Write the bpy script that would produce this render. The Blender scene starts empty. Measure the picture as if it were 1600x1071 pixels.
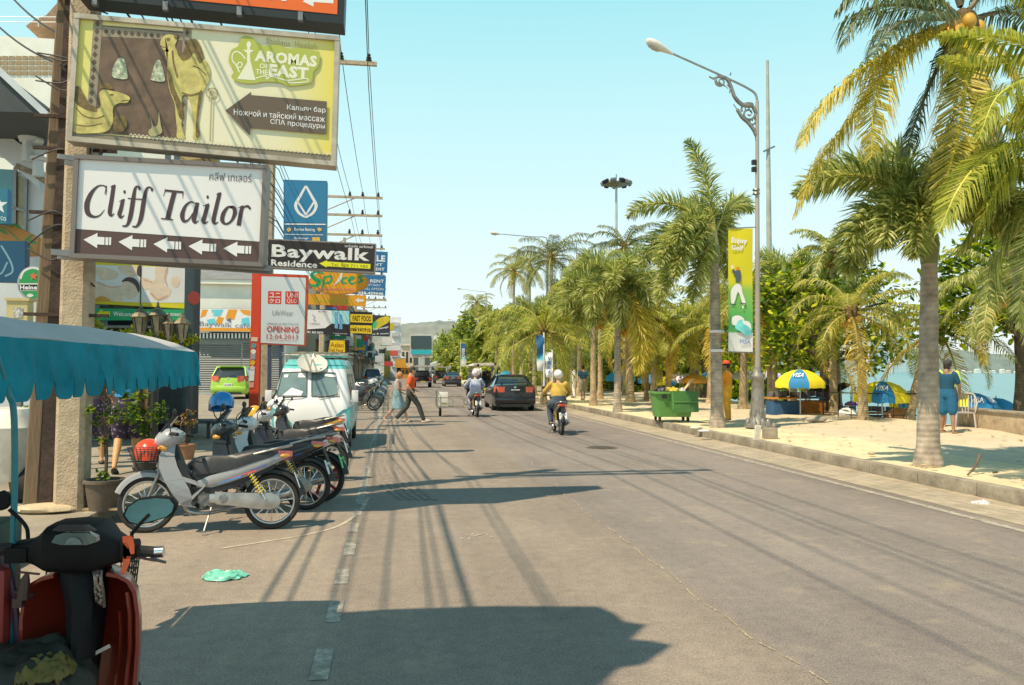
import bpy, bmesh, math, random
from mathutils import Vector, Matrix, Euler
R=math.radians; PI=math.pi; V=Vector
sc=bpy.context.scene
COL=sc.collection
# ---------------------------------------------------------------- camera geometry
F=1250.0; CXP=800.0; CYP=535.5; CAMH=1.65
YAW=R(8.64); PITCH=R(1.98); ROLL=0.004
_f0=V((math.sin(YAW),math.cos(YAW),0)); _r0=V((math.cos(YAW),-math.sin(YAW),0)); _z=V((0,0,1))
FWD=(_f0*math.cos(PITCH)+_z*math.sin(PITCH)).normalized()
_u0=_r0.cross(FWD).normalized()
RIGHT=(_r0*math.cos(ROLL)+_u0*math.sin(ROLL)).normalized()
UP=RIGHT.cross(FWD).normalized()
CAM=V((0,0,CAMH))
def ray(px,py): return FWD*F+RIGHT*(px-CXP)-UP*(py-CYP)
def P(px,py,Y):
    d=ray(px,py); return CAM+d*(Y/d.y)
def G(px,py,z=0.0):
    d=ray(px,py); return CAM+d*((z-CAMH)/d.z)
def proj(p):
    q=V(p)-CAM; w=q.dot(FWD); return (CXP+F*q.dot(RIGHT)/w, CYP-F*q.dot(UP)/w)
# ---------------------------------------------------------------- objects
def tag(o,label=None,cat=None,group=None,kind=None):
    if label: o['label']=label
    if cat: o['category']=cat
    if group: o['group']=group
    if kind: o['kind']=kind
    return o
def thing(name,label,cat,loc=(0,0,0),rz=0,group=None,scale=1):
    o=bpy.data.objects.new(name,None); COL.objects.link(o)
    o.location=loc; o.rotation_euler=(0,0,rz); o.scale=(scale,)*3
    o.empty_display_size=.2
    return tag(o,label,cat,group)
def kids(o): return list(KIDS.get(o.name,[]))
KIDS={}
def setparent(o,p):
    o.parent=p; KIDS.setdefault(p.name,[]).append(o)
def dup(root,loc=None,rz=None,label=None,scale=None,parent=None):
    c=root.copy(); COL.objects.link(c)
    if parent is not None: setparent(c,parent)
    if loc is not None: c.location=loc
    if rz is not None: c.rotation_euler=(0,0,rz)
    if label: c['label']=label
    if scale is not None: c.scale=(scale,)*3 if not hasattr(scale,'__len__') else scale
    for ch in kids(root): dup(ch,parent=c)
    return c
def cr(pts,n=6):
    """catmull-rom through points"""
    pts=[V(p) for p in pts]
    if len(pts)<3: return pts
    q=[pts[0]*2-pts[1]]+pts+[pts[-1]*2-pts[-2]]
    out=[]
    for i in range(1,len(q)-2):
        a,b,c,d=q[i-1],q[i],q[i+1],q[i+2]
        for k in range(n):
            t=k/n
            out.append(.5*((2*b)+(c-a)*t+(2*a-5*b+4*c-d)*t*t+(3*b-a-3*c+d)*t**3))
    out.append(pts[-1]); return out
class MB:
    def __init__(s,T=None): s.v=[];s.f=[];s.m=[];s.mi=0;s.T=T
    def add(s,vs,fs):
        b=len(s.v)
        for p in vs:
            p=V(p)
            s.v.append(s.T@p if s.T is not None else p)
        for f in fs: s.f.append([b+i for i in f]); s.m.append(s.mi)
        return s
    def box(s,c,d,rz=0,rx=0,ry=0,top=1.0):
        x,y,z=d[0]/2,d[1]/2,d[2]/2
        M=Matrix.Translation(V(c))@Euler((rx,ry,rz)).to_matrix().to_4x4()
        vs=[M@V((sx*x*(top if sz>0 else 1),sy*y*(top if sz>0 else 1),sz*z)) for sz in(-1,1) for sx,sy in((-1,-1),(1,-1),(1,1),(-1,1))]
        return s.add(vs,[(3,2,1,0),(4,5,6,7),(0,1,5,4),(1,2,6,5),(2,3,7,6),(3,0,4,7)])
    def span(s,a,b):
        a=V(a);b=V(b); return s.box((a+b)/2,[abs(b[i]-a[i]) for i in range(3)])
    def bar(s,p,q,w,h=None,up=(0,0,1)):
        p=V(p);q=V(q);h=h or w; d=(q-p).normalized(); u=V(up)
        if abs(d.dot(u))>.99: u=V((0,1,0))
        a=d.cross(u).normalized()*w/2; b=a.cross(d).normalized()*h/2
        vs=[p-a-b,p+a-b,p+a+b,p-a+b,q-a-b,q+a-b,q+a+b,q-a+b]
        return s.add(vs,[(3,2,1,0),(4,5,6,7),(0,1,5,4),(1,2,6,5),(2,3,7,6),(3,0,4,7)])
    def tube(s,pts,r,n=8,caps=True,closed=False,flat=None):
        pts=[V(p) for p in pts]; k=len(pts)
        rs=r if hasattr(r,'__len__') else [r]*k
        if len(rs)!=k: rs=[rs[0]+(rs[-1]-rs[0])*i/(k-1) for i in range(k)] if len(rs)==2 else [rs[min(len(rs)-1,int(i*len(rs)/k))] for i in range(k)]
        t0=(pts[1]-pts[0]).normalized(); a=t0.orthogonal().normalized(); vs=[];fs=[]
        for i in range(k):
            if closed: t=(pts[(i+1)%k]-pts[i-1])
            else: t=pts[min(i+1,k-1)]-pts[max(i-1,0)]
            if t.length<1e-9: t=t0
            t=t.normalized(); a=(a-t*a.dot(t))
            a=a.normalized() if a.length>1e-6 else t.orthogonal().normalized()
            b=t.cross(a)
            for j in range(n):
                q=2*PI*j/n; vs.append(pts[i]+(a*math.cos(q)+b*math.sin(q))*rs[i])
        for i in range(k if closed else k-1):
            i2=(i+1)%k
            for j in range(n):
                j2=(j+1)%n; fs.append((i*n+j,i*n+j2,i2*n+j2,i2*n+j))
        if caps and not closed: fs.append(tuple(range(n-1,-1,-1))); fs.append(tuple((k-1)*n+j for j in range(n)))
        return s.add(vs,fs)
    def lathe(s,prof,c=(0,0,0),n=16,axis='z',a0=0,a1=2*PI,caps=True):
        vs=[];fs=[];full=abs(a1-a0-2*PI)<1e-6; m=n if full else n+1
        for r,h in prof:
            for j in range(m):
                q=a0+(a1-a0)*j/n; x,y=r*math.cos(q),r*math.sin(q)
                p={'z':(x,y,h),'x':(h,x,y),'y':(y,h,x)}[axis]; vs.append(V(c)+V(p))
        for i in range(len(prof)-1):
            for j in range(n):
                j2=(j+1)%m; fs.append((i*m+j,i*m+j2,(i+1)*m+j2,(i+1)*m+j))
        if full and caps:
            if prof[0][0]>1e-4: fs.append(tuple(range(m-1,-1,-1)))
            if prof[-1][0]>1e-4: fs.append(tuple((len(prof)-1)*m+j for j in range(m)))
        return s.add(vs,fs)
    def ell(s,c,r,nu=12,nv=8,M=None):
        vs=[];fs=[];r=r if hasattr(r,'__len__') else (r,r,r)
        for i in range(nv+1):
            a=PI*i/nv-PI/2
            for j in range(nu):
                q=2*PI*j/nu; p=V((r[0]*math.cos(a)*math.cos(q),r[1]*math.cos(a)*math.sin(q),r[2]*math.sin(a)))
                if M is not None: p=M@p
                vs.append(V(c)+p)
        for i in range(nv):
            for j in range(nu):
                j2=(j+1)%nu; fs.append((i*nu+j,i*nu+j2,(i+1)*nu+j2,(i+1)*nu+j))
        return s.add(vs,fs)
    def poly(s,pts): return s.add(pts,[tuple(range(len(pts)))])
    def prism(s,pts,d):
        """polygon pts extruded by vector d"""
        pts=[V(p) for p in pts]; n=len(pts); d=V(d)
        return s.add(pts+[p+d for p in pts],[tuple(range(n-1,-1,-1)),tuple(range(n,2*n))]+[(i,(i+1)%n,n+(i+1)%n,n+i) for i in range(n)])
    def loft(s,rings,caps=True,closed=True):
        n=len(rings[0]); vs=[p for r in rings for p in r]; fs=[]
        for i in range(len(rings)-1):
            for j in range(n if closed else n-1):
                j2=(j+1)%n; fs.append((i*n+j,i*n+j2,(i+1)*n+j2,(i+1)*n+j))
        if caps: fs.append(tuple(range(n-1,-1,-1))); fs.append(tuple((len(rings)-1)*n+j for j in range(n)))
        return s.add(vs,fs)
    def strip(s,pts,ws,nrm):
        """ribbon along pts with widths ws, in the plane of normal nrm"""
        pts=[V(p) for p in pts];L=[];k=len(pts)
        for i in range(k):
            t=(pts[min(i+1,k-1)]-pts[max(i-1,0)]).normalized(); a=t.cross(V(nrm)).normalized()*(ws[i] if hasattr(ws,'__len__') else ws)/2
            L+= [pts[i]-a,pts[i]+a]
        return s.add(L,[(2*i,2*i+1,2*i+3,2*i+2) for i in range(k-1)])
    def build(s,name,mats,parent=None,smooth=35,bevel=0,loc=None,rot=None,sub=0,solid=0,fix=True):
        me=bpy.data.meshes.new(name); me.from_pydata(s.v,[],s.f)
        if not isinstance(mats,(list,tuple)): mats=[mats]
        for m in mats: me.materials.append(m)
        if len(mats)>1: me.polygons.foreach_set('material_index',s.m)
        if bevel or fix or solid:
            bm=bmesh.new(); bm.from_mesh(me)
            if fix: bmesh.ops.recalc_face_normals(bm,faces=bm.faces)
            if solid: bmesh.ops.solidify(bm,geom=bm.faces,thickness=solid)
            if bevel:
                es=[e for e in bm.edges if len(e.link_faces)==2 and e.calc_face_angle(0)>R(30)]
                bmesh.ops.bevel(bm,geom=es,offset=bevel,segments=2,affect='EDGES',profile=.6,clamp_overlap=True)
            bm.to_mesh(me); bm.free()
        me.validate(); me.update()
        if smooth:
            me.polygons.foreach_set('use_smooth',[True]*len(me.polygons))
            me.set_sharp_from_angle(angle=R(smooth))
        o=bpy.data.objects.new(name,me); COL.objects.link(o)
        if loc is not None: o.location=loc
        if rot is not None: o.rotation_euler=rot
        if parent is not None: setparent(o,parent)
        if sub:
            m=o.modifiers.new('s','SUBSURF'); m.levels=sub; m.render_levels=sub
        return o
def each(mb,name,mats,parent,**k):
    """build every connected piece of mb as a part of its own"""
    n=len(mb.v); r=list(range(n))
    def fd(i):
        while r[i]!=i: r[i]=r[r[i]]; i=r[i]
        return i
    for f in mb.f:
        a=fd(f[0])
        for i in f[1:]: r[fd(i)]=a
    gs={}
    for f in mb.f: gs.setdefault(fd(f[0]),[]).append(f)
    out=[]
    for fs in gs.values():
        m=MB(); ix={}
        for f in fs:
            for i in f:
                if i not in ix: ix[i]=len(m.v); m.v.append(mb.v[i])
            m.f.append([ix[i] for i in f]); m.m.append(0)
        out.append(m.build(name,mats,parent,**k))
    return out
# ---------------------------------------------------------------- text
_tc={}
def text_mesh(s,bold=0.0,shear=0.0,res=2,space=1.0):
    k=(s,bold,shear,space)
    if k in _tc: return _tc[k]
    c=bpy.data.curves.new('txt','FONT'); c.body=s; c.offset=bold; c.shear=shear; c.resolution_u=res; c.space_character=space*(1+max(0,bold)*1.5)
    o=bpy.data.objects.new('txt',c); COL.objects.link(o)
    bpy.context.view_layer.update()
    m=o.to_mesh(); vs=[(v.co.x,v.co.y) for v in m.vertices]; fs=[tuple(p.vertices) for p in m.polygons]
    o.to_mesh_clear(); bpy.data.objects.remove(o); bpy.data.curves.remove(c)
    x0=min(v[0] for v in vs);x1=max(v[0] for v in vs);y0=min(v[1] for v in vs);y1=max(v[1] for v in vs)
    _tc[k]=([((x-x0)/(x1-x0),(y-y0)/max(y1-y0,1e-6)) for x,y in vs],fs); return _tc[k]
def put_text(mb,s,TL,TR,BL,bold=.01,shear=0,space=1.0):
    vs,fs=text_mesh(s,bold,shear,2,space); TL=V(TL);TR=V(TR);BL=V(BL)
    mb.add([TL+(TR-TL)*a+(BL-TL)*(1-b) for a,b in vs],fs)
# ---------------------------------------------------------------- materials
_mc={}
def _nodes(name):
    m=bpy.data.materials.new(name); m.use_nodes=True; nt=m.node_tree
    return m,nt,nt.nodes['Principled BSDF'],nt.nodes,nt.links
def mix(c,k): return tuple(max(0,min(1,x*k)) for x in c[:3])
def pm(color,rough=.5,metal=0,var=.18,scale=6,bump=0,spec=.5,coat=0,dirt=0,dirtc=(.05,.04,.03),world=False,streak=False,name=None,bscale=None):
    k=(tuple(color),rough,metal,var,scale,bump,spec,coat,dirt,dirtc,world,streak,bscale)
    if k in _mc: return _mc[k]
    m,nt,b,N,L=_nodes(name or 'surface')
    color=tuple(min(.88,x*1.32) for x in color); dirtc=tuple(x*1.15 for x in dirtc)
    tc=N.new('ShaderNodeTexCoord'); src=tc.outputs['Object']
    if world:
        g=N.new('ShaderNodeNewGeometry'); src=g.outputs['Position']
    if streak:
        mp=N.new('ShaderNodeMapping'); mp.inputs['Scale'].default_value=(1,1,.12); L.new(src,mp.inputs[0]); src=mp.outputs[0]
    nz=N.new('ShaderNodeTexNoise'); nz.inputs['Scale'].default_value=scale; nz.inputs['Detail'].default_value=5; nz.inputs['Roughness'].default_value=.62
    L.new(src,nz.inputs['Vector'])
    r=N.new('ShaderNodeValToRGB'); r.color_ramp.elements[0].position=.28; r.color_ramp.elements[1].position=.74
    r.color_ramp.elements[0].color=(*mix(color,1-var),1); r.color_ramp.elements[1].color=(*mix(color,1+var),1)
    L.new(nz.outputs['Fac'],r.inputs[0]); out=r.outputs[0]
    if dirt:
        n2=N.new('ShaderNodeTexNoise'); n2.inputs['Scale'].default_value=scale*.37; n2.inputs['Detail'].default_value=8; n2.inputs['Roughness'].default_value=.7
        L.new(src,n2.inputs['Vector'])
        r2=N.new('ShaderNodeValToRGB'); r2.color_ramp.elements[0].position=.48; r2.color_ramp.elements[1].position=.72
        r2.color_ramp.elements[0].color=(0,0,0,1); r2.color_ramp.elements[1].color=(dirt,)*3+(1,)
        L.new(n2.outputs['Fac'],r2.inputs[0])
        mx=N.new('ShaderNodeMixRGB'); L.new(r2.outputs[0],mx.inputs[0]); L.new(out,mx.inputs[1]); mx.inputs[2].default_value=(*dirtc,1); out=mx.outputs[0]
    L.new(out,b.inputs['Base Color'])
    rr=N.new('ShaderNodeMapRange'); rr.inputs[3].default_value=max(.02,rough-.08); rr.inputs[4].default_value=min(1,rough+.1); L.new(nz.outputs['Fac'],rr.inputs[0]); L.new(rr.outputs[0],b.inputs['Roughness'])
    b.inputs['Metallic'].default_value=metal; b.inputs['Specular IOR Level'].default_value=spec
    if coat: b.inputs['Coat Weight'].default_value=coat; b.inputs['Coat Roughness'].default_value=.06
    if bump:
        n3=N.new('ShaderNodeTexNoise'); n3.inputs['Scale'].default_value=bscale or scale*6; n3.inputs['Detail'].default_value=4; L.new(src,n3.inputs['Vector'])
        bp=N.new('ShaderNodeBump'); bp.inputs['Strength'].default_value=bump; bp.inputs['Distance'].default_value=.02; L.new(n3.outputs['Fac'],bp.inputs['Height']); L.new(bp.outputs[0],b.inputs['Normal'])
    _mc[k]=m; return m
def paint(c,rough=.28,var=.06): return pm(c,rough,0,var,3,coat=.6,dirt=.12,dirtc=mix(c,.55))
def leafmat(dark,mid,light,rare=None,trans=.35,rough=.45):
    k=('leaf',dark,mid,light,rare,trans)
    if k in _mc: return _mc[k]
    m,nt,b,N,L=_nodes('leaf')
    dark,mid,light,rare=[tuple(min(.8,x*k) for x,k in zip(c,(1.6,1.62,1.35))) if c else None for c in (dark,mid,light,rare)]
    g=N.new('ShaderNodeNewGeometry'); r=N.new('ShaderNodeValToRGB'); e=r.color_ramp.elements
    e[0].position=0; e[0].color=(*dark,1); e[1].position=.5; e[1].color=(*mid,1)
    x=e.new(.85); x.color=(*light,1); x=e.new(1.0); x.color=(*(rare or light),1)
    L.new(g.outputs['Random Per Island'],r.inputs[0]); L.new(r.outputs[0],b.inputs['Base Color'])
    b.inputs['Roughness'].default_value=rough; b.inputs['Specular IOR Level'].default_value=.35
    t=N.new('ShaderNodeBsdfTranslucent'); h=N.new('ShaderNodeMixRGB'); h.blend_type='MULTIPLY'; h.inputs[0].default_value=1; h.inputs[2].default_value=(1.35,1.3,.75,1)
    L.new(r.outputs[0],h.inputs[1]); L.new(h.outputs[0],t.inputs[0])
    mx=N.new('ShaderNodeMixShader'); mx.inputs[0].default_value=trans
    L.new(b.outputs[0],mx.inputs[1]); L.new(t.outputs[0],mx.inputs[2]); L.new(mx.outputs[0],N['Material Output'].inputs[0])
    _mc[k]=m; return m
def glassmat(c=(.02,.03,.035),rough=.05):
    return pm(c,rough,0,.25,1.5,spec=.9,coat=1)
M_DARK=pm((.015,.015,.016),.45); M_RUB=pm((.02,.019,.018),.8,0,.3,20,bump=.2); M_CHR=pm((.6,.6,.6),.18,1,.1)
M_ALU=pm((.45,.44,.42),.35,1,.15,dirt=.3); M_STEEL=pm((.2,.2,.2),.45,.8,.2); M_WHITE=pm((.75,.74,.7),.5,0,.05)
M_RUST=pm((.055,.036,.028),.8,.2,.55,9,bump=.3,dirt=.8,dirtc=(.02,.015,.014))
M_CONC=pm((.40,.32,.22),.9,0,.22,9,bump=.6,dirt=.6,dirtc=(.17,.12,.075),bscale=45)
M_GLASS=glassmat()
M_BLK=pm((.02,.02,.022),.6); M_SEAT=pm((.028,.028,.03),.42,0,.2,10,bump=.05)
M_SKIN=pm((.5,.3,.2),.55,0,.08,12,spec=.4); M_SKIND=pm((.27,.15,.09),.55,0,.1,12); M_HAIR=pm((.02,.015,.012),.5,0,.3,30,bump=.4)
# ---------------------------------------------------------------- camera, light
cd=bpy.data.cameras.new('camera'); cam=bpy.data.objects.new('camera',cd); COL.objects.link(cam)
cd.sensor_width=36; cd.lens=36*F/1600; cd.clip_end=20000; cd.clip_start=.05
cam.matrix_world=Matrix(((RIGHT.x,UP.x,-FWD.x,CAM.x),(RIGHT.y,UP.y,-FWD.y,CAM.y),(RIGHT.z,UP.z,-FWD.z,CAM.z),(0,0,0,1)))
sc.camera=cam
SUNV=V((-.5,-.32,1)).normalized()   # towards the sun
sl=bpy.data.lights.new('sun','SUN'); sun=bpy.data.objects.new('sun',sl); COL.objects.link(sun)
sl.energy=5.0; sl.angle=R(.5); sl.color=(1,.83,.60)
sun.rotation_euler=SUNV.to_track_quat('Z','Y').to_euler()
el=math.asin(SUNV.z); azim=math.atan2(SUNV.x,SUNV.y)
w=bpy.data.worlds.new('World'); sc.world=w; w.use_nodes=True
nt=w.node_tree; N=nt.nodes; L=nt.links; bg=N['Background']
sky=N.new('ShaderNodeTexSky'); sky.sky_type='NISHITA'; sky.sun_disc=False; sky.sun_elevation=el; sky.sun_rotation=azim
sky.air_density=1.2; sky.dust_density=2.2; sky.ozone_density=1.0
# humid coastal haze: the air is paler and a little greener towards the horizon; the unseen sky overhead is darkened to cut shadow fill
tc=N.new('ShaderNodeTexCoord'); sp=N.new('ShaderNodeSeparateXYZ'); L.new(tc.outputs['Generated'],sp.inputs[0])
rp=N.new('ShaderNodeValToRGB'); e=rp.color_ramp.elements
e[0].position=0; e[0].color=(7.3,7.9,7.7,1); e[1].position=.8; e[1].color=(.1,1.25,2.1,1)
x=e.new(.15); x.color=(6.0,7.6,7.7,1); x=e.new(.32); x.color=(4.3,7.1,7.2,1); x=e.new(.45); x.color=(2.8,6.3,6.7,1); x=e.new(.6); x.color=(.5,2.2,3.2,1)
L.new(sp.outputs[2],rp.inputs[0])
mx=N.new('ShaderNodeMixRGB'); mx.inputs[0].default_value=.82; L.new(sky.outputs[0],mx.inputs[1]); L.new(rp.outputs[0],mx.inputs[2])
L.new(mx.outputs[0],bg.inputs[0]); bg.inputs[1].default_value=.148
sc.view_settings.view_transform='Standard'; sc.view_settings.look='None'; sc.view_settings.exposure=0
sc.render.engine='CYCLES'
sc.cycles.max_bounces=6; sc.cycles.transparent_max_bounces=8; sc.cycles.caustics_reflective=False; sc.cycles.caustics_refractive=False
sc.cycles.use_denoising=True
# ---------------------------------------------------------------- ground
def sheet(name,x0,x1,y0,y1,z,m,nx=1,ny=1,zf=None,parent=None):
    mb=MB()
    xs=[x0+(x1-x0)*i/nx for i in range(nx+1)]; ys=[y0+(y1-y0)*i/ny for i in range(ny+1)]
    vs=[(x,y,zf(x,y) if zf else z) for y in ys for x in xs]
    mb.add(vs,[(j*(nx+1)+i,j*(nx+1)+i+1,(j+1)*(nx+1)+i+1,(j+1)*(nx+1)+i) for j in range(ny) for i in range(nx)])
    o=mb.build(name,m,parent,fix=False); 
    if parent is None: tag(o,kind='structure')
    return o
def asphalt():
    m,nt,b,N,L=_nodes('asphalt')
    g=N.new('ShaderNodeNewGeometry'); pos=g.outputs['Position']
    def noise(sc_,det=5,ro=.6,stretch=None):
        n=N.new('ShaderNodeTexNoise'); n.inputs['Scale'].default_value=sc_; n.inputs['Detail'].default_value=det; n.inputs['Roughness'].default_value=ro
        s=pos
        if stretch:
            mp=N.new('ShaderNodeMapping'); mp.inputs['Scale'].default_value=stretch; L.new(pos,mp.inputs[0]); s=mp.outputs[0]
        L.new(s,n.inputs['Vector']); return n.outputs['Fac']
    def ramp(f,stops):
        r=N.new('ShaderNodeValToRGB'); e=r.color_ramp.elements
        e[0].position,e[0].color=stops[0][0],(*stops[0][1],1); e[1].position,e[1].color=stops[-1][0],(*stops[-1][1],1)
        for p,c in stops[1:-1]: q=e.new(p); q.color=(*c,1)
        L.new(f,r.inputs[0]); return r.outputs[0]
    def mixc(a,b_,f,mode='MIX'):
        x=N.new('ShaderNodeMixRGB'); x.blend_type=mode
        for i,s in ((0,f),(1,a),(2,b_)):
            if hasattr(s,'links'): L.new(s,x.inputs[i])
            else: x.inputs[i].default_value=s if i==0 else (*s,1)
        return x.outputs[0]
    base=ramp(noise(.35,6,.65),[(.3,(.29,.247,.22)),(.5,(.335,.286,.253)),(.72,(.39,.335,.293))])
    lanes=ramp(noise(.9,4,.6,(1,.06,1)),[(.35,(.78,.78,.79)),(.6,(1.06,1.06,1.05))])
    sx=N.new('ShaderNodeSeparateXYZ'); L.new(pos,sx.inputs[0])
    mr=N.new('ShaderNodeMapRange'); mr.inputs[1].default_value=-3; mr.inputs[2].default_value=8; L.new(sx.outputs[0],mr.inputs[0])
    side=ramp(mr.outputs[0],[(0,(1.0,.96,.86)),(.24,(1.02,.98,.90)),(.475,(.93,.90,.84)),(.485,(.86,.86,.87)),(.8,(.83,.83,.85)),(1,(.90,.88,.84))])
    c=mixc(base,lanes,.8,'MULTIPLY'); c=mixc(c,side,1.0,'MULTIPLY')
    grit=ramp(noise(75,3,.75),[(.3,(.45,.45,.45)),(.52,(1,1,1)),(.72,(1.75,1.72,1.6))])
    c=mixc(c,grit,.75,'MULTIPLY')
    mott=ramp(noise(9,6,.75),[(.32,(.80,.80,.81)),(.5,(1,1,1)),(.7,(1.18,1.17,1.14))])
    c=mixc(c,mott,.8,'MULTIPLY')
    dust=ramp(noise(1.7,7,.72),[(.54,(0,0,0)),(.76,(.6,.6,.6))])
    c=mixc(c,(.46,.385,.27),dust)
    oil=ramp(noise(.8,6,.7,(1,.45,1)),[(.62,(0,0,0)),(.75,(.5,.5,.5))])
    c=mixc(c,(.13,.115,.10),oil)
    L.new(c,b.inputs['Base Color']); b.inputs['Roughness'].default_value=.88; b.inputs['Specular IOR Level'].default_value=.3
    bp=N.new('ShaderNodeBump'); bp.inputs['Strength'].default_value=.35; bp.inputs['Distance'].default_value=.01
    L.new(noise(140,2,.6),bp.inputs['Height']); L.new(bp.outputs[0],b.inputs['Normal'])
    return m
M_ASPH=asphalt()
M_PAVEL=pm((.26,.225,.17),.9,0,.25,1.5,bump=.3,dirt=.5,dirtc=(.12,.1,.075),world=True,bscale=30)
M_SAND=pm((.62,.51,.32),.95,0,.16,1.1,bump=.5,dirt=.35,dirtc=(.42,.33,.2),world=True,bscale=22)
M_PAVER=pm((.50,.42,.30),.9,0,.14,1.7,bump=.3,dirt=.45,dirtc=(.56,.45,.27),world=True,bscale=40)
M_KERB=pm((.27,.235,.18),.9,0,.35,3,bump=.5,dirt=.85,dirtc=(.12,.10,.07),world=True)
M_LINE=pm((.48,.43,.34),.8,0,.1,14,dirt=.95,dirtc=(.31,.26,.21),world=True)
def worn():
    m,nt,b,N,L=_nodes('worn_paint'); g=N.new('ShaderNodeNewGeometry')
    n=N.new('ShaderNodeTexNoise'); n.inputs['Scale'].default_value=9; n.inputs['Detail'].default_value=9; n.inputs['Roughness'].default_value=.8; L.new(g.outputs['Position'],n.inputs['Vector'])
    r=N.new('ShaderNodeValToRGB'); e=r.color_ramp.elements; e[0].position=.43; e[0].color=(.27,.23,.19,1); e[1].position=.62; e[1].color=(.58,.53,.43,1); L.new(n.outputs['Fac'],r.inputs[0]); L.new(r.outputs[0],b.inputs['Base Color']); b.inputs['Roughness'].default_value=.9; return m
def wet():
    m,nt,b,N,L=_nodes('sea')
    g=N.new('ShaderNodeNewGeometry')
    n=N.new('ShaderNodeTexNoise'); n.inputs['Scale'].default_value=.02; n.inputs['Detail'].default_value=4; L.new(g.outputs['Position'],n.inputs['Vector'])
    r=N.new('ShaderNodeValToRGB'); r.color_ramp.elements[0].color=(.05,.215,.225,1); r.color_ramp.elements[1].color=(.09,.29,.285,1); L.new(n.outputs['Fac'],r.inputs[0]); L.new(r.outputs[0],b.inputs['Base Color'])
    b.inputs['Roughness'].default_value=.25
    n2=N.new('ShaderNodeTexNoise'); n2.inputs['Scale'].default_value=1.2; n2.inputs['Detail'].default_value=5; L.new(g.outputs['Position'],n2.inputs['Vector'])
    bp=N.new('ShaderNodeBump'); bp.inputs['Strength'].default_value=.6; bp.inputs['Distance'].default_value=.2; L.new(n2.outputs['Fac'],bp.inputs['Height']); L.new(bp.outputs[0],b.inputs['Normal'])
    return m
KX=-3.05; KR=7.68
sheet('terrain',-3000,KX-.12,-60,3000,-.02,pm((.3,.25,.17),.9,0,.2,.05,world=True))
sheet('road',KX-.15,KR+.1,-40,420,0,M_ASPH,1,1)
sheet('sea',26,5000,-400,9000,-1.75,wet())
# left pavement with its kerb, rising to the shop forecourt
def zl(x,y): return .13+max(0,min(.14,(y-24)*.012))
PZ=.13
sheet('pavement',-40,KX-.15,-40,420,.13,M_PAVEL,4,60,zf=zl)
mb=MB()
for i in range(0,230):
    y=-8+i*1.0; mb.box((KX-.075,y+.49,.065 if y<24 else .065+zl(0,y)/2-.065),(.15,.985,.14 if y<24 else zl(0,y)+.01))
tag(mb.build('kerb',M_KERB,bevel=.012),kind='structure')
# right: gutter, kerb, promenade, sand, beach
mb=MB()
for i in range(0,140): mb.box((KR+.09,-6+i*1.2+.6,.095),(.18,1.19,.19))
tag(mb.build('kerb',M_KERB,bevel=.015),kind='structure')
def edge_x(y): return 15.2 if y<26 else 15.2+min(6,(y-26)*.1)
rnd=random.Random(4)
from mathutils import noise as mnoise
def zprom(x,y):
    b=.175
    if x<8.0: return b
    b+=.05*max(0,mnoise.noise(V((x*.5,y*.35,3))))+ .03*mnoise.noise(V((x*1.5,y*1.1,1)))
    return b
sheet('sand',KR+.17,9.9,-40,200,.175,M_SAND,8,240,zf=zprom)
mb=MB()
ys=[-40+i*1.0 for i in range(241)]
for (u0,u1,nn) in ((0,1,14),):
    vs=[];
    for y in ys:
        for i in range(nn+1):
            t=i/nn; x=9.9+(edge_x(y)-9.9)*t
            z=.215-.02*(1 if .02<t<.55 else 0)
            if t>.5: z+=.09*max(0,mnoise.noise(V((x*.6,y*.4,7))))
            vs.append((x,y,z if i>0 else .13))
    mb.add(vs,[(j*(nn+1)+i,j*(nn+1)+i+1,(j+1)*(nn+1)+i+1,(j+1)*(nn+1)+i) for j in range(len(ys)-1) for i in range(nn)])
tag(mb.build('promenade',M_PAVER,fix=False),kind='structure')
mb=MB(); vs=[]
prof=[(0,.2),(.05,-.5),(1.5,-.9),(6,-1.3),(9,-1.7),(16,-2.6)]
for y in ys:
    for dx,z in prof: vs.append((edge_x(y)+dx,y,z))
k=len(prof)
mb.add(vs,[(j*k+i,j*k+i+1,(j+1)*k+i+1,(j+1)*k+i) for j in range(len(ys)-1) for i in range(k-1)])
tag(mb.build('beach',M_SAND,fix=False),kind='structure')
# painted lines
mb=MB(); z=.004
y=2.5; rl=random.Random(2)
while y<9.5:
    l=.42+rl.random()*.1
    mb.box((-.36+rl.uniform(-.01,.01),y+l/2,z),(.10,l,.001)); y+=l+.45+rl.random()*.08
mb.box((-.36,56.5,z),(.1,93,.001))
mb.box((6.52,90,z),(.12,190,.001))
arc=[G(345,858),G(420,846),G(480,836),G(530,822),G(562,800),G(575,778)]
tag(mb.build('road_marking',worn()),kind='structure')
mb=MB(); mb.strip([V((p.x,p.y,z)) for p in cr(arc,4)],.045,(0,0,1)); tag(mb.build('road_marking',pm((.42,.36,.26),.85,0,.2,9,dirt=.98,dirtc=(.23,.18,.125),world=True)),kind='structure')
# gutter of brick pavers
mb=MB(); rl=random.Random(8)
for i in range(230):
    for j in range(5):
        mb.box((6.74+j*.19+.09,-2+i*.28+(.14 if j%2 else 0)+.13,.006),(.178,.268,.006))
tag(mb.build('gutter',pm((.36,.3,.22),.9,0,.25,2.5,dirt=.5,dirtc=(.2,.17,.12),world=True)),kind='structure')
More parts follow.
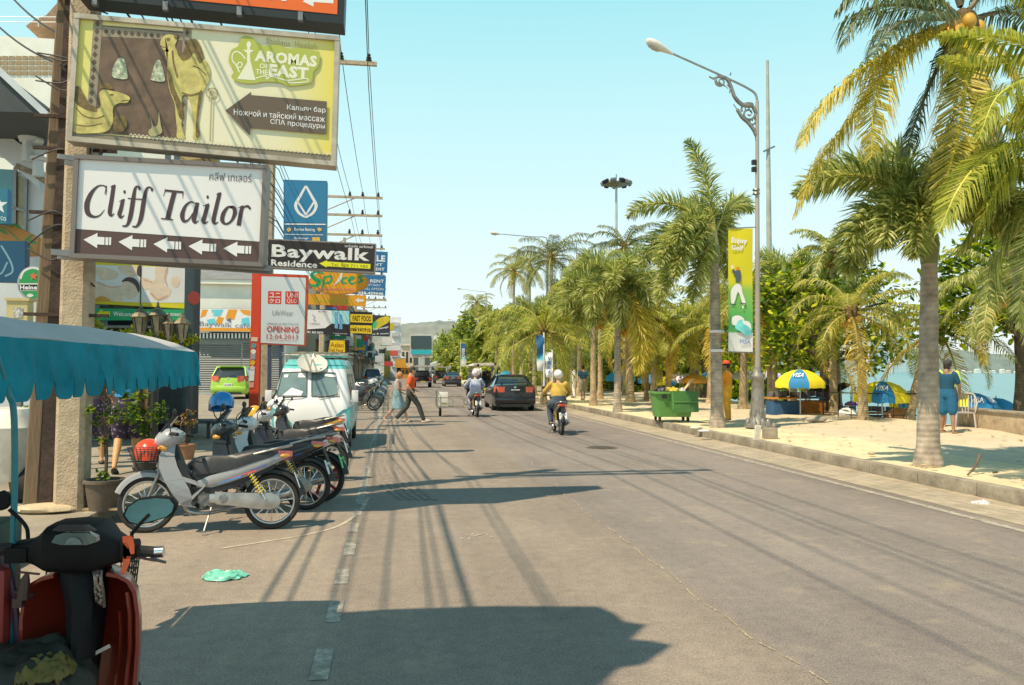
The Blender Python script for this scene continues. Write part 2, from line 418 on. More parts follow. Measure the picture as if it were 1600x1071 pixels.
# cracks and seam in the asphalt
mb=MB(); rl=random.Random(5)
def crack(pts,w,n=14,j=.03):
    q=cr([V((p.x,p.y,.005)) for p in pts],n)
    q=[p+V((rl.gauss(0,j*.35)+.05*mnoise.noise(p*1.7),0,0)) for p in q]
    mb.strip(q,[w*rl.uniform(.3,1.3) for _ in q],(0,0,1))
pr=[(800,692),(860,752),(905,792),(940,820),(1010,872),(1100,940),(1180,1000),(1300,1071)]
for a,b_ in zip(pr[:-1],pr[1:]):
    for k in range(3):
        u0=k/3+rl.uniform(0,.1); u1=(k+1)/3-rl.uniform(0,.12); f=lambda u:G(a[0]+(b_[0]-a[0])*u,a[1]+(b_[1]-a[1])*u)
        crack([f(u0),f((u0+u1)/2),f(u1)],.011 if a[1]<800 else .014,7,.012)
tag(mb.build('road_seam',pm((.36,.295,.2),.95,0,.35,14,world=True)),kind='structure')
mb=MB()
for (px,py,s) in ((745,838,.09),(738,836,.06),(722,842,.05)):
    for k in range(9):
        p=G(px,py); a=rl.random()*6.28; d=abs(rl.gauss(0,s)); zz=.0045+.0004*k; rr=rl.uniform(.005,.018); mb.poly([V((p.x+math.cos(a)*d*1.7+rr*math.cos(q)*rl.uniform(.6,1.2),p.y+math.sin(a)*d+rr*math.sin(q),zz)) for q in [i*PI/4 for i in range(8)]])
tag(mb.build('road_stain',pm((.44,.40,.33),.9,0,.25,20,world=True)),kind='structure')
# skid marks curving off the kerb line
mb=MB()
for k in range(5):
    a=[G(585+k*6,690-k*1),G(578+k*9,720),G(590+k*12,752),G(628+k*13,782)]
    mb.strip([V((p.x,p.y,.006+.0004*k)) for p in cr(a,7)],.06,(0,0,1))
tag(mb.build('skid_mark',pm((.20,.165,.135),.9,0,.45,7,world=True)),kind='structure')
# manhole cover
p=G(940,700); mh=thing('manhole_cover','round iron manhole cover set flush into the road lane','manhole cover',(p.x,p.y,.003))
mb=MB(); mb.lathe([(.34,0),(.34,.006),(.31,.006),(.31,.003),(0,.003)],n=28); mb.build('rim',pm((.16,.135,.105),.8,.2),mh)
mb=MB()
for i in range(-4,5):
    l=math.sqrt(max(0,.29**2-(i*.062)**2)); mb.box((0,i*.062,.006),(2*l,.03,.004))
mb.build('cover',pm((.12,.10,.08),.75,.2),mh)
# ---------------------------------------------------------------- signs (planes facing down the street)
class Sign:
    def __init__(s,name,label,c,Y,cat='sign',group=None,thick=.18,face=None,frame=None,fw=.05,side=None,panel=True):
        s.c=[P(x,y,Y) for x,y in c]; s.cp=c; s.Y=Y
        b=(s.c[2]+s.c[3])/2; s.o=V((b.x,Y,b.z))
        s.root=thing(name,label,cat,s.o,group=group); s.layer=.005; s.inc=max(.0013,Y*.00012)
        if panel:
            q=[p-s.o for p in s.c]
            mb=MB(); mb.prism(q,(0,thick,0)); mb.build('cabinet',side or M_STEEL,s.root,smooth=0)
            if face:
                mb=MB(); k=.985; ctr=sum(q,V())/4
                mb.poly([ctr+(p-ctr)*k+V((0,-.004,0)) for p in q]); mb.build('panel',face,s.root,smooth=0)
            if frame:
                mb=MB()
                for i in range(4):
                    a,b_=q[i],q[(i+1)%4]; d=(b_-a).normalized()*fw/2*(1 if i%2==0 else -1.0)
                    mb.bar(a-d+V((0,thick/2-.01,0)),b_+d+V((0,thick/2-.01,0)),fw,thick+(.06 if i%2==0 else .052),up=(0,1,0))
                mb.build('frame',frame,s.root,smooth=0)
    def pt(s,x,y,off=None):
        if off is None: off=s.layer+getattr(s,'mic',0)
        p=P(x,y,s.Y)-s.o; return V((p.x,-off,p.z))
    def bump(s): s.mic=(getattr(s,'mic',0)+.00006*max(1,s.Y/9))%(.0011*max(1,s.Y/9))
    def up(s): s.mic=0; s.layer+=getattr(s,'inc',.002); return s
    def poly(s,mb,pts): s.bump(); mb.poly([s.pt(*p) for p in pts]); return s
    def smooth(s,mb,pts,n=4):
        """closed smooth outline as fan-free ngon"""
        s.bump(); q=list(pts); q3=[V((x,y,0)) for x,y in q]; m=len(q3); out=[]
        for i in range(m):
            a,b,c,d=q3[i-1],q3[i],q3[(i+1)%m],q3[(i+2)%m]
            for k in range(n):
                t=k/n; p=.5*((2*b)+(c-a)*t+(2*a-5*b+4*c-d)*t*t+(3*b-a-3*c+d)*t**3); out.append((p.x,p.y))
        mb.poly([s.pt(*p) for p in out])
    def stroke(s,mb,pts,ws,n=6):
        s.bump(); q=cr([V((x,y,0)) for x,y in pts],n); k=len(q)
        if not hasattr(ws,'__len__'): ws=[ws]*len(pts)
        sc_=s.Y/F
        W=[]
        for i in range(k):
            t=i/(k-1)*(len(ws)-1); a=int(min(t,len(ws)-2)) if len(ws)>1 else 0
            W.append((ws[a]*(1-(t-a))+ws[min(a+1,len(ws)-1)]*(t-a))*sc_)
        mb.strip([s.pt(p.x,p.y) for p in q],W,(0,1,0))
    def text(s,mb,t,tl,tr,bl,bold=.012,shear=0,space=1.0):
        put_text(mb,t,s.pt(*tl),s.pt(*tr),s.pt(*bl),bold,shear,space)
    def done(s,mb,name,m): s.up(); return mb.build(name,m,s.root,smooth=0,fix=False)
def flat(c,rough=.45): return pm(c,rough,0,.03,2)
YS=8.7
# --- orange board at the top
s=Sign('shop_sign','orange sign with white arrow and letters, topmost board above the camel billboard',[(118,-215),(545,-178),(537,38),(122,-4)],YS,thick=.3,side=flat((.012,.018,.02)),group=None)
mb=MB(); s.poly(mb,[(135,-195),(533,-160),(527,23),(140,-14)]); s.done(mb,'panel',flat((.75,.12,.015)))
mb=MB(); s.text(mb,'RESTAURANT',(150,-62),(462,-34),(150,-26),.02); s.poly(mb,[(473,3),(492,-12),(491,-4),(521,-1),(521,6),(490,4),(490,11)])
s.done(mb,'lettering',flat((.8,.78,.72)))
mb=MB(); s.text(mb,'NT',(395,-52),(458,-46),(395,-2),.03); s.done(mb,'lettering',flat((.8,.78,.72)))
mb=MB()
for x,y in ((150,4),(260,12),(375,20),(470,28)): mb.box(s.pt(x,y,.02),(.05,.06,.09))
each(mb,'bracket',M_STEEL,s.root)
# --- camel billboard
s=Sign('billboard','pale yellow billboard with two camels and a brown arrow, between orange and white boards',[(122,27),(527,62),(521,257),(110,218)],YS,cat='billboard',thick=.16,side=flat((.22,.19,.15)),frame=pm((.42,.38,.31),.6,.2,.2,5,dirt=.5),fw=.05)
def grad_face():
    m,nt,b,N,L=_nodes('print'); tc=N.new('ShaderNodeTexCoord'); sp=N.new('ShaderNodeSeparateXYZ'); L.new(tc.outputs['Generated'],sp.inputs[0])
    r=N.new('ShaderNodeValToRGB'); e=r.color_ramp.elements; e[0].color=(.78,.72,.16,1); e[1].color=(.84,.74,.12,1)
    x=e.new(.12); x.color=(.82,.77,.34,1); x=e.new(.55); x.color=(.88,.84,.62,1); x=e.new(.78); x.color=(.87,.82,.55,1)
    L.new(sp.outputs[0],r.inputs[0]); L.new(r.outputs[0],b.inputs['Base Color']); b.inputs['Roughness'].default_value=.5; return m
mb=MB(); s.poly(mb,[(125,31),(524,65),(518,243),(114,206)]); s.done(mb,'panel',grad_face())
mb=MB(); s.poly(mb,[(113,208),(518,245),(518,252),(112,216)]); s.done(mb,'border',flat((.2,.17,.12)))
# doorway (in brown), frame with lozenges
mb=MB(); s.poly(mb,[(160,40),(288,50),(284,218),(140,208),(150,130)]); s.done(mb,'doorway',pm((.13,.085,.055),.5,0,.4,6))
mb=MB()
s.poly(mb,[(147,31),(161,32),(150,175),(137,165)]); s.poly(mb,[(161,42),(288,53),(288,64),(160,58)]); s.poly(mb,[(287,43),(300,44),(289,214),(278,213)])
s.done(mb,'border',flat((.26,.22,.15)))
mb=MB()
for i in range(11):
    y=38+i*12; x=153-i*1.05; s.poly(mb,[(x-4,y),(x,y-5),(x+4,y),(x,y+5)])
for i in range(12):
    x=166+i*10.2; y=50+i*.85; s.poly(mb,[(x-4,y),(x,y-4),(x+4,y),(x,y+4)])
for i in range(10):
    y=52+i*16; x=293-i*1.0; s.poly(mb,[(x-3.5,y),(x,y-5),(x+3.5,y),(x,y+5)])
s.done(mb,'ornament',flat((.09,.06,.04)))
mb=MB(); 
for i in range(50):
    x=205+i*6.3; y=212+ (x-205)*.093
    if x<514: s.stroke(mb,[(x-3,y+3),(x-1.5,y-1),(x,y-2),(x+1.5,y-1),(x+3,y+3)],1.1,2)
s.done(mb,'ornament',flat((.62,.58,.42)))
# windows of lace
mb=MB(); s.smooth(mb,[(177,108),(186,92),(195,95),(199,112),(199,124),(178,122)]); s.smooth(mb,[(237,120),(243,100),(250,95),(256,112),(257,128),(237,126)]); s.done(mb,'window_light',pm((.38,.46,.30),.5,0,.8,22))
# standing camel
CM=pm((.46,.40,.13),.5,0,.45,7); CMD=pm((.15,.105,.035),.5,0,.5,18)
mb=MB()
s.smooth(mb,[(253,62),(258,56),(267,55),(274,58),(277,64),(274,72),(277,80),(281,90),(288,82),(291,70),(298,63),(308,64),(314,76),(317,90),(325,99),(329,112),(327,128),(319,142),(314,152),(313,166),(309,184),(307,200),(311,213),(312,218),(302,218),(303,204),(301,186),(299,168),(294,152),(286,150),(284,160),(286,178),(284,196),(288,211),(289,217),(277,216),(277,202),(275,182),(273,162),(268,150),(264,136),(262,118),(262,100),(259,88),(258,80),(263,78),(264,82),(257,80),(252,73),(251,67)],3)
s.done(mb,'camel_print',CM)
mb=MB(); s.smooth(mb,[(281,88),(288,80),(291,68),(299,62),(309,64),(315,76),(319,92),(312,100),(304,84),(297,92),(286,96)],3); s.smooth(mb,[(266,140),(262,110),(268,118),(274,140),(285,165),(287,185),(281,185),(274,160)],3); s.smooth(mb,[(260,62),(264,60),(267,63),(263,66)],3); s.smooth(mb,[(272,57),(277,54),(278,60),(275,63)],3); s.stroke(mb,[(252,73),(257,75),(263,74)],1.2); s.stroke(mb,[(270,80),(272,100),(278,122)],2.5); s.stroke(mb,[(285,146),(298,150),(314,146)],3); s.stroke(mb,[(302,104),(312,108),(322,118)],1.6); s.smooth(mb,[(311,150),(317,146),(310,190),(313,212),(306,212)],3)
s.done(mb,'camel_shade',CMD)
# lying camel
mb=MB(); s.smooth(mb,[(115,150),(122,146),(130,156),(142,168),(152,172),(158,166),(157,156),(156,147),(160,142),(166,141),(175,143),(186,145),(197,149),(203,153),(203,158),(198,162),(188,162),(180,166),(177,174),(178,186),(175,198),(168,206),(150,209),(114,207),(113,180)],3); s.done(mb,'camel_print',CM)
mb=MB(); s.smooth(mb,[(117,140),(124,136),(131,146),(140,163),(150,168),(152,176),(134,172),(118,160)],3); s.smooth(mb,[(156,138),(162,131),(172,132),(178,140),(168,140)],3); s.smooth(mb,[(173,148),(178,148),(177,151),(172,150)],3); s.stroke(mb,[(203,158),(196,158),(190,159)],1.2); s.stroke(mb,[(120,170),(132,182),(150,186),(164,182)],1.6); s.stroke(mb,[(118,196),(140,198),(160,194)],1.4); s.smooth(mb,[(178,188),(186,180),(196,184),(200,194),(194,206),(180,206)],3); s.done(mb,'camel_shade',CMD)
mb=MB(); s.smooth(mb,[(233,205),(238,200),(236,188),(235,182),(238,190),(241,198),(247,196),(249,176),(252,196),(254,208),(243,214),(234,212)],3)
s.stroke(mb,[(329,222),(331,160),(331,156)],2.2); 
for k in range(12):
    a=k*PI/6; s.stroke(mb,[(332+9*math.cos(a),147+8*math.sin(a)),(332+9*math.cos(a+.55),147+8*math.sin(a+.55))],2,2)
s.smooth(mb,[(328,145),(332,142),(336,146),(332,151)],3); s.done(mb,'ornament',flat((.36,.32,.16)))
# green logo
mb=MB(); s.smooth(mb,[(380,58),(395,60),(402,68),(415,73),(435,71),(450,77),(470,76),(490,80),(500,86),(498,104),(490,114),(487,130),(470,134),(450,136),(440,131),(415,129),(395,132),(375,130),(362,122),(366,112),(358,98),(362,80),(372,74)],3); s.done(mb,'logo_patch',flat((.36,.40,.07)))
LG=flat((.80,.78,.52)); mb=MB()
s.text(mb,'AROMAS',(399,79),(496,89),(398,97),.05); s.text(mb,'OF',(406,100),(420,101.5),(406,108),.02); s.text(mb,'THE',(400,109),(419,111),(400,117),.03); s.text(mb,'EAST',(421,101),(483,107),(420,120),.05)
s.poly(mb,[(388,97),(392,97),(400,127),(371,125)]); s.stroke(mb,[(389,70),(389,98)],[4,2,5]); s.smooth(mb,[(386,70),(389,66),(393,70),(391,76),(387,76)],3); s.poly(mb,[(380,79),(398,80),(392,84),(386,84)])
s.stroke(mb,[(375,115),(370,104),(364,96),(364,87),(370,82),(378,86),(384,94)],2); s.stroke(mb,[(371,104),(374,99),(379,101),(377,107),(372,106)],1.8)
s.stroke(mb,[(400,124),(415,120),(418,125),(425,121),(450,127),(478,124),(480,129),(455,131),(450,128)],1.8); s.done(mb,'logo',LG)
mb=MB(); s.text(mb,'Shishana  Hookah',(417,60),(496,70),(416,69),.0); s.done(mb,'lettering',flat((.25,.24,.05)))
mb=MB(); s.poly(mb,[(353,174),(393,145),(393,150),(511,160),(510,211),(392,201),(391,213)]); s.done(mb,'arrow',flat((.115,.085,.06)))
mb=MB(); s.text(mb,'Кальян бар',(449,164.5),(509,169.7),(449,174.5),.006); s.text(mb,'Ножной и тайский массаж',(366,171),(508,182.5),(366,181),.006); s.text(mb,'СПА процедуры',(423,187),(508,194.5),(423,197),.006); s.done(mb,'lettering',flat((.8,.78,.72)))
# --- tailor sign
s=Sign('shop_sign','large white sign with dark brown italic lettering over five white arrows',[(121,246),(415,262),(408,414),(114,400)],YS,thick=.22,side=flat((.1,.08,.07)),frame=flat((.16,.14,.13)),fw=.045)
mb=MB(); s.poly(mb,[(124,249),(411,265),(406,378),(118,358)]); s.done(mb,'panel',flat((.80,.78,.82),.35))
mb=MB(); s.poly(mb,[(117.8,359),(406,379),(405,411),(116,397)]); s.done(mb,'band',flat((.085,.05,.045)))
def zq(*a): return [(x/4,240+y/4) for x,y in a]
mb=MB(); k=.25
def st(pts,ws): s.stroke(mb,zq(*pts),[w*k*1.02 for w in ws],6)
st([(663,262),(664,215),(640,201),(605,212),(567,258),(545,320),(552,375),(588,397),(625,388),(655,352)],[3,9,7,12,24,30,28,14,8,3]); st([(668,202),(655,255)],[5,2])
st([(712,200),(700,285),(688,365),(696,390),(716,376)],[22,23,24,14,3]); st([(690,212),(722,198)],[3,8])
st([(770,290),(758,345),(748,380),(757,402),(778,386)],[20,22,24,13,3]); st([(745,302),(780,287)],[3,9]); s.smooth(mb,zq((774,232),(786,234),(786,250),(774,250)),3)
st([(878,222),(862,206),(845,225),(832,300),(815,400),(795,450),(765,455)],[12,9,16,25,25,14,8]); s.smooth(mb,zq((866,212),(880,214),(878,230),(866,228)),3)
st([(955,226),(935,212),(915,230),(900,300),(882,405),(858,455),(828,458)],[12,9,16,25,25,14,8]); s.smooth(mb,zq((944,218),(958,220),(956,238),(944,234)),3)
st([(800,282),(915,290)],[7,7])
st([(1030,232),(1146,244)],[13,13]); st([(1036,228),(1022,270)],[6,2]); st([(1146,240),(1142,282)],[6,2]); st([(1092,240),(1068,330),(1048,412)],[26,26,28]); st([(1008,408),(1082,416)],[8,8])
st([(1222,314),(1194,304),(1160,330),(1140,385),(1150,424),(1180,414),(1214,365)],[6,9,16,26,19,9,6]); st([(1236,308),(1222,370),(1213,414),(1222,434),(1243,420)],[20,26,27,14,3])
st([(1300,320),(1282,385),(1273,420),(1281,438),(1303,424)],[22,24,26,13,3]); st([(1270,330),(1308,316)],[3,9]); s.smooth(mb,zq((1293,264),(1305,266),(1304,283),(1293,282)),3)
st([(1374,248),(1352,340),(1336,415),(1344,440),(1366,428)],[22,23,24,14,3]); st([(1350,258),(1382,246)],[3,8])
st([(1455,336),(1425,338),(1398,375),(1390,420),(1412,442),(1445,425),(1468,378),(1462,342),(1440,335)],[12,14,24,24,12,14,24,22,12])
st([(1515,332),(1502,395),(1492,452)],[20,24,25]); st([(1490,340),(1522,328)],[3,9]); st([(1508,372),(1525,338),(1550,332),(1566,350)],[4,10,16,12])
s.done(mb,'lettering',flat((.06,.035,.04)))
mb=MB(); s.text(mb,'คลีฟ เทเลอร์',(328,269),(394,272.5),(327,282),0); s.done(mb,'lettering',flat((.14,.12,.12)))
mb=MB()
for i in range(5):
    x=131+i*54.6; y=375+i*3.4
    s.poly(mb,[(x,y),(x+22,y-10.5),(x+21.8,y-4.5),(x+33,y-3.8),(x+32.6,y+8.2),(x+21.4,y+7.4),(x+21.2,y+13.4)])
    for dx,w_ in ((34.5,4.5),(40.2,3.2)): s.poly(mb,[(x+dx,y-3.8),(x+dx+w_,y-3.5),(x+dx+w_-.4,y+8.6),(x+dx-.4,y+8.3)])
s.done(mb,'arrow',flat((.8,.78,.74)))
mb=MB(); mb.bar(s.pt(75,392,-.1),s.pt(420,418,-.1),.06); mb.bar(s.pt(75,396,-.25),s.pt(420,421,-.25),.05); mb.bar(s.pt(83,240,-.12),s.pt(130,246,-.12),.05); mb.bar(s.pt(83,243,-.3),s.pt(125,247,-.3),.04)
each(mb,'mounting_rail',M_STEEL,s.root)
# --- blue bank sign further down
s=Sign('bank_sign','blue sign with a white lotus bud outline on a tall blue cabinet',[(443,281),(511,283),(510,380),(443,380)],22,thick=.35,side=flat((.03,.14,.26)))
mb=MB(); s.poly(mb,[(445,283),(510,285),(509.5,349),(445,348)]); s.done(mb,'panel',flat((.025,.17,.32)))
mb=MB()
for side in (-1,1): s.stroke(mb,[(478+side*.2,291),(478+side*9,307),(478+side*16,321),(478+side*11,333),(478,340)],[3,4,4.5,4,3.5]); s.stroke(mb,[(478,336),(478+side*14,314)],[3,3])
s.poly(mb,[(445,349.5),(509,350),(509,352),(445,351.5)]); s.poly(mb,[(445,366),(505,367),(505,368),(445,367)]); s.text(mb,'Express Banking',(460,356),(492,357),(460,362),.02); s.text(mb,'Exchange',(460,371),(482,371),(460,375),.02); s.done(mb,'lotus_mark',flat((.82,.82,.8)))
mb=MB(); s.smooth(mb,[(448,359),(451,356),(455,359),(451,363)],3); s.smooth(mb,[(496,358),(499,356),(503,359),(499,362)],3); s.poly(mb,[(488,371),(500,371),(500,377),(488,377)]); s.done(mb,'badge',flat((.75,.42,.08)))
# --- Baywalk Residence
s=Sign('shop_sign','black sign with white bold hotel name and a yellow arrow, over the red framed board',[(417,373),(588,381),(586,427),(416,418)],15,thick=.25,side=flat((.25,.22,.2)))
mb=MB(); s.poly(mb,[(419.5,375),(586,383),(584,424.5),(418.5,416)]); s.done(mb,'panel',flat((.03,.024,.024)))
mb=MB(); s.text(mb,'Baywalk',(425,382),(578,389),(424,407.5),.028); s.text(mb,'Residence',(424,405.5),(496,409.5),(423.5,415.5),.03); s.text(mb,'เบย์วอล์ค เรสซิเดนซ์',(539,382.5),(583,384.5),(539,386.5),.01); s.done(mb,'lettering',flat((.82,.76,.74)))
mb=MB(); s.poly(mb,[(499,412),(511,407),(511,409),(579,413),(578.5,420.5),(510.5,416.5),(510.5,418.5)]); s.done(mb,'arrow',flat((.8,.66,.02)))
mb=MB(); s.text(mb,'Tel. 038 711 980',(517,411.5),(575,414.6),(517,416),.01); s.done(mb,'lettering',flat((.3,.25,.02)))
# --- red framed opening board
s=Sign('advertising_board','white board in a red frame announcing an opening date, red post on its left',[(406,427),(481,430),(477,541),(405,538)],21,cat='billboard',thick=.3,side=flat((.5,.06,.02)))
mb=MB(); s.poly(mb,[(408.5,432),(478,434.5),(475,539),(407.5,536)]); s.done(mb,'panel',flat((.58,.60,.62)))
RED=flat((.62,.06,.02)); mb=MB()
mb.prism([s.pt(394,424),s.pt(408,424.5),s.pt(403,655),s.pt(388,655)],(0,.32,0)); mb.build('red_post',RED,s.root,smooth=0)
RD=flat((.6,.05,.025)); mb=MB()
s.poly(mb,[(419,455),(440,455.5),(439.5,475.5),(418.5,475)]); s.poly(mb,[(446,455.5),(467,456),(466.5,476),(445.5,475.5)]); s.done(mb,'logo_square',RD)
WH=flat((.8,.8,.78)); mb=MB(); s.text(mb,'UNI',(448.5,457.5),(465,458),(448.3,465.5),.0); s.text(mb,'QLO',(448.2,467),(464.6,467.5),(448,474.5),0)
s.text(mb,'ユニ',(421,457.5),(438,458),(421,465),.02); s.text(mb,'クロ',(420.7,467),(437.6,467.4),(420.6,474),.02); s.done(mb,'logo',WH)
mb=MB(); s.text(mb,'LifeWear',(426,484.5),(458,485.5),(426,493),-.008); s.text(mb,'UNIQLO PATTAYA',(417,504),(467,505.5),(417,508.3),.0); s.done(mb,'lettering',flat((.24,.24,.25)))
mb=MB(); s.text(mb,'OPENING',(417,509.5),(467,511),(416.8,519),.02); s.text(mb,'12.04.2013',(416.8,522),(466,523.3),(416.6,529.5),.0); s.text(mb,'at Central Festival Pattaya Beach',(416.6,531),(465,532.3),(416.6,533),0); s.done(mb,'lettering',flat((.5,.06,.03)))
mb=MB()
for x in (418,436): mb.prism([s.pt(x,539,-.02),s.pt(x+5,539,-.02),s.pt(x+4,652,-.02),s.pt(x-1,652,-.02)],(0,.14,0))
each(mb,'support_leg',flat((.05,.07,.12)),s.root)
rl=random.Random(3)
cols=[(.08,.3,.32),(.7,.68,.6),(.3,.3,.34),(.8,.4,.02),(.6,.5,.5),(.75,.7,.7),(.8,.75,.72),(.7,.3,.25)]
for i,c in enumerate(cols):
    mb=MB(); y=541+i*8.6+rl.uniform(-1,1); x=396.5-i*.5
    if i%3==2 or i>4: mb.poly([s.pt(x-4,y-4.5),s.pt(x+4,y-4.3),s.pt(x+3.6,y+4),s.pt(x-4,y+4)])
    else: mb.poly([s.pt(x+4*math.cos(a*PI/8),y+4*math.sin(a*PI/8)) for a in range(16)])
    mb.build('sticker',flat(c),s.root,smooth=0,fix=False)
mb=MB(); s.poly(mb,[(393,527),(403,527.5),(402.5,534),(392.5,533.5)]); mb.build('sticker',flat((.7,.5,.4)),s.root,smooth=0)
# --- Spices and its arrow board
s=Sign('shop_sign','orange oval sign with green cursive letters under the black hotel sign',[(480,424),(575,427),(575,462),(480,460)],27,panel=False)
mb=MB(); pts=[(529+47*math.cos(a*PI/18),441+19.5*math.sin(a*PI/18)) for a in range(36)]
mb.prism([s.pt(x,y,0) for x,y in pts],(0,.15,0)); mb.build('cabinet',flat((.62,.2,.02)),s.root)
mb=MB(); mb.poly([s.pt(529+(x-529)*.96,441+(y-441)*.93) for x,y in pts]); s.done(mb,'panel',flat((.78,.30,.015)))
mb=MB(); s.stroke(mb,[(505,428),(494,425),(487,430),(492,436),(499,440),(494,447),(483,445)],[2,4,5,6,6,5,2]); s.stroke(mb,[(507,433),(503,455)],[3.5,3]); s.stroke(mb,[(506,434),(517,432),(516,441),(506,443)],[2.5,3.5,3.5,2])
s.stroke(mb,[(543,434),(536,436),(535,442),(542,443)],[2.5,3.5,3.5,2]); s.stroke(mb,[(546,439),(553,435),(549,433),(545,439),(550,444),(556,441)],[2,3,3,3.5,3,2]); s.stroke(mb,[(568,432),(561,433),(566,439),(559,442)],[2.5,3,3.5,2.5]); s.done(mb,'lettering',flat((.02,.3,.1)))
mb=MB(); s.stroke(mb,[(535,423),(531,436),(522,446)],[2,5,1.5]); s.done(mb,'spoon_mark',flat((.7,.62,.55)))
mb=MB(); s.text(mb,'MODERN INDIAN CUISINE',(497,450),(553,451.5),(497,453.5),0); s.done(mb,'lettering',flat((.5,.15,.25)))
s=Sign('direction_sign','long orange direction sign with white arrow below the oval orange sign',[(481,459),(572,462),(571,479),(481,476)],26.5,thick=.12,face=flat((.75,.3,.02)),side=flat((.5,.16,.02)))
s.up(); mb=MB(); s.text(mb,'Restaurant',(490,464),(548,466),(490,473),.02); s.done(mb,'lettering',flat((.5,.38,.02)))
mb=MB(); s.poly(mb,[(555,469.5),(561,465.5),(561,468),(568,468.4),(568,472),(561,471.6),(561,474)]); s.done(mb,'arrow',WH)
BL=flat((.02,.13,.30))
s=Sign('rental_sign','small blue sign ending in white letters beside the black hotel sign',[(570,392),(606,394),(605,426),(570,424)],24,thick=.12,face=BL,side=BL)
s.up(); mb=MB(); s.text(mb,'SALE',(572,398),(602,399.5),(572,408),.04); s.text(mb,'RENT',(572,411),(598,412),(572,415),.02); s.text(mb,'CREDIT',(572,418),(601,419),(572,422.5),.03); s.done(mb,'lettering',WH)
s=Sign('rental_sign','blue car rental sign with a phone number beside the orange oval sign',[(545,428),(603,431),(602,462),(545,459)],30,thick=.12,face=BL,side=BL)
s.up(); mb=MB(); s.text(mb,'CAR RENT',(558,436),(600,437.5),(558,441),.02); s.text(mb,'RENT DAILY',(570,443.5),(595,444.5),(570,446.8),0); s.text(mb,'FULL OPTION',(568,449.5),(599,450.6),(568,453.2),.0); s.text(mb,'038-429646',(560,455.5),(599,457),(560,460),.04); s.done(mb,'lettering',WH)
s=Sign('billboard','white and light blue billboard with bottles, behind the red framed board',[(478,483),(547,485),(547,526),(478,520)],30,cat='billboard',thick=.15,face=flat((.025,.025,.03)),side=M_DARK)
s.up(); mb=MB(); s.poly(mb,[(479,484),(519,485.5),(518,506),(508,513),(479,515)]); s.done(mb,'panel',flat((.72,.7,.72)))
mb=MB(); s.poly(mb,[(519,485.5),(546,486),(546,507),(518,506)]); s.done(mb,'panel',pm((.3,.6,.72),.4,0,.25,1))
mb=MB(); s.poly(mb,[(523,488),(528,488),(528,514),(523,513)]); s.poly(mb,[(530,492),(535,492),(535,515),(530,514.5)]); s.done(mb,'bottle_print',pm((.15,.35,.6),.4,0,.4,2))
mb=MB(); s.text(mb,'081 863 8474',(479,517),(505,518.5),(479,520.6),.03); s.text(mb,'Heavenly',(521,520),(543,521),(521,522.4),.0); s.text(mb,'SPA',(524,523),(531,523.3),(524,525),.02); s.done(mb,'lettering',WH)
mb=MB(); s.text(mb,'Massage',(497,486),(512,486.5),(497,488),.02); s.stroke(mb,[(488,492),(492,496),(490,500),(494,502)],.8); s.text(mb,'relax',(484,504),(500,504.5),(484,507),0); s.done(mb,'lettering',flat((.2,.16,.2)))
YL=flat((.72,.46,.015)); 
s=Sign('food_sign','yellow fast food sign hanging in two panels above the pavement',[(545,487),(582,488),(582,523),(545,521)],34,thick=.12,face=M_DARK,side=M_DARK)
s.up(); mb=MB(); s.poly(mb,[(545,491),(582,492),(582,505),(545,503.5)]); s.poly(mb,[(545,508),(581,509),(581,522),(545,520.5)]); s.done(mb,'panel',YL)
mb=MB(); s.text(mb,'FAST FOOD',(551,493),(580,494),(551,502),.03); s.text(mb,'ский фастфуд',(546,511),(579,512),(546,519),.03); s.done(mb,'lettering',flat((.06,.04,.01)))
s=Sign('food_sign','dark sign with green and orange swirl beyond the yellow fast food sign',[(577,492),(610,494),(609,526),(577,525)],38,thick=.12,face=flat((.03,.035,.045)),side=M_DARK)
s.up(); mb=MB(); s.smooth(mb,[(582,514),(586,503),(596,496),(608,495),(608,503),(598,509),(590,514)],3); s.done(mb,'swirl_print',pm((.6,.4,.02),.4,0,.5,1.2))
mb=MB(); s.smooth(mb,[(581,514),(584,504),(589,503),(587,513)],3); s.done(mb,'swirl_print',flat((.05,.4,.15)))
mb=MB(); s.text(mb,'Thai massage',(583,514),(607,509),(583,518),.02,.3); s.text(mb,'spa & sauna',(579,521),(607,520),(579,524),.02); s.done(mb,'lettering',WH)
s=Sign('food_sign','small yellow deli sign lit from a dark awning above the van',[(511,531),(546,532),(545,553),(510,552)],37,thick=.2,face=M_DARK,side=M_DARK)
s.up(); mb=MB(); s.poly(mb,[(516,532),(539,532.5),(539,551),(513,550)]); s.done(mb,'panel',YL)
mb=MB(); s.text(mb,'Asian',(516,535),(537,536),(516,542.5),.02); s.text(mb,'Deli Food',(514.5,544.5),(536,545.5),(514,549.5),.02); s.done(mb,'lettering',flat((.35,.1,.01)))
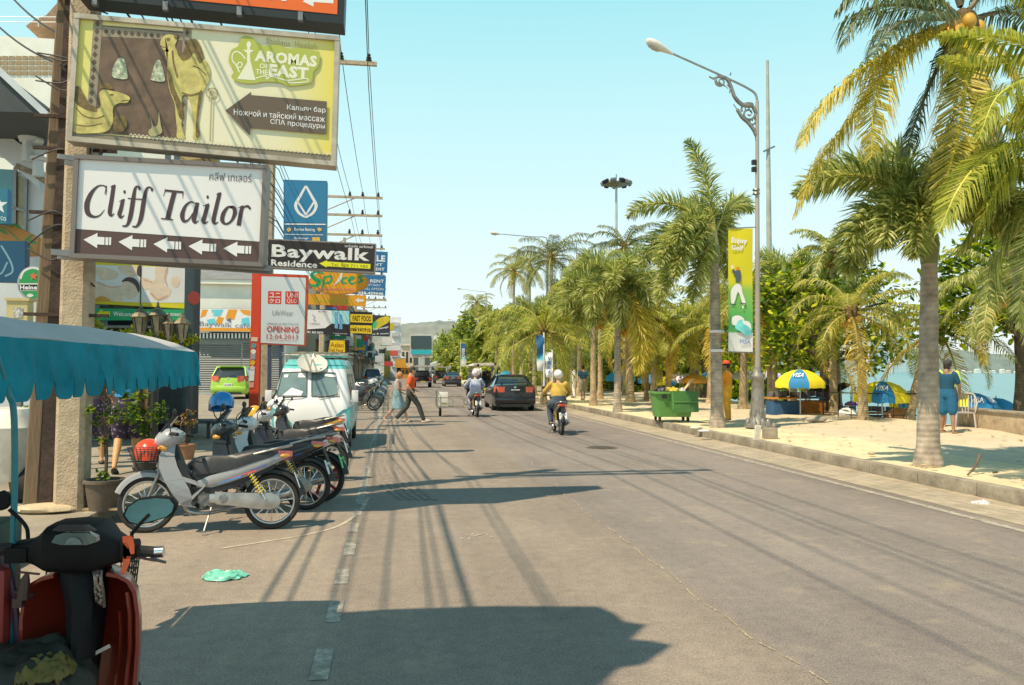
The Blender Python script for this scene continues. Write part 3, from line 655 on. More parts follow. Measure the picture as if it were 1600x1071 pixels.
# ---------------------------------------------------------------- utility poles, crossarms, wires
def xarm(mb,x,y,z,x0,x1): mb.span((x+x0,y-.06,z-.06),(x+x1,y+.06,z+.06))
def util_pole(base,top,label,arms,w=.3):
    """arms: list of (z,x0,x1) relative to the pole axis"""
    base=V(base);top=V(top); t=thing('utility_pole',label,'utility pole',base,group=None)
    mb=MB(); d=top-base; hw=w/2
    rings=[]
    for k in (0,1):
        c=d*k; q=hw*(1 if k==0 else .72); ch=.3*q
        rings.append([c+V(p) for p in ((-q+ch,-q,0),(q-ch,-q,0),(q,-q+ch,0),(q,q-ch,0),(q-ch,q,0),(-q+ch,q,0),(-q,q-ch,0),(-q,-q+ch,0))])
    mb.loft(rings); mb.build('shaft',M_CONC,t,smooth=0)
    for z,x0,x1 in arms:
        c=d*((z-base.z)/d.z); mb=MB(); mb.span(c+V((x0,-.06-w*.4,-.06)),c+V((x1,.06-w*.4,.06)))
        mb.bar(c+V((x0*.6,-w*.4,0)),c+V((0,-w*.4,-.7)),.05); mb.bar(c+V((x1*.6,-w*.4,0)),c+V((0,-w*.4,-.7)),.05)
        a=mb.build('crossarm',M_CONC,t,smooth=0)
    return t,d
def insul(t,c):
    mb=MB(); mb.lathe([(.02,0),(.09,.03),(.1,.06),(.04,.08),(.08,.11),(.085,.14),(.035,.17),(.06,.2),(.06,.23),(.02,.26)],c,10)
    mb.build('insulator',pm((.035,.03,.03),.3,0,.2),t)
POLEW=[]  # wire rows as (x,z)
WX=[-1.25,-.75,-.15]  
P0=G(112,797,PZ); P0t=P(133,60,P0.y); dd=(P0t-P0); top0=P0+dd*(11.8/dd.z)
t0,d0=util_pole(P0,top0,'weathered concrete utility pole at left, carrying the stacked shop signs',[])
ARMX=(-1.9,-1.2,-.5)
def armset(t,base,d,zs,x0,x1,ix,w=.3):
    for z in zs:
        c=d*((z-base.z)/d.z); mb=MB(); a=x0-base.x-c.x; b=x1-base.x-c.x
        mb.span(c+V((a,-.18,-.06)),c+V((b,-.06,.06))); mb.bar(c+V((b*.55,-.12,0)),c+V((.05,-.12,-.8)),.05)
        mb.build('crossarm',M_CONC,t,smooth=0)
        for x in ix: insul(t,c+V((x-base.x-c.x,-.12,.06)))
ZTOP=11.2
armset(t0,P0,d0,(ZTOP,ZTOP-.95),-4.1,-.3,(-1.75,-1.15,-.5))
# the twin posts beside it
q=G(52,796,PZ); qt=P(103,0,q.y); d=qt-q; d=d*(8.4/d.z)
t,d_=util_pole(q,q+d,'slim dark brown post leaning right, leftmost of the sign posts',[],w=.17)
[c_.data.materials.clear() or c_.data.materials.append(pm((.15,.105,.065),.9,0,.3,8,bump=.4,dirt=.5,streak=True)) for c_ in kids(t)]
q=G(74,797,PZ); qt=P(115,0,q.y); d=qt-q; d=d*(8.0/d.z)
t=thing('sign_post','rusty steel post wrapped in cables between the two concrete posts','sign post',q)
mb=MB(); mb.bar((0,0,0),d,.13,.13); mb.build('shaft',M_RUST,t,smooth=0)
mb=MB(); rl=random.Random(11)
for k in range(12):
    z=rl.uniform(2.2,7.5); a=d*(z/d.z); mb.tube(cr([a+V((-.3,-.1,rl.uniform(-.2,.2))),a+V((-.06,-.12,0)),a+V((.09,-.11,rl.uniform(-.05,.05))),a+V((.38,-.06,rl.uniform(-.3,.3)))],5),.009,5)
for k in range(8):
    z=rl.uniform(1.6,4.5); a=d*(z/d.z); mb.tube(cr([a+V((.08,-.1,0)),a+V((.2+rl.random()*.2,-.14,-.3)),a+V((.12,-.12,-.7-rl.random())),a+V((.3,-.1,-1.2-rl.random()*.5))],6),.008,5)
mb.build('cable_bundle',M_BLK,t)
mb=MB()
for z in (2.1,3.2,3.9,4.25,5.6,6.1): 
    a=d*(z/d.z); mb.bar(a+V((-.3,-.08,0)),a+V((.55,-.08,-.01)),.035)
each(mb,'bracket',M_RUST,t)
poles=[(P0,t0)]
# further poles
for Y,lab in ((25.2,'concrete utility pole partly hidden behind the white tailor sign'),(45,'concrete utility pole with three crossarms behind the blue bank sign'),(64,'distant concrete utility pole above the orange signs'),(86,'farther concrete utility pole over the shop row'),(112,'farthest concrete utility pole over the shop row')):
    b=V((-3.75,Y,PZ)); t,dv=util_pole(b,b+V((.1,0,11.9)),lab,[],w=.32)
    armset(t,b,dv,(ZTOP,ZTOP-1.0,ZTOP-2.1) if Y>30 else (ZTOP-.0,),-4.1,-.5,(-2.3,-1.6,-.75) )
    poles.append((b,t))
def wire(name,label,pts,r,sag,m=M_BLK,group=None,parent=None,n=10):
    mb=MB()
    for a,b in zip(pts[:-1],pts[1:]):
        a=V(a);b=V(b); q=[a+(b-a)*(i/n)-V((0,0,sag*4*(i/n)*(1-i/n))) for i in range(n+1)]
        mb.tube(q,r,5,caps=False)
    o=mb.build(name,m); return tag(o,label,'wire',group)
for i,(xa,xb) in enumerate(((-1.75,-2.3),(-1.15,-1.6),(-.5,-.75))):
    for j,(z0,dz) in enumerate(((ZTOP+.3,0),(ZTOP-.7,-1.0))):
        if j==1 and i==1: continue
        pts=[(xa-.1*1,-14,z0+.2),(xa,P0.y,z0)]+[(xb,p[0].y,z0 if (j==0 or k==0) else z0) for k,p in enumerate(poles[1:])]
        wire('power_line','black power line running over the crossarms, %s'%(('innermost upper','middle upper','outermost upper')[i] if j==0 else ('innermost lower','','outermost lower')[i]),pts,.013,.28,group='power lines along the street')
rl=random.Random(21)
for i in range(11):
    x=-3.62+rl.uniform(-.25,.95); z=6.0+i*.22+rl.uniform(-.1,.1)
    pts=[(x-.1,-14,z+.5),(x,P0.y,z)]+[(-3.5+rl.uniform(-.1,.1),p[0].y,z-.1*rl.random()) for p in poles[1:4]]
    wire('telephone_cable','black telephone cable strung low between the utility poles',pts,rl.uniform(.010,.018),rl.uniform(.15,.5),group='telephone cables')
for i,(a,b) in enumerate((((30,0),(110,60)),((0,42),(104,104)))):
    A=P(a[0]-40,a[1]-40,11);B=P(b[0],b[1],9.2)
    wire('service_cable','thin cable sagging from the left pole towards the pale building, %s'%('upper' if i==0 else 'lower'),[A,B],.012,.12)
# unseen slab added to cast the road shadow, its outline projected from that shadow
t=thing('shadow_slab','unseen flat slab on posts high on the left, added to cast the road shadow','canopy',(-4.6,0,PZ))
mb=MB(); 
def xy(px,py,z): 
    g=G(px,py); return V((g.x-z*.5+4.6,g.y-z*.32,z-PZ))
ZC=6.2; q=[xy(*p,ZC) for p in ((60,1010),(230,985),(420,967),(600,955),(760,950),(925,951),(950,962),(965,975),(1000,980),(975,1003),(1000,1005),(1040,1012),(1000,1040),(960,1045),(930,1071),(880,1110),(300,1250),(-300,1200))]
mb.prism(q,(0,0,.12)); mb.build('roof',pm((.3,.3,.28),.7,.3),t,smooth=0)
mb=MB(); mb.bar((.1,1.0,0),(.1,1.0,ZC-PZ),.1); mb.bar((.1,2.6,0),(.1,2.6,ZC-PZ),.1); mb.build('post',M_STEEL,t)
# ---------------------------------------------------------------- motorbikes (forward = +X, ground at z=0)
WR=.285
def wheel(parent,name,c,r,rimmat,w=.07,spokes=30,cast=False):
    mb=MB(); tp=[(r-.055,-w*.42),(r-.02,-w*.5),(r-.006,-w*.32),(r,0),(r-.006,w*.32),(r-.02,w*.5),(r-.055,w*.42)]
    mb.lathe(tp,c,36,'y',caps=False); o=mb.build(name,M_RUB,parent,fix=True)
    mb=MB(); mb.lathe([(r-.055,-w*.36),(r-.068,-w*.34),(r-.075,0),(r-.068,w*.34),(r-.055,w*.36)],c,36,'y',caps=False)
    mb.build('rim',rimmat,o)
    mb=MB(); c=V(c)
    mb.lathe([(.0,-.05),(.05,-.05),(.055,0),(.05,.05),(0,.05)],c,14,'y')
    if cast:
        for k in range(5):
            a=k*2*PI/5; mb.bar(c+V((.04*math.cos(a),0,.04*math.sin(a))),c+V(((r-.06)*math.cos(a),0,(r-.06)*math.sin(a))),.035,.02,up=(0,1,0))
    else:
        for k in range(spokes):
            a=k*2*PI/spokes; b=a+(.35 if k%2 else -.35); sd=.03 if k%4<2 else -.03
            mb.bar(c+V((.045*math.cos(a),sd,.045*math.sin(a))),c+V(((r-.062)*math.cos(b),0,(r-.062)*math.sin(b))),.0035)
    mb.build('spokes',rimmat if cast else M_CHR,o)
    return o
def arc_shell(mb,c,r,a0,a1,w,n=12,drop=.03,flare=None):
    """fender: curved shell around the axle, angles from +X towards +Z"""
    rings=[]
    for i in range(n+1):
        a=a0+(a1-a0)*i/n; ww=w*(1 if flare is None else flare(i/n)); er=V((math.cos(a),0,math.sin(a)))
        c_=V(c); row=[]
        for y,dr in ((-1,-drop),(-.85,-.008),(-.4,.012),(0,.018),(.4,.012),(.85,-.008),(1,-drop)): row.append(c_+er*(r+dr)+V((0,y*ww/2,0)))
        rings.append(row)
    n2=7; vs=[p for q in rings for p in q]
    mb.add(vs,[(i*n2+j,i*n2+j+1,(i+1)*n2+j+1,(i+1)*n2+j) for i in range(n) for j in range(6)])
def make_bike(label,body,accent,rim=None,cast=False,spring=(.7,.5,.03),plate=(.75,.75,.72),group=None,fair=None,basket=False,seat=M_SEAT,mirrors=True,full=True,name='motorbike',decal=True,tail=None,plate_text='กขค 846'):
    t=thing(name,label,'motorbike',group=group)
    B=paint(body); A=paint(accent); FR=paint(fair or body); RM=rim or M_ALU
    fa=V((.62,0,WR)); ra=V((-.6,0,WR))
    wheel(t,'front_wheel',fa,WR,RM,.065,cast=cast); wheel(t,'rear_wheel',ra,WR,RM,.075,cast=cast)
    mb=MB()                                                   # fork and headstock
    for sy in(-1,1):
        mb.tube([fa+V((0,sy*.062,0)),V((.50,sy*.062,.60))],.017,8); mb.tube([V((.50,sy*.062,.60)),V((.42,sy*.05,.86))],.014,8)
    mb.bar((.50,-.075,.60),(.50,.075,.60),.04); mb.tube([(.44,0,.82),(.40,0,.93)],.03,8)
    mb.build('fork',M_STEEL,t)
    mb=MB(); arc_shell(mb,fa,WR+.035,R(22),R(165),.115,16,.05,lambda u:1-.35*abs(u-.6)); mb.build('front_fender',B,t,solid=.004)
    # leg shield, two swept panels with an opening
    mb=MB()
    for sy in(-1,1):
        pr=[((.44,.07),.90),((.49,.15),.77),((.47,.205),.64),((.41,.22),.51),((.34,.20),.39),((.27,.17),.29),((.23,.12),.235)]
        inn=[((.36,.05),.88),((.355,.10),.76),((.31,.13),.64),((.25,.15),.53),((.19,.15),.43),((.16,.14),.34),((.18,.11),.26)]
        o=[V((x,sy*y,z)) for (x,y),z in pr]; q=[V((x,sy*y,z)) for (x,y),z in inn]
        for i in range(6): mb.add([o[i],o[i+1],q[i+1],q[i]],[(0,1,2,3)])
        # lower wing reaching back to the engine, around a triangular vent
        mb.add([V((.27,sy*.153,.56)),V((.03,sy*.135,.475)),V((.05,sy*.135,.44)),V((.245,sy*.153,.51))],[(0,1,2,3)]); mb.add([V((.03,sy*.135,.475)),V((.05,sy*.135,.44)),V((.17,sy*.14,.31)),V((.165,sy*.14,.36))],[(0,1,2,3)])
    each(mb,'leg_shield',B,t,solid=.008)
    mb=MB(); mb.loft([[V((x+.01,sy*w_,z)) for sy in(-1,1)]+[V((x-.05,sy*w_*.8,z+.02)) for sy in(1,-1)] for x,z,w_ in ((.40,.86,.055),(.33,.66,.10),(.22,.50,.115),(.05,.44,.11),(-.1,.44,.1))]); mb.build('centre_tunnel',M_DARK,t)
    mb=MB(); mb.loft([[V((x+dx,sy*w_,z)) for dx,sy in((.03,-1),(.03,1),(-.02,1),(-.02,-1))] for x,z,w_ in ((.46,.86,.05),(.50,.72,.085),(.49,.62,.07),(.46,.55,.05))]); mb.build('front_cover',M_DARK if fair is None else FR,t)
    # handlebar cowl with headlamp
    mb=MB(); rg=[]
    for x,w_,z0,z1 in ((.56,.06,.87,.97),(.525,.12,.82,1.01),(.45,.165,.81,1.06),(.37,.17,.86,1.05),(.30,.12,.91,1.01)):
        rg.append([V((x,w_*math.cos(a),(z0+z1)/2+(z1-z0)/2*math.sin(a))) for a in [k*PI/6 for k in range(12)]])
    mb.loft(rg); cw=mb.build('headlight_cowl',FR,t,smooth=60)
    mb=MB(); mb.ell((.535,0,.915),(.035,.10,.06),14,8); mb.build('headlight',pm((.75,.75,.72),.08,0,.1,4,spec=1,coat=1),t)
    mb=MB(); mb.box((.395,0,1.035),(.1,.16,.03),ry=-.3); mb.build('instrument_panel',M_GLASS,t,bevel=.01)
    for sy in(-1,1):
        mb=MB(); mb.ell((.47,sy*.115,.84),(.05,.025,.03),10,6); mb.build('indicator',pm((.75,.3,.03),.15,0,.1,spec=.8,coat=1),t)
        mb=MB(); mb.tube(cr([(.40,sy*.1,.97),(.38,sy*.2,.985),(.32,sy*.27,.98)],4),.012,7); g=mb.build('handlebar',M_DARK,t)
        mb=MB(); mb.tube([(.35,sy*.24,.983),(.28,sy*.34,.972)],.018,9); mb.build('grip',M_RUB,g)
        mb=MB(); mb.bar((.40,sy*.2,.975),(.36,sy*.34,.955),.01,.014); mb.build('lever',M_CHR,g)
        if mirrors:
            mb=MB(); mb.tube(cr([(.37,sy*.22,.99),(.38,sy*.25,1.1),(.33,sy*.31,1.17)],4),.006,6)
            mb.ell((.32,sy*.325,1.19),(.015,.06,.038),12,6); mb.build('mirror',M_DARK,t)
    # seat
    mb=MB(); rg=[]
    for x,w_,zt,zb in ((.19,.06,.68,.58),(.15,.10,.735,.57),(0,.125,.765,.58),(-.15,.13,.765,.60),(-.25,.14,.785,.63),(-.40,.135,.82,.68),(-.58,.115,.835,.735),(-.66,.08,.825,.76)):
        rg.append([V((x,-w_,zb)),V((x,-w_*1.02,zb+(zt-zb)*.55)),V((x,-w_*.8,zt-.012)),V((x,-w_*.35,zt)),V((x,w_*.35,zt)),V((x,w_*.8,zt-.012)),V((x,w_*1.02,zb+(zt-zb)*.55)),V((x,w_,zb))])
    mb.loft(rg); mb.build('seat',seat,t,smooth=50)
    # tail panels
    for sy in(-1,1):
        mb=MB(); top=[(.14,.50),(.0,.56),(-.2,.62),(-.4,.69),(-.6,.755),(-.76,.80)]; bot=[(.12,.43),(-.02,.44),(-.2,.49),(-.4,.56),(-.6,.655),(-.80,.75)]
        y=[.10,.125,.135,.13,.105,.06]
        rows=[]
        for (a,b,yy) in zip(top,bot,y):
            rows.append([V((a[0],sy*yy*.93,a[1])),V(((a[0]+b[0])/2,sy*(yy+.012),(a[1]*.45+b[1]*.55))),V((b[0],sy*yy*.85,b[1]))])
        vs=[p for r in rows for p in r]; mb.add(vs,[(i*3+j,i*3+j+1,i*3+4+j,i*3+3+j) for i in range(5) for j in range(2)])
        sp=mb.build('side_panel',paint(tail) if tail else B,t,solid=.006,smooth=60)
        if decal:
            mb=MB()
            for k,(x0,x1,z0,z1,h) in enumerate(((-.05,-.30,.465,.545,.03),(-.16,-.44,.515,.60,.026),(-.30,-.55,.575,.66,.02))):
                mb.mi=k%3; yy=sy*(.158-.02*k)
                mb.add([V((x0,sy*.147,z0)),V((x1,sy*(.15 if x1>-.45 else .137),z1-.01)),V((x1-.02,sy*(.15 if x1>-.45 else .137),z1+h-.01)),V((x0-.05,sy*.147,z0+h*.7))],[(0,1,2,3)])
            mb.build('decal',[A,flat((.55,.08,.1)),flat((.03,.12,.45))],sp,smooth=0)
    mb=MB(); mb.loft([[V((x,sy*w_,z+dz)) for sy,dz in((-1,-.03),(1,-.03),(1,.025),(-1,.025))] for x,z,w_ in ((-.66,.78,.085),(-.74,.775,.09),(-.80,.77,.06))]); mb.build('tail_light',pm((.45,.03,.02),.12,0,.15,4,spec=.8,coat=1),t)
    for sy in(-1,1):
        mb=MB(); mb.ell((-.73,sy*.10,.75),(.05,.022,.022),10,6); mb.build('indicator',pm((.75,.3,.03),.15,0,.1,spec=.8,coat=1),t)
    mb=MB(); mb.tube(cr([(-.42,-.125,.77),(-.62,-.12,.82),(-.76,-.07,.85),(-.78,0,.855),(-.76,.07,.85),(-.62,.12,.82),(-.42,.125,.77)],5),.012,7); mb.build('grab_rail',M_ALU,t)
    mb=MB(); arc_shell(mb,ra,WR+.045,R(70),R(170),.12,12,.04); mb.build('rear_fender',M_DARK,t,solid=.004)
    mb=MB(); mb.box((-.855,0,.50),(.008,.2,.17),ry=.35); pl=mb.build('license_plate',flat(plate),t,bevel=.003)
    mb=MB(); put_text(mb,plate_text,(-.872,.08,.552),(-.872,-.08,.552),(-.848,.08,.482),.02)
    mb.build('plate_lettering',flat((.03,.04,.12)),pl,smooth=0)
    mb=MB(); mb.bar((-.78,0,.72),(-.85,0,.56),.1,.012); mb.build('plate_bracket',M_DARK,t)
    mb=MB(); mb.loft([[V((x,sy*w_,z)) for sy,z in((-1,z0),(1,z0),(1,z1),(-1,z1))] for x,w_,z0,z1 in ((.16,.09,.40,.62),(0,.105,.38,.66),(-.2,.11,.42,.68),(-.4,.10,.52,.72),(-.62,.07,.62,.76))]); mb.build('inner_cover',M_DARK,t)
    mb=MB(); mb.loft([[V((x,sy*w_,z)) for sy in(-1,1)]+[V((x-.02,sy*w_*.8,z+.0)) for sy in(1,-1)] for x,z,w_ in ((.50,1.0,.11),(.44,1.10,.105),(.385,1.17,.07))]); mb.build('fly_screen',pm((.03,.045,.05),.12,0,.2,3,coat=1),t,smooth=60)
    # engine
    mb=MB(); mb.lathe([(0,-.10),(.085,-.10),(.1,-.085),(.1,.085),(.085,.1),(0,.1)],(.02,0,.33),18,'y'); mb.lathe([(0,-.11),(.06,-.11),(.075,-.09),(.075,.09),(.06,.11),(0,.11)],(-.12,0,.31),16,'y')
    for k in range(7): mb.box((.10+k*.02,0,.355+k*.002),(.010,.13,.13))
    mb.box((.265,0,.365),(.05,.11,.11)); mb.box((-.02,0,.25),(.24,.14,.05)); mb.tube([(.06,-.06,.42),(-.02,-.03,.5)],.035,10)
    mb.build('engine',pm((.16,.155,.145),.45,.6,.35,14,bump=.2,dirt=.5),t)
    mb=MB(); mb.tube(cr([(.27,-.02,.31),(.25,-.10,.2),(.05,-.13,.17),(-.2,-.135,.22)],5),.018,9)
    mb.tube([(-.2,-.135,.22),(-.3,-.145,.245),(-.75,-.155,.36),(-.82,-.155,.378)],[.02,.042,.05,.035],12); mb.build('exhaust',M_ALU,t)
    # chain case on the left (+Y), swing arm, shocks
    mb=MB(); pts=[(-.05,.40),(-.2,.385),(-.48,.375),(-.6,.375),(-.68,.34),(-.70,.285),(-.68,.235),(-.6,.205),(-.45,.215),(-.2,.255),(-.06,.27)]
    mb.prism([V((x,.085,z)) for x,z in pts],(0,.04,0)); mb.build('chain_case',pm((.33,.32,.30),.35,.6,.25,dirt=.6),t,bevel=.008)
    mb=MB(); mb.lathe([(0,.115),(.055,.115),(.06,.105),(.06,.09)],(-.14,.01,.325),16,'y'); mb.box((-.06,.10,.33),(.12,.04,.09)); mb.build('crankcase_cover',M_ALU,t,bevel=.006)
    mb=MB()
    for sy in(-1,1): mb.bar((-.1,sy*.075,.34),(-.6,sy*.085,.285),.03,.045)
    mb.bar((.2,0,.47),(-.35,0,.55),.06); mb.bar((-.3,0,.56),(-.7,0,.72),.05); mb.build('frame',M_DARK,t)
    for sy in(-1,1):
        a=V((-.38,sy*.115,.60)); b=V((-.55,sy*.13,.31)); mb=MB(); mb.tube([a,b],.012,7); sh=mb.build('shock_absorber',M_CHR,t)
        mb=MB(); n=60; d=b-a; u=d.normalized(); e1=u.orthogonal().normalized(); e2=u.cross(e1)
        mb.tube([a+d*(.04+.75*i/n)+(e1*math.cos(i*.85)+e2*math.sin(i*.85))*.026 for i in range(n+1)],.006,5); mb.build('spring',flat(spring,.3),sh)
        mb=MB(); mb.tube([(.02,sy*.10,.245),(.02,sy*.23,.245)],.016,8); mb.build('footpeg',M_RUB,t)
    mb=MB(); mb.tube([(-.02,.10,.24),(.02,.22,.02)],.009,6); mb.box((.025,.225,.012),(.05,.03,.016)); mb.tube([(.12,.14,.25),(.12,.16,.25),(.24,.17,.27)],.007,6); mb.build('side_stand',M_STEEL,t)
    if basket:
        mb=MB(); 
        for k in range(8):
            z=.70+k*.022; s_=.11+k*.006; mb.tube([(.60+.03-s_,-s_-.02,z),(.63+s_,-s_-.02,z),(.63+s_,s_+.02,z),(.63-s_,s_+.02,z)],.0035,4,closed=True)
        for k in range(9):
            f=-1+k/4
            for ax in (0,1):
                for sg in(-1,1):
                    lo=V((.63+(.11*f if ax else .11*sg),(.13*sg if ax else .13*f),.70)); hi=V((.63+(.155*f if ax else .155*sg),(.175*sg if ax else .175*f),.855)); mb.bar(lo,hi,.004)
        mb.box((.63,0,.70),(.2,.24,.006)); mb.bar((.5,0,.72),(.45,0,.8),.02)
        mb.build('front_basket',M_DARK,t)
    return t
def helmet(label,c,mat,loc,rz=0,tilt=(0,0),visor=None,group=None,parent=None):
    t=thing('helmet',label,'helmet',loc,rz) if parent is None else parent
    if parent is None: t.rotation_euler=(tilt[0],tilt[1],rz)
    mb=MB(); rg=[]
    for i in range(9):
        a=PI/2*(1-i/6.2); r=.135*max(.02,math.cos(a)) if a>0 else .135*(1+.12*a); z=.13*math.sin(a)
        rg.append([V((r*1.1*math.cos(q),r*.95*math.sin(q),z-(.02 if (abs(q-PI)<1.2) else 0)*max(0,-a))) for q in [k*PI/10 for k in range(20)]])
    mb.loft(rg,caps=False); mb.build('shell',mat,t,smooth=80,solid=-.012)
    mb=MB(); mb.add([V((.148*math.cos(q)*(1.02 if j else 1.12),.13*math.sin(q)*(1.02 if j else 1.1),.035 if j else -.07)) for q in [R(-62+k*12.4) for k in range(11)] for j in (0,1)],[(2*i,2*i+1,2*i+3,2*i+2) for i in range(10)])
    mb.build('visor',visor or M_GLASS,t,solid=.003)
    mb=MB(); mb.tube(cr([(.02,-.125,-.03),(.03,-.09,-.16),(.04,0,-.2),(.03,.09,-.16),(.02,.125,-.03)],4),.007,5); mb.build('chin_strap',M_DARK,t)
    return t
BG='motorbikes parked nose-in at the left kerb'
def place(t,rear,rz,len_=.6):
    """put a bike so that its rear wheel stands at ground point rear"""
    t.rotation_euler=(t.rotation_euler[0],0,rz); t.location=(rear[0]+len_*math.cos(rz),rear[1]+len_*math.sin(rz),0); return t
SILV=(.27,.27,.275)
b1=place(make_bike('silver step-through motorbike nearest the viewer, with blue side stripes',SILV,(.05,.2,.5),fair=(.30,.31,.33),group=BG,basket=True,plate_text='ชบ 846'),G(424,827),PI+.02); b1.rotation_euler[0]=.10
b2=place(make_bike('dark motorbike second in the parked row, beside the silver one',(.025,.028,.03),(.3,.3,.32),fair=(.03,.05,.06),group=BG,plate_text='ขก 315'),G(478,797),PI-.2); b2.rotation_euler[0]=.09
b3=place(make_bike('white motorbike with red wheel rims and a green number plate',(.72,.72,.70),(.5,.1,.1),rim=pm((.28,.02,.025),.4),cast=True,plate=(.12,.55,.22),group=BG,plate_text='ยค 692'),G(502,784),PI-.24); b3.rotation_euler[0]=.09
b6=place(make_bike('black motorbike squeezed between the red rimmed one and the orange tailed one',(.03,.03,.035),(.4,.4,.4),fair=(.45,.45,.46),group=BG,plate_text='ลค 250'),G(514,752),PI-.16); b6.rotation_euler[0]=.09
b4=place(make_bike('motorbike with orange and white tail in front of the parked van',(.05,.05,.055),(.75,.75,.72),fair=(.04,.04,.045),group=BG,tail=(.80,.33,.03)),G(524,718),PI-.12); b4.rotation_euler[0]=.08; b4.scale=(.94,)*3
b5=place(make_bike('white and purple motorbike closest to the parked van',(.72,.72,.74),(.1,.06,.25),fair=(.66,.66,.7),group=BG,decal=True),G(506,704),PI-.05); b5.rotation_euler[0]=.08
helmet('red helmet lying in the front basket of the silver motorbike',0,pm((.62,.06,.02),.25,0,.05,coat=.5),b1.matrix_basis@V((.63,0,.80)),2.0)
helmet('glossy blue helmet hung on the mirror of the white motorbike',0,pm((.02,.2,.5),.2,0,.05,coat=.6),P(346,630,b3.location.y-.2),2.6,(.2,.25),visor=pm((.02,.17,.45),.2,0,.05,coat=.6))
helmet('orange helmet hung on the bars of the orange tailed motorbike',0,pm((.85,.36,.02),.25,0,.1,coat=.5),P(398,646,b4.location.y-.1),2.4,(.1,.2),visor=pm((.85,.36,.02),.25,0,.1,coat=.5))
# row beyond the van, parked with the front wheels to the road
protos=[make_bike('black motorbike with chrome front wheel, first in the row beyond the van',(.05,.048,.045),(.4,.4,.4),group='motorbikes parked in the row beyond the van',full=False)]
protos.append(make_bike('green motorbike parked in the far row beyond the van',(.08,.12,.04),(.5,.5,.1),group='motorbikes parked in the row beyond the van',mirrors=True))
protos.append(make_bike('blue grey motorbike parked in the far row beyond the van',(.10,.17,.22),(.4,.4,.5),group='motorbikes parked in the row beyond the van'))
protos.append(make_bike('dull red motorbike parked in the far row beyond the van',(.22,.03,.03),(.4,.4,.4),group='motorbikes parked in the row beyond the van'))
protos.append(make_bike('silver grey motorbike parked in the far row beyond the van',(.34,.34,.35),(.4,.1,.1),group='motorbikes parked in the row beyond the van'))
rl=random.Random(17); y=32.8; used=set()
for i in range(42):
    k=0 if i==0 else rl.choice([1,2,4,3,2,4,1])
    x=-.62+rl.uniform(-.22,.12); rz=rl.uniform(-.38,.12); rr=(x-1.0,y)
    if k in used: t=dup(protos[k],(x-.6,y,0),rz)
    else: t=protos[k]; t.location=(x-.6,y,0); t.rotation_euler=(0,0,rz); used.add(k)
    if rl.random()<.45 and i<16:
        helmet('white helmet on the mirror of a motorbike in the far row',0,pm(rl.choice([(.7,.7,.7),(.05,.05,.06)]),.25,0,.1,coat=.5),(x-.15,y-.25,1.12),rl.uniform(-1,1))['label']=f'{"pale" if i%2 else "dark"} helmet on a parked motorbike in the row beyond the van, {["nearest","second nearest","third nearest","fourth nearest","fifth nearest","farther","much farther","farthest"][min(7,i//2)]}'
    y+=rl.uniform(1.1,1.7) if i<8 else rl.uniform(.75,1.3)
# ---------------------------------------------------------------- red scooter in the foreground, seen from behind, and its canopied sidecar
YC=2.95
o=P(112,900,YC); SX=o.x
t=thing('scooter','old red scooter with black handlebar cowl, cut off in the lower left corner','scooter',(SX,YC,0))
OO=V((SX,YC,0))
def L_(px,py,dy=0): return P(px,py,YC+dy)-OO
RP=pm((.17,.018,.008),.3,0,.15,3,coat=.4,dirt=.35,dirtc=(.12,.015,.01)); PLB=pm((.006,.006,.007),.62,0,.4,8,bump=.1,spec=.22)
# handlebar cowl: loft across X
mb=MB(); rg=[]
for px,yt,yb,th in ((18,850,872,.05),(38,847,878,.055),(60,838,884,.08),(80,819,890,.12),(118,816,893,.125),(154,819,890,.12),(172,836,884,.08),(194,848,878,.055),(208,850,876,.05)):
    a=L_(px,yt);b=L_(px,yb); c=(a+b)/2; h=(a.z-b.z)/2
    sg=lambda v:(1 if v>=0 else -1)*abs(v)**.45
    rg.append([c+V((0,th*sg(math.sin(q))+.04,h*sg(math.cos(q)))) for q in [k*PI/8 for k in range(16)]])
mb.loft(rg); mb.build('handlebar_cowl',PLB,t,smooth=38)
mb=MB(); pts=[(80,848),(87,837),(100,833),(136,833),(150,839),(151,847),(136,852),(95,852)]; mb.prism([L_(x,y,-.115) for x,y in pts],(0,.03,0)); mb.build('instrument_panel',pm((.05,.10,.10),.12,0,.4,14,spec=.8,coat=1),t,smooth=0)
mb=MB(); c=L_(113,847,-.117); mb.poly([c+V((.026*math.cos(a)+.004,-.003,.024*math.sin(a)-.009)) for a in [k*PI/14 for k in range(15)]]); mb.build('speedometer',pm((.12,.16,.16),.3,0,.3,30),t,smooth=0)
mb=MB(); mb.prism([L_(x,y,-.085) for x,y in ((84,827),(95,820),(140,820),(152,828),(140,829),(95,829))],(0,-.02,0)); mb.build('binnacle_brow',M_BLK,t,smooth=0)
for sx,(a,b,e) in ((1,((206,860),(243,863),(256,862))),(-1,((20,857),(-20,860),(-33,860)))):
    mb=MB(); mb.tube([L_(*a),L_(*b)],.019,10); g=mb.build('grip',M_RUB,t)
    mb=MB(); mb.tube([L_(*b),L_(*e)],.02,12); mb.build('grip_end',M_CHR,g)
    mb=MB(); mb.tube(cr([L_(a[0]+sx*4,a[1]+10,.06),L_(a[0]+sx*28,a[1]+13,.06),L_(a[0]+sx*53,a[1]+19,.05)],4),[.007,.009,.006],6); mb.build('brake_lever',M_ALU,t)
mb=MB()
for k,(p,q) in enumerate((((200,872),(150,888)),((30,872),(80,886)),((45,876),(95,905)))): mb.tube(cr([L_(*p),(L_(*p)+L_(*q))/2+V((0,.05,.0)),L_(*q)],5),.006,6)
mb.box(L_(30,866),(.07,.06,.05)); mb.box(L_(203,858),(.05,.06,.06)); mb.build('switch_gear',PLB,t,bevel=.006)
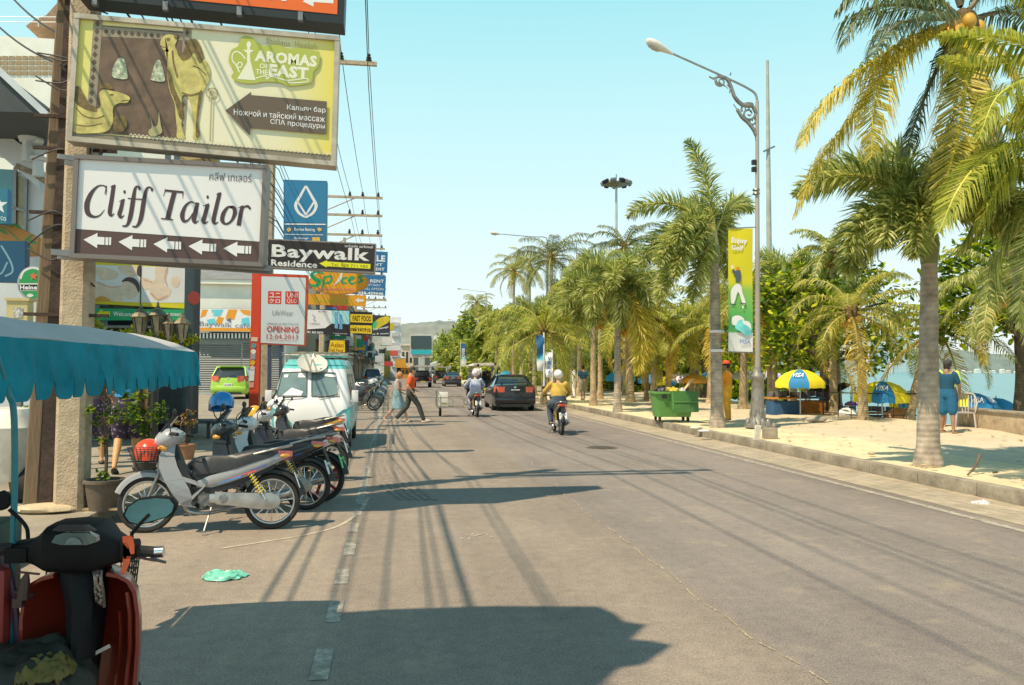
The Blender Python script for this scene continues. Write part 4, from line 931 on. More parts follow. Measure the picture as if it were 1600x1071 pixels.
mb=MB(); mb.tube(cr([L_(206,842),L_(207,833),L_(222,815),L_(234,803)],5),.007,7)
q=[L_(x,y,.0) for x,y in ((191,806),(197,792),(215,780),(245,776),(268,778),(276,788),(273,800),(262,809),(240,815),(215,822),(199,817))]; mb.prism(q,(0,.035,0)); mr=mb.build('mirror',PLB,t,bevel=.006)
mb=MB(); c=sum(q,V())/len(q); mb.poly([c+(p-c)*.9+V((0,-.003,0)) for p in q]); mb.build('mirror_glass',pm((.03,.11,.13),.08,0,.5,5,spec=.9),mr,smooth=0)
mb=MB(); mb.tube(cr([L_(44,842),L_(42,826),L_(32,812),L_(14,796)],5),.007,7); q=[L_(x,y,.0) for x,y in ((-28,790),(-20,775),(0,768),(14,776),(15,788),(4,798),(-18,800))]; mb.prism(q,(0,.035,0)); mb.build('mirror',PLB,t,bevel=.006)
mb=MB(); mb.strip([L_(x,y,-.03) for x,y in ((198,838),(200,858),(197,880),(191,898))],[.028,.03,.022,.014],(0,1,0)); mb.strip([L_(x,y,-.040) for x,y in ((202,840),(205,852),(207,866))],[.02,.02,.012],(0,1,0)); mb.build('strap',flat((.5,.09,.03)),t,smooth=0,solid=.002)
# leg shield: curved panel, seen from the inside
def shield_ring(z,hw,yo):
    return [V((hw*u, yo+.14*(1-abs(u)**2.4)-.05*(abs(u)>.93),z)) for u in [-1,-.93,-.8,-.6,-.35,0,.35,.6,.8,.93,1]]
mb=MB(); lv=[]
for py,hw in ((893,.085),(897,.125),(906,.158),(925,.18),(960,.19),(1010,.19),(1071,.18),(1130,.16),(1190,.14)):
    p=L_(130,py); lv.append([v+V((p.x,0,0)) for v in shield_ring(p.z,hw,.02)])
mb.loft(lv,caps=False,closed=False); mb.build('leg_shield',RP,t,smooth=60,solid=.012)
mb=MB()
p0=[L_(px,py,-.02) for px,py in ((199,925),(203,960),(203,1010),(197,1071))]; mb.tube(p0,.007,6); mb.tube([L_(187+dx,py,.03) for dx,py in ((0,955),(2,985),(0,1030),(-8,1080))],.006,6); mb.build('shield_rib',RP,t)
# steering column cover + glove box
mb=MB(); rg=[]
for py,x0,x1,dy in ((886,85,150,.0),(905,88,150,-.02),(945,96,150,-.03),(985,98,146,-.05),(1030,98,140,-.07),(1090,92,132,-.1)):
    a=L_(x0,py,dy);b=L_(x1,py,dy); rg.append([a+V((0,.12,0)),a+V((.01,.0,0)),a*.6+b*.4+V((0,-.03,0)),b*.6+a*.4+V((0,-.03,0)),b+V((-.01,0,0)),b+V((0,.12,0))])
mb.loft(rg); mb.build('column_cover',PLB,t,smooth=40)
mb=MB(); mb.ell(L_(147,1056,.02),(.017,.012,.03),12,8); mb.build('vent_slot',M_BLK,t)
mb=MB(); a=L_(147,1022,.0); b=L_(172,1009,.0); mb.bar(a,b,.012,.004,up=(0,1,0)); mb.build('sticker',flat((.55,.45,.38)),t,smooth=0)
mb=MB(); rl=random.Random(6)
for k in range(4):
    x=146+k*4; mb.tube(cr([L_(x,892,-.03),L_(x+rl.uniform(-4,4),905,-.045),L_(x+rl.uniform(-3,5),925,-.04),L_(x+5,940+k*3,-.03)],4),.005,5)
for k in range(14): mb.ell(L_(150+rl.uniform(-3,10),900+k*3.2,-.045),(.006,.005,.007),6,4)
mb.build('key_chain',pm((.2,.17,.14),.4,.6,.4),t)
# front basket beyond the shield, front wheel and fender below
mb=MB()
BX=-.19
for k in range(10):
    z=.66+k*.026; mb.tube([(BX,.28,z),(BX+.23+k*.003,.28,z),(BX+.23+k*.003,.52,z),(BX,.52,z)],.004,4,closed=True)
for k in range(9): mb.bar((BX+k*.026,.28,.66),(BX+k*.027,.28,.90),.004); mb.bar((BX+.235,.28+k*.03,.66),(BX+.258,.28+k*.03,.90),.005)
for k in range(9): mb.bar((BX+k*.026,.52,.66),(BX+k*.027,.52,.90),.004)
mb.box((BX+.11,.40,.665),(.2,.23,.01)); mb.build('front_basket',pm((.03,.035,.03),.6),t)
mb=MB(); mb.lathe([(.15,-.05),(.2,-.055),(.215,0),(.2,.055),(.15,.05)],(.02,.42,.215),28,'x'); mb.build('front_wheel',M_RUB,t)
mb=MB(); mb.tube([(.02,.42,.215),(.02,.2,.9)],.03,8); mb.build('fork',M_STEEL,t)
mb=MB(); mb.box((.0,-.25,.28),(.34,.55,.06)); mb.build('footboard',PLB,t,bevel=.015)
mb=MB(); mb.lathe([(.15,-.05),(.2,-.055),(.215,0),(.2,.055),(.15,.05)],(.0,-.85,.215),28,'x'); mb.build('rear_wheel',M_RUB,t)
mb=MB(); rg=[]
for y_,w_,zt in ((-.40,.1,.60),(-.46,.14,.66),(-.7,.17,.70),(-1.0,.15,.74),(-1.12,.1,.73)): rg.append([V((w_*math.cos(a),y_,zt-.12+(.12 if math.sin(a)>0 else .25)*math.sin(a))) for a in [k*PI/6 for k in range(12)]])
mb.loft(rg); mb.build('seat',M_SEAT,t,smooth=60)
# raincoat bundle on the step
def fold_sheet(c,rx,ry,h,seed,n=28):
    mb=MB(); vs=[]
    for j in range(n+1):
        for i in range(n+1):
            u=i/n*2-1;v=j/n*2-1; rr=max(abs(u),abs(v)); k=1-.22*abs(u*v)
            z=h*(1-rr**2.2)+h*.55*abs(mnoise.noise(V((u*1.6+seed,v*2.6,seed))))*(1-rr**4)+.02*mnoise.noise(V((u*5,v*5,seed+3)))
            vs.append(c+V((u*rx*k,v*ry*k,z)))
    mb.add(vs,[(j*(n+1)+i,j*(n+1)+i+1,(j+1)*(n+1)+i+1,(j+1)*(n+1)+i) for j in range(n) for i in range(n)]); return mb
c=L_(38,1075,-.12)
bl=tag(fold_sheet(c,.22,.2,.13,3).build('raincoat',pm((.016,.017,.011),.6,0,.5,4,bump=.25),None,smooth=50,fix=False,solid=.004),'crumpled dark olive raincoat bundled at the foot of the red scooter','raincoat'); bl.location=OO
fold_sheet(L_(72,1052,-.2),.085,.09,.045,8).build('yellow_panel',pm((.10,.075,.012),.6,0,.4,6,bump=.2),bl,smooth=50,fix=False,solid=.003)
# ---- sidecar cart with canopy
Y0,Y1=2.9,5.3; KS=.78
A0=P(0,516,Y0); A1=P(303,549,Y1)
ex0=A0.x-.02; ex1=A1.x
cart=thing('sidecar_cart','teal canopied food sidecar beside the red scooter, scalloped cloth valance','sidecar',(ex0-.6,3.9,0))
CO=V((ex0-.6,3.9,0))
def edge(y): u=(y-Y0)/(Y1-Y0); return ex0+(ex1-ex0)*u
TEAL=pm((.007,.17,.235),.8,0,.4,3.5,dirt=.4,dirtc=(.02,.24,.31),bump=.3,spec=.2); GREYT=pm((.40,.39,.38),.7,0,.12,2,dirt=.3,dirtc=(.3,.28,.26))
ZT=A0.z-.02
mb=MB(); nx,ny=8,24; vs=[]
for j in range(ny+1):
    y=1.9+(Y1+.03-1.9)*j/ny
    for i in range(nx+1):
        u=i/nx; x=edge(y)-1.0*(1-u); z=ZT+.12*math.sin(PI*min(1,(1-u)*1.0))**.8*(1)+.012*mnoise.noise(V((x*4,y*3,0)))-.004*math.sin(y*9)*(u>.8)
        vs.append(V((x,y,z))-CO)
mb.add(vs,[(j*(nx+1)+i,j*(nx+1)+i+1,(j+1)*(nx+1)+i+1,(j+1)*(nx+1)+i) for j in range(ny) for i in range(nx)])
mb.build('canopy_roof',GREYT,cart,smooth=60,solid=.006)
def valance(mb,yfrom,yto,xf,depth,per,n=150,seed=0,amp=.035,scal=True,zt=None):
    rr=7; vs=[]
    for i in range(n+1):
        u=i/n; y=yfrom+(yto-yfrom)*u; ph=(y/per)%1.0
        d=depth*(1-(.42*abs(2*ph-1)**5 if scal else .06*abs(mnoise.noise(V((y*9,1,seed))))))
        if u>.62: d=depth*(.95+.12*mnoise.noise(V((y*6,seed,2)))-(.28 if abs(2*ph-1)>.86 else 0))
        for j in range(rr+1):
            v=j/rr
            off=amp*v*(mnoise.noise(V((y*5.5,v*.8,seed)))*1.6*1.0)+.011*mnoise.noise(V((y*14,v*2,seed)))
            vs.append(V((xf(y)+off+.03*v,y,(zt or ZT)-d*v))-CO)
    mb.add(vs,[(i*(rr+1)+j,(i+1)*(rr+1)+j,(i+1)*(rr+1)+j+1,i*(rr+1)+j+1) for i in range(n) for j in range(rr)])
mb=MB(); valance(mb,1.9,Y1+.03,lambda y:edge(y)+.012,.225,.155,330,amp=.02); mb.build('valance',TEAL,cart,smooth=80,solid=.004)
mb=MB(); valance(mb,1.9,Y1+.03,lambda y:edge(y)-1.01,.24,.155,120,seed=5,zt=ZT+.0); mb.build('valance',pm((.10,.10,.11),.8,0,.3,3),cart,smooth=80,solid=.004)  # far valance coloured grey to stand in for its shaded inner side
TP=pm((.01,.15,.19),.4,0,.25,5,dirt=.3)
mb=MB(); p0=P(12,612,Y0+.06)-CO; mb.tube(cr([p0+V((-.02,-.1,.2)),p0,P(21,640,Y0+.06)-CO,P(23,720,Y0+.06)-CO,P(21,830,Y0+.06)-CO,P(18,900,Y0+.06)-CO,P(18,1090,Y0+.06)-CO],4),.0105,9); mb.build('canopy_post',TP,cart)
mb=MB(); mb.tube([V((edge(2.9)-.98,2.9,.4))-CO,V((edge(2.9)-.98,2.9,ZT))-CO],.02,9); mb.build('canopy_post',TP,cart)
mb=MB(); 
for dx in (-.02,-.98): mb.tube([V((edge(1.95)+dx,1.95,ZT-.01))-CO,V((edge(5.28)+dx,5.28,ZT-.01))-CO],.016,7)
for y in (1.95,2.95,4.1,5.27): mb.tube([V((edge(y)-.02,y,ZT-.01))-CO,V((edge(y)-.5,y,ZT+.09))-CO,V((edge(y)-.98,y,ZT-.01))-CO],.013,7)
mb.build('canopy_frame',TP,cart)
# cart tray low beside the scooter
mb=MB(); mb.box((-.25,-1.55,.42),(.75,1.3,.05)); mb.bar((.13,-2.2,.42),(.13,-.9,.42),.04); mb.bar((-.62,-2.2,.7),(-.62,-.9,.7),.03); mb.bar((.13,-1.6,.42),(.45,-1.75,.36),.04); mb.build('tray',M_STEEL,cart)
mb=MB(); mb.lathe([(.16,-.05),(.22,-.055),(.235,0),(.22,.055),(.16,.05)],(-.5,-1.4,.235),24,'x'); mb.build('wheel',M_RUB,cart)
mb=MB(); a=P(-40,870,3.0)-CO; mb.box(a+V((-.04,.1,-.05)),(.2,.25,.3)); mb.build('bin',pm((.03,.06,.04),.6),cart,bevel=.02)
mb=MB(); mb.tube([P(8,868,2.95)-CO,P(22,930,2.95)-CO,P(28,990,2.95)-CO,P(30,1080,2.95)-CO],.012,8); mb.tube([P(0,925,2.95)-CO,P(36,927,2.95)-CO,P(52,932,2.95)-CO],.012,8); mb.build('cart_frame',pm((.07,.03,.05),.5),cart)
mb=MB(); mb.box(P(-8,965,2.95)-CO,(.1,.1,.34)); mb.build('side_board',pm((.2,.025,.02),.5),cart,bevel=.02)
mb=MB(); c=P(36,922,2.9)-CO; mb.tube([c+V((0,0,-.03)),c+V((.005,0,.03)),c+V((.012,0,.055))],[.02,.016,.006],9); mb.bar(c+V((-.02,0,.06)),c+V((.05,0,.05)),.006); mb.box(c+V((-.012,0,-.04)),(.03,.03,.03)); mb.build('clamp',pm((.06,.035,.03),.5,.4,.4),cart)
# ---------------------------------------------------------------- cars (forward = +Y, ground z=0)
def rrect(hw,y0,y1,r,z,n=4):
    pts=[]
    for cx,cy,a0 in ((hw-r,y1-r,0),(-hw+r,y1-r,90),(-hw+r,y0+r,180),(hw-r,y0+r,270)):
        for k in range(n+1):
            a=R(a0+90*k/n); pts.append(V((cx+r*math.cos(a),cy+r*math.sin(a),z)))
    return pts
def car_wheel(t,x,y,r,w=.19,name='wheel'):
    sx=1 if x>0 else -1
    mb=MB(); mb.lathe([(r*.62,-w/2),(r*.9,-w/2),(r,-w*.35),(r,w*.35),(r*.9,w/2),(r*.62,w/2)],(x,y,r),24,'x',caps=False); o=mb.build(name,M_RUB,t)
    mb=MB(); mb.lathe([(0,sx*w*.35),(r*.2,sx*w*.38),(r*.55,sx*w*.30),(r*.64,sx*w*.5)],(x,y,r),20,'x')
    for k in range(5):
        a=k*2*PI/5; mb.bar((x+sx*w*.4,y,r),(x+sx*w*.4,y+r*.6*math.cos(a),r+r*.6*math.sin(a)),.05,.02)
    mb.build('rim',M_ALU,o)
def make_car(label,col,L=4.4,W=1.74,H=1.46,hatch=False,group=None,loc=(0,0,0),rz=0,plate='กข 1234',name='car',cat='car',spoiler=False):
    t=thing(name,label,cat,loc,rz,group); B=paint(col); hw=W/2; r0=-L/2; f=L/2
    wb=L*.3; belt=.97 if not hatch else .98
    # lower body: rings along Y of a rounded section
    def sec(y,w_,z0,z1,tum=.0):
        return [V((-w_*.93,y,z0)),V((-w_,y,z0+.12)),V((-w_*1.0,y,z0+(z1-z0)*.6)),V((-w_*.95,y,z1-.06)),V((-w_*.86,y,z1)),V((0,y,z1+.02)),V((w_*.86,y,z1)),V((w_*.95,y,z1-.06)),V((w_*1.0,y,z0+(z1-z0)*.6)),V((w_,y,z0+.12)),V((w_*.93,y,z0))]
    tr=belt+.10 if not hatch else belt
    st=[(r0,hw*.82,.34,.78 if not hatch else .8),(r0+.05,hw*.93,.24,tr-.06),(r0+.25,hw*.98,.2,tr),(r0+.9,hw,.18,tr-.02 if not hatch else belt),(0,hw,.18,belt-.03),(f-1.25,hw,.18,belt-.03),(f-.6,hw*.97,.2,belt-.12),(f-.15,hw*.88,.22,.72),(f,hw*.72,.3,.6)]
    mb=MB(); mb.loft([sec(*s_) for s_ in st]); mb.build('body',B,t,smooth=45)
    # greenhouse
    if hatch: lo=(r0+.1,f-1.0); hi=(r0+.48,f-1.85)
    else: lo=(r0+.5,f-1.15); hi=(r0+1.3,f-1.95)
    rl_=[]
    z0=belt-.02
    def gsec(k):
        y0=lo[0]+(hi[0]-lo[0])*k; y1=lo[1]+(hi[1]-lo[1])*k; w_=hw*(.93-(.20 if hatch else .29)*k); return rrect(w_,y0,y1,.14+.06*k,z0+(H-.05-z0)*k,3)
    mb=MB(); mb.loft([gsec(0),gsec(.5),gsec(1)]); mb.build('window',M_GLASS,t,smooth=50)
    mb=MB(); a=gsec(.93); b=gsec(1.0); c=[V((p.x*.85,(p.y-(hi[0]+hi[1])/2)*.9+(hi[0]+hi[1])/2,H)) for p in b]
    a=[V((p.x*1.012,(p.y-(lo[0]+lo[1])/2)*1.012+(lo[0]+lo[1])/2,p.z)) for p in a]; b=[V((p.x*1.01,(p.y-(hi[0]+hi[1])/2)*1.01+(hi[0]+hi[1])/2,p.z+.01)) for p in b]
    mb.loft([a,b,c]); mb.build('roof',B,t,smooth=50)
    mb=MB()
    for sx in(-1,1):
        for ya,yb in ((lo[0],hi[0]),(lo[1],hi[1]),((lo[0]+lo[1])/2-.1,(hi[0]+hi[1])/2-.05)):
            mb.bar((sx*hw*.915,ya+(.05 if ya<0 else -.05),z0),(sx*hw*(.74 if hatch else .65),yb+(.05 if ya<0 else -.05),H-.06),.075,.05,up=(1,0,0))
    mb.build('pillar',B,t)
    for sx in(-1,1):
        for y in(-wb,wb+.05): 
            car_wheel(t,sx*(hw-.10),y,.31)
        z0,z1=(.76,.98) if not hatch else (.78,1.04)
        o_=[(hw*.50,r0-.025),(hw*.78,r0+.0),(hw*.95,r0+.10),(hw*.985,r0+.28)]; mb=MB()
        vs=[V((sx*x,y,z)) for z in (z0,z1) for x,y in o_]+[V((sx*x*.94,y+.1,z)) for z in (z0,z1) for x,y in o_]
        mb.add(vs,[(0,1,5,4),(1,2,6,5),(2,3,7,6),(8,9,13,12),(9,10,14,13),(10,11,15,14),(0,1,9,8),(1,2,10,9),(2,3,11,10),(4,5,13,12),(5,6,14,13),(6,7,15,14),(0,4,12,8),(3,7,15,11)]); mb.build('tail_light',pm((.62,.10,.05),.1,0,.5,9,spec=.9,coat=1),t,smooth=60)
        mb=MB(); mb.ell((sx*hw*.66,f-.2,.68),(.17,.12,.08),10,6); mb.build('headlight',pm((.6,.6,.6),.1,0,.1,coat=1),t)
        mb=MB(); mb.ell((sx*(hw+.07),f-1.35,belt+.06),(.09,.05,.06),10,6); mb.build('side_mirror',B,t)
    mb=MB(); mb.loft([[V((x,r0+dy-.02+.08*abs(x/hw)**3,z)) for dy,z in ((.02,.28),(-.03,.34),(-.035,.52),(.0,.58),(.12,.58),(.12,.28))] for x in (-hw*.93,-hw*.6,0,hw*.6,hw*.93)]); mb.build('bumper',B,t,smooth=50)
    mb=MB(); mb.box((0,r0-.02+(.04 if not hatch else 0),.80 if not hatch else .62),(.36,.02,.15)); p=mb.build('license_plate',flat((.78,.78,.75)),t)
    mb=MB(); yy=r0-.034+(.04 if not hatch else 0); zz=.80 if not hatch else .62; put_text(mb,plate,(-.15,yy,zz+.045),(.15,yy,zz+.045),(-.15,yy,zz-.04),.02); mb.build('plate_lettering',flat((.04,.04,.05)),p,smooth=0)
    mb=MB(); mb.ell((0,r0+.03,.96 if not hatch else .9),(.06,.02,.04),12,6); mb.build('badge',M_CHR,t)
    mb=MB(); mb.box((0,r0+.2,.24),(W*.7,.5,.1)); mb.build('underside',M_BLK,t)
    if spoiler:
        mb=MB(); mb.bar((-hw*.72,r0+.2,tr+.09),(hw*.72,r0+.2,tr+.09),.16,.035); mb.box((-hw*.6,r0+.22,tr+.03),(.05,.1,.12)); mb.box((hw*.6,r0+.22,tr+.03),(.05,.1,.12)); mb.build('spoiler',B,t,bevel=.01)
        mb=MB(); mb.box((0,r0+.9,H-.03),(.3,.03,.02)); mb.build('brake_light',flat((.3,.02,.02)),t)
    if hatch:
        mb=MB(); mb.bar((-hw*.62,r0+.42,H-.02),(hw*.62,r0+.42,H-.02),.22,.03); mb.build('spoiler',B,t,bevel=.01)
        mb=MB(); mb.bar((0,r0+.14,1.03),(.28,r0+.16,1.05),.012); mb.build('wiper',M_DARK,t)
    return t
g=G(807,643); make_car('black saloon car with a tail spoiler driving away in the right lane',(.008,.009,.011),4.5,1.76,1.47,loc=(g.x,g.y+2.25,0),rz=-.02,spoiler=True)
g=G(708,604.5); make_car('dark grey saloon car driving far ahead in the right lane',(.03,.033,.04),4.4,1.72,1.45,loc=(g.x,g.y+2.2,0),plate='ฎต 881')
g=P(360,622,38); make_car('lime green hatchback parked before the grey roller shutter',(.30,.52,.05),3.8,1.67,1.50,hatch=True,loc=(g.x,g.y+1.9,zl(0,39)+.03),rz=-.06,plate='กต 2570')
# ---- songthaews: pickup trucks with a roofed open back, seen from behind
def songthaew(label,loc,col,canopy,group='open backed passenger pickups in traffic',rz=0):
    t=thing('passenger_pickup',label,'songthaew',loc,rz,group); B=paint(col); C=pm(canopy,.5,0,.15,2)
    mb=MB(); mb.span((-.82,0,.55),(.82,2.3,.62)); mb.span((-.82,0,.62),(-.77,2.3,1.02)); mb.span((.77,0,.62),(.82,2.3,1.02)); mb.build('bed',B,t,bevel=.01)
    mb=MB(); mb.loft([rrect(.84,2.35,4.6,.15,.5,3),rrect(.84,2.35,4.6,.15,.95,3)]); mb.loft([rrect(.82,2.35,3.6,.15,.95,3),rrect(.68,2.5,3.3,.2,1.58,3)]); mb.build('cab',B,t)
    mb=MB(); mb.span((-.6,2.335,1.05),(.6,2.35,1.45)); mb.build('rear_window',M_GLASS,t)
    for sx in(-1,1):
        for y in(.75,3.7): car_wheel(t,sx*.72,y,.33)
        mb=MB()
        for y in (.03,.8,1.6,2.28): mb.tube([(sx*.80,y,1.0),(sx*.80,y,1.92)],.02,7)
        mb.tube([(sx*.80,0,1.45),(sx*.80,2.3,1.45)],.016,6); mb.build('canopy_post',M_ALU,t)
        mb=MB(); mb.span((sx*.75-.02 if sx>0 else -.77,.05,.85),(sx*.35,2.25,.93)); mb.build('bench',pm((.12,.03,.03),.6),t)
        mb=MB(); mb.span((sx*.66-.12,-.02,.72),(sx*.66+.12,0.0,.88)); mb.build('tail_light',pm((.5,.06,.03),.15,0,.3,9,coat=1),t)
    mb=MB(); rg=[[V((x,y,1.92+.17*(1-(x/.86)**4)-.02)) for x in (-.86,-.8,-.5,0,.5,.8,.86)]+[V((x,y,1.88)) for x in (.8,0,-.8)] for y in (-.12,1.2,2.6,3.2)]
    mb.loft(rg); mb.build('canopy',C,t)
    mb=MB(); mb.span((-.78,-.14,1.93),(.78,-.125,2.06)); mb.build('destination_board',pm(canopy,.5,0,.3,6),t)
    mb=MB(); mb.span((-.55,-.32,.42),(.55,0,.46)); mb.span((-.8,-.05,.5),(.8,.0,.62)); mb.build('step_bumper',M_STEEL,t)
    mb=MB(); mb.span((-.2,-.07,.5),(.2,-.052,.61)); mb.build('license_plate',flat((.7,.45,.03)),t)
    return t
g=G(760,623); SB=songthaew('open backed passenger pickup with a white roof and standing riders',(g.x,g.y,0),(.02,.05,.12),(.55,.5,.42))
g=G(661,606); songthaew('dark passenger pickup with a pale roof ahead of the crossing couple',(g.x,g.y,0),(.02,.035,.05),(.45,.42,.38))
g=G(690,600); songthaew('smallest, most distant passenger pickup in the traffic',(g.x,g.y,0),(.03,.05,.05),(.3,.28,.22))
g=G(676,594); make_car('small white car far along the road between two pickups',(.7,.7,.7),4.2,1.7,1.5,hatch=True,loc=(g.x,g.y,0))
for i,(x,y,lab,c) in enumerate(((-1.6,76,'white van parked beyond the far motorbike row',(.7,.7,.72)),(-1.7,86,'silver car parked beyond the white van far along the left kerb',(.4,.4,.42)))):
    make_car(lab,c,4.4,1.7,1.75 if i==0 else 1.5,hatch=True,loc=(x,y,0))
# ---- parked minibus facing the viewer
YV=16.6; g=P(485,690,YV); VX=g.x; k=YV/F
van=thing('van','white and turquoise minibus facing the viewer, satellite dish on its roof rack','van',(VX,YV,0))
Wv=118*k/2
WB=pm((.80,.78,.74),.3,0,.05,2,coat=.4); TQ=pm((.12,.46,.46),.35,0,.1,3,coat=.4,dirt=.2)
lev=[(.22,.86,.10),(.34,.97,.0),(.60,1.0,-.02),(.88,.99,.03),(1.06,.965,.12),(1.35,.90,.32),(1.66,.83,.54),(1.74,.80,.62)]
mb=MB(); rings=[rrect(Wv*w_,y0,3.9-(.1 if z>1.2 else 0),.16,z,5) for z,w_,y0 in lev]
mb.loft(rings); n=len(rings[0])
mb.m=[]
for i in range(len(rings)-1):
    for j in range(n):
        a=rings[i][j]; b=rings[i][(j+1)%n]; c=(a+b)/2; z=(rings[i][j].z+rings[i+1][j].z)/2
        front=abs(b.x-a.x)>abs(b.y-a.y)*1.2 and c.y<1
        m=0
        if not front and (.3<z<.95): m=1
        if i==len(rings)-2: m=1
        mb.m.append(m)
mb.m+= [1,1]
mb.build('body',[WB,TQ],van,smooth=50)
def vp(px,py,z=None,off=.012):
    """point on the sloped front at photo position"""
    p=P(px,py,YV+.3); z=p.z
    for a,b in zip(lev[:-1],lev[1:]):
        if a[0]<=z<=b[0]: y=a[2]+(b[2]-a[2])*(z-a[0])/(b[0]-a[0]); break
    else: y=lev[-1][2]
    p=P(px,py,YV+y); return V((p.x-VX,y-off,p.z))
WG=pm((.15,.22,.22),.06,0,.35,1.2,spec=1,coat=1)
for q in ([(441,582),(480,581),(479,619),(432,618)],[(487,581),(524,583),(530,619),(487,619)]):
    mb=MB(); mb.prism([vp(*p) for p in q],(0,.01,0)); wg=mb.build('windscreen',WG,van,smooth=0)
    mb=MB(); pts=[vp(*p,off=.02) for p in q]; mb.tube(pts+[pts[0]],.012,6,closed=False); mb.build('seal',M_ALU,wg)
mb=MB(); mb.poly([vp(*p,off=.026) for p in ((456,606),(474,612),(470,619),(440,619))]); mb.poly([vp(*p,off=.026) for p in ((467,583),(478,583),(478,590),(466,590))]); mb.poly([vp(*p,off=.026) for p in ((444,586),(451,585),(450,590),(444,590))]); mb.poly([vp(*p,off=.026) for p in ((507,584),(524,586),(525,590),(507,588))]); mb.build('windscreen_sticker',flat((.7,.7,.66)),van,smooth=0)
mb=MB()
for a,b,c in (((442,622),(470,620),(478,619)),((498,622),(520,618),(527,617))): mb.tube([vp(*a,off=.03),vp(*b,off=.04),vp(*c,off=.03)],.009,5)
mb.build('wiper',M_DARK,van)
mb=MB(); c=V((0,-.035,.50)); mb.lathe([(.105,0),(.105,-.012),(.092,-.012),(.092,0)],c,28,'y'); 
for pts in ([(-.06,.075),(-.025,.0),(0,.05),(.025,.0),(.06,.075)],[(-.085,.03),(-.045,-.07),(0,.0),(.045,-.07),(.085,.03)]): mb.strip([c+V((x,-.016,z)) for x,z in pts],.022,(0,1,0))
mb.build('emblem',M_DARK,van,smooth=0,fix=False)
for sx in(-1,1):
    mb=MB(); q=[(sx*Wv*.98,.06,.52),(sx*Wv*.99,.06,.86),(sx*Wv*.82,.018,.84),(sx*Wv*.66,-.012,.74),(sx*Wv*.50,-.024,.6),(sx*Wv*.42,-.026,.52)]
    mb.poly([V(p)+V((0,-.02,0)) for p in q]); mb.build('corner_panel',TQ,van,smooth=0,fix=False)
    mb=MB(); mb.lathe([(0,-.03),(.075,-.03),(.09,-.0),(.09,.03)],(sx*Wv*.72,-.03,.46),18,'y'); mb.build('headlight',pm((.7,.7,.68),.08,0,.1,coat=1),van)
    mb=MB(); mb.box((sx*(Wv+.08),.25,1.10),(.13,.09,.25)); mb.bar((sx*(Wv-.02),.3,1.0),(sx*(Wv+.08),.26,1.0),.03); mb.build('side_mirror',WB,van,bevel=.025)
    for y in (.75,3.1): car_wheel(van,sx*(Wv-.1),y,.29,.17)
    for ya,yb in ((.55,1.25),(1.35,2.3),(2.4,3.5)):
        mb=MB(); mb.add([V((sx*(Wv*w_+.012),y,z)) for y,z,w_ in ((ya+.05,1.06,.965),(yb,1.06,.965),(yb,1.55,.855),(ya+.12,1.55,.855))],[(0,1,2,3)]); mb.build('side_window',M_GLASS,van,smooth=0,solid=.006,fix=False)
mb=MB(); mb.loft([[V((x,y,z)) for y,z in ((-.07,.28),(-.09,.32),(-.09,.40),(-.05,.43),(.05,.43),(.05,.28))] for x in (-Wv*.95,0,Wv*.95)]); mb.build('bumper',M_WHITE,van)
mb=MB(); mb.loft([rrect(Wv*.80,.60,3.8,.16,1.74,4),rrect(Wv*.74,.8,3.7,.2,1.86,4)]); mb.build('roof',TQ,van)
mb=MB()
for y in (.9,1.5,2.1,2.7,3.3):
    mb.tube([(-Wv*.86,y,1.76),(-Wv*.86,y,1.95),(Wv*.86,y,1.95),(Wv*.86,y,1.76)],.014,6)
for x in (-.86,-.4,0,.4,.86): mb.tube([(x*Wv,.75,1.95),(x*Wv,3.5,1.95)],.012,6)
for x in(-.86,.86): mb.tube([(x*Wv,.75,2.0),(x*Wv,3.5,2.03)],.012,6)
mb.build('roof_rack',M_ALU,van)
mb=MB(); rl=random.Random(12)
for k_ in range(5): mb.box((rl.uniform(-.4,.5),1.6+k_*.35,2.0+rl.uniform(0,.03)),(.9,.12,.04),rz=rl.uniform(-.2,.2))
mb.build('lumber',pm((.35,.28,.2),.8,0,.3),van)
c=P(488,568,YV+.55); t=thing('satellite_dish','large pale round dish leaning on the front of the minibus roof','satellite dish',c)
t.rotation_euler=(R(36),R(12),0)
mb=MB(); mb.lathe([(0,-.06),(.12,-.05),(.24,-.02),(.31,.02),(.315,.0),(.24,-.035),(.12,-.065),(0,-.075)],n=30); mb.build('reflector',pm((.55,.52,.45),.6,0,.1,4,dirt=.4,dirtc=(.35,.31,.24)),t)
mb=MB(); mb.tube([(0,-.2,-.03),(0,-.12,.2),(0,0,.24)],.01,6); mb.ell((0,0,.24),.025,8,6); mb.build('feed_arm',M_ALU,t)
